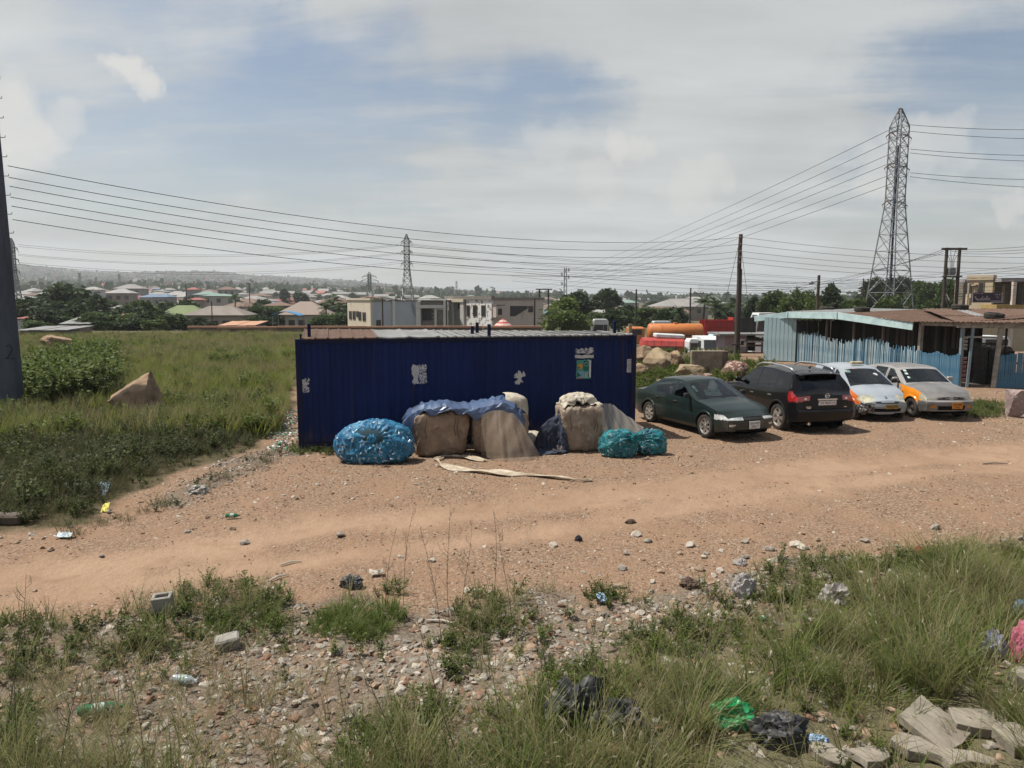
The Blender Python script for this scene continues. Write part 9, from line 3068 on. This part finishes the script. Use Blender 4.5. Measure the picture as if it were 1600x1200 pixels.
# ---- hollow block and half block
blk = M('old_block', (.29,.275,.245),(.20,.185,.16), 5, rough=.95, bump=.5)
def hollow(px, py, wpx, label, rz, tilt=(0,0), hx=.8, hz=1.3):
 g = gpt(px, py); d = (g - Vector((0,0, CAM_H))).length; w = wpx / FPX * d
 t = thing('hollow_block', label, 'concrete block', (g.x, g.y, g.z - .02), rz); h = w * hz; dp = w * hx; th = w * .17
 mb = MB()
 P, F = [], []
 for z in (0, h):
  for (a, b) in ((w / 2, dp / 2),(w / 2 - th, dp / 2 - th)):
   P += [Vector((-a, -b, z)), Vector((a, -b, z)), Vector((a, b, z)), Vector((-a, b, z))]
 for k in range(4):
  k2 = (k + 1) % 4
  F += [(k, k2,8 + k2,8 + k),(4 + k2,4 + k, 12 + k, 12 + k2),(8 + k, 8 + k2,12 + k2,12 + k),(k2, k, 4 + k, 4 + k2)]
 mb.add(P, F); o = mb.build('shell', blk, t); md = o.modifiers.new('edge', 'BEVEL'); md.width = .008
 t.rotation_euler = (tilt[0], tilt[1], rz); return t
hollow(257,962,25, 'grey hollow concrete block standing on end in the weeds', .25, (.06,-.05))
g = gpt(356,1012)
mb = MB(); mb.bbox((0,0,0),(.23,.16,.13), .018, rot=(.15,-.12,.35)); o = mb.build('half_block', blk, None, loc=(g.x, g.y, g.z + .06)); tag(o, 'tilted piece of grey concrete block among flat rubble', 'concrete block')
# ---- litter
def bottle(px, py, rz, col, label, L_=.30, r=.045):
 g = gpt(px, py); t = thing('plastic_bottle', label, 'bottle', (g.x, g.y, g.z + r * 1.1 + .02), rz)
 mb = MB(); prof = [(.001,-L_ / 2),(r * .8,-L_ / 2),(r, -L_ / 2 + .02)]
 for k in range(6): prof += [(r * (.96 if k % 2 else 1), -L_ * .42 + L_ * .11 * k)]
 prof += [(r * .95, L_ * .22),(r * .45, L_ * .40),(r * .33, L_ * .42),(r * .33, L_ * .47)]
 mb.lathe(prof, axis='x', n=18); mb.build('shell', col, t, True, 40)
 mb = MB(); mb.lathe([(r * 1.02,-L_ * .18),(r * 1.03,-L_ * .17),(r * 1.03, L_ * .10),(r * 1.02, L_ * .11)], axis='x', n=18); mb.build('label_band', M('label_band', (.36,.42,.37),(.22,.30,.24), 20), t, True)
 mb = MB(); mb.lathe([(r * .38, L_ * .46),(r * .38, L_ * .52),(.001, L_ * .52)], axis='x', n=14); mb.build('cap', col, t)
 return t
green_pl = film_mat('green_bottle', (.012,.13,.045), .8,.15,.6)
bottle(158,1120,.25, green_pl, 'green plastic bottle with a pale band lying on the rubble', .33,.048)
bottle(1192,975,.6, green_pl, 'small bright green bottle among the weeds right of the middle', .12,.035)
bottle(364,811,.05, green_pl, 'tiny green bottle on the bare track near the left bank', .22,.035)
bottle(289,1072,-.2, film_mat('clear_bottle', (.45,.5,.55), .5,.15,.6), 'crushed clear plastic bottle on the rubble', .24,.04)
def crumple(name, px, py, wpx, hpx, mat, label, cat, seed, depth=.7, spike=.26, n=30):
 """crumpled plastic bag: a closed bag shape with sharp folds"""
 g = gpt(px, py); d = (g - Vector((0,0, CAM_H))).length; w = wpx / FPX * d; h = hpx / FPX * d
 bm = bmesh.new(); bmesh.ops.create_icosphere(bm, subdivisions=5, radius=1.0); off = Vector((seed * 3.3, seed * 7.7, seed))
 for v in bm.verts:
  c = v.co.copy(); s = 0
  for k in range(4):
   q = mnoise.noise(Vector((c.x, c.y, c.z * .8)) * (1.1 * 2 ** k) + off * (k + 1)); s += (1 - abs(q) * 2.2) * .55 ** k
  r2 = .66 + spike * (s - .9)
  c = c * r2; c.z = max(c.z, -.35)
  v.co = Vector((c.x * w * .62, c.y * w * .62 * depth, (c.z + .35) * h * .95))
 bm.verts.index_update(); V = [v.co.copy() for v in bm.verts]; F = [[v.index for v in f.verts] for f in bm.faces]; bm.free()
 o = link(bpy.data.objects.new(name, mesh_from(name, V, F, mat, None, True, 40))); o.location = (g.x, g.y + w * depth * .3, g.z - .01); o.rotation_euler = (0,0, seed)
 o.rotation_euler = (0,0,0)
 return tag(o, label, cat)
PB = M('black_polythene', (.022,.023,.026),(.05,.05,.055), 8, rough=.55, spec=.4, col3=(.12,.10,.08), c3lo=.55, c3hi=.7); PG = M('green_polythene', (.015,.28,.09),(.02,.36,.13), 8, rough=.4, spec=.5)
PW = M('grey_polythene', (.36,.33,.32),(.25,.23,.22), 9, rough=.45); PBl = M('blue_polythene', (.16,.27,.42),(.30,.40,.52), 9, rough=.5); PP = M('pink_cloth', (.50,.15,.22),(.42,.12,.18), 40, rough=.9)
PBr = M('dark_brown_rag', (.07,.045,.035),(.11,.075,.055), 10, rough=.9)
crumple('plastic_bag', 905,1150,86,68, PB, 'tall crumpled black plastic bag in the grass at the bottom', 'plastic bag', 2,.8,.34)
crumple('plastic_bag', 972,1160,74,46, PB, 'lower crumpled black plastic bag right of the tall one', 'plastic bag', 3,.8,.34)
crumple('plastic_bag', 1147,1140,62,34, PG, 'bright green plastic bag in the tall grass', 'plastic bag', 4)
crumple('plastic_bag', 1225,1168,86,40, PB, 'sagging black plastic bag right of the green bag', 'plastic bag', 5)
crumple('plastic_bag', 1278,1170,34,16, PBl, 'bluish plastic bag against the black one above the slabs', 'plastic bag', 6)
crumple('cloth_bundle', 1606,1038,36,54, PP, 'pink patterned cloth bundle at the right edge', 'cloth', 7,.8,.15)
crumple('cloth_bundle', 1560,1030,32,34, M('blue_patterned_cloth', (.10,.13,.24),(.40,.38,.44), 30, rough=.9), 'small blue patterned rag beside the pink bundle', 'cloth', 8)
crumple('cloth_bundle', 1600,975,24,30, PBl, 'pale blue cloth on top of the pink bundle', 'cloth', 18)
crumple('plastic_bag', 1165,935,36,34, PW, 'grey and black plastic bag at the track edge right of the middle', 'plastic bag', 9)
crumple('plastic_bag', 1308,950,46,30, PW, 'grey plastic bag half buried in the weeds at the right', 'plastic bag', 10)
crumple('plastic_bag', 548,920,34,18, PB, 'small black plastic bag on the near edge of the track', 'plastic bag', 11)
crumple('rag', 1080,920,34,14, PBr, 'dark brown rag on the track edge in the middle', 'rag', 12)
crumple('rag', 1160,885,16,10, PW, 'pale greyish scrap of plastic on the track edge', 'rag', 13)
crumple('rag', 308,772,30,12, M('mixed_rag', (.12,.11,.10),(.5,.48,.42), 12), 'dark rag with pale scraps at the left track edge', 'rag', 14)
crumple('rag', 904,846,12,9, PB, 'tiny black scrap on the bare track', 'rag', 15)
crumple('rag', 986,818,18,6, PBr, 'flat dark brown scrap on the bare track', 'rag', 16)
crumple('rag', 1438,866,18,10, M('red_scrap', (.42,.08,.07),(.3,.07,.06), 9), 'small red scrap at the edge of the right grass', 'rag', 17)
# flat sheets
def flat(px, py, wpx, dpx, mat, label, rz=0, tilt=.15, seed=1):
 g = gpt(px, py); d = (g - Vector((0,0, CAM_H))).length; w = wpx / FPX * d; dd = dpx / FPX * d / .25
 rr = random.Random(seed); G = [[Vector((w * (i / 5 - .5), dd * (j / 5 - .5), .03 + rr.uniform(-.02,.02))) for j in range(6)] for i in range(6)]
 mb = MB(); mb.grid(G, flip=True); o = mb.build('plastic_sheet', mat, None, loc=(g.x, g.y, g.z + .03), rot=(tilt, 0, rz)); md = o.modifiers.new('t', 'SOLIDIFY'); md.thickness = .004
 return tag(o, label, 'sheet')
flat(158,768,18,8, PBl, 'small light blue sheet lying on the left bank', .3,.3)
flat(101,841,20,4, M('bluish_paper', (.42,.48,.50), rough=.7), 'pale bluish paper at the foot of the left bank', .1,.1,2)
flat(165,798,8,5, M('yellow_wrapper', (.55,.50,.12), rough=.7), 'tiny yellow wrapper in the left bank weeds', .3,.3,3)
flat(940,940,12,5, PBl, 'pale blue wrapper in the weeds at the track edge', .3,.3,4)
flat(588,900,20,4, S_pale, 'flat pale wood chip on the track edge', .2,.05,5)
g = gpt(14,818)
mb = MB(); mb.bbox((0,0,0),(.62,.22,.16), .03, rot=(.05,.04,.1)); o = mb.build('timber_beam', old_wood, None, loc=(g.x - .1, g.y, g.z + .08)); tag(o, 'short dark timber beam at the foot of the left bank', 'beam')
# sticks on the track
for k, (px, py, ln, a, lab) in enumerate(((1555,726,.55,.05, 'dark stick lying on the sandy track at the right'),(690,975,.35,-.3, 'pale stick on the rubble right of the bright grass'),(436,905,.30,.9, 'short pale stick on the near edge of the track'),(455,882,.28,.5, 'thin pale stick on the sandy track'))):
 g = gpt(px, py); mb = MB(); mb.tube([(-ln / 2,0,.02),(0,.02,.035),(ln / 2,0,.02)], [.012,.015,.008], 6); o = mb.build('stick', old_wood if k == 0 else S_pale, None, loc=g, rot=(0,0, a)); tag(o, lab, 'stick')
# ---- tall dry stalks in the foreground
def stalk(px, pyb, pyt, label, seed, lean=.0, group=None, mat=None):
 g = gpt(px, pyb); rr = random.Random(seed); d = (g - Vector((0,0, CAM_H))).length
 h = (pyb - pyt) / FPX * d * 1.0
 t = thing('dry_stalk', label, 'plant', g, 0, group)
 def at(f): return Vector((lean * h * f + .05 * h * math.sin(f * 3 + seed) * f, .04 * h * f, h * f))
 mb = MB(); mb.tube([at(k / 8) for k in range(9)], [.0042 * (1 - .7 * k / 8) for k in range(9)], 5); mb.build('stem', mat or G_stalk, t)
 for k in range(9):
  f = rr.uniform(.35,.95); p = at(f); a = rr.uniform(0,6.28); L_ = h * rr.uniform(.10,.26) * (1.2 - f)
  q = p + Vector((math.cos(a) * L_ * .6, math.sin(a) * L_ * .6, L_))
  mb = MB(); mb.tube([p, (p + q) / 2 + Vector((math.cos(a) * .02,0,-.01)), q], [.0022,.0018,.0008], 4)
  for j in range(5):
   c = p.lerp(q, .4 + .15 * j); b = rr.uniform(0,6.28); mb.tube([c, c + Vector((math.cos(b) * .02, math.sin(b) * .02,.018))], [.0012,.0008], 3)
  mb.build('twig', mat or G_stalk, t)
 return t
g_st = 'tall thin dry stalks rising from the near bank'
G_gst = M('green_stalk', (.055,.06,.03),(.08,.075,.04), 20, rough=.9)
for k, (px, pb, pt, ln) in enumerate(((630,945,800,.1),(705,1000,800,-.05),(718,985,815,.08),(770,960,800,.02),(690,1010,830,-.12),(800,975,830,-.1),(600,960,830,.15))):
 stalk(px, pb, pt, ('leftmost but one thin dry stalk against the bare track', 'tallest branching dry stalk below the loose ivory strip', 'dry stalk leaning right beside the tallest one', 'dry stalk standing below the brown bale', 'dry stalk bent left by the tallest one', 'dry stalk nearest the dark cloth, rightmost of its row', 'leftmost thin dry stalk over the bright grass patch')[k], 10 + k, ln, g_st)
for k, (px, pb, pt, ln) in enumerate(((735,1230,990,-.35),(800,1225,1000,-.22),(850,1210,985,-.05),(640,1240,1040,-.3),(560,1230,1060,-.12),(30,1230,1010,.05),(90,1240,1060,.2),(10,1180,960,.12),(230,1240,1090,-.1),(1010,1225,1050,.1),(860,1100,960,-.1))):
 stalk(px, pb, pt, ('long dark stalk leaning left under the large pale rubble stone', 'long dark stalk between the leaning one and the upright one', 'upright dark stalk left of the tall black bag', 'leaning dark stalk in the middle of the rubble', 'dark stalk at the left end of the bottom grass', 'tallest dark stalk near the left edge', 'short dark stalk left of the green bottle', 'dark stalk touching the left edge', 'dark stalk below the green bottle', 'dark stalk in front of the black bags', 'dark stalk standing above the tall black bag')[k], 30 + k, ln, 'long dark stalks at the bottom edge', G_gst)
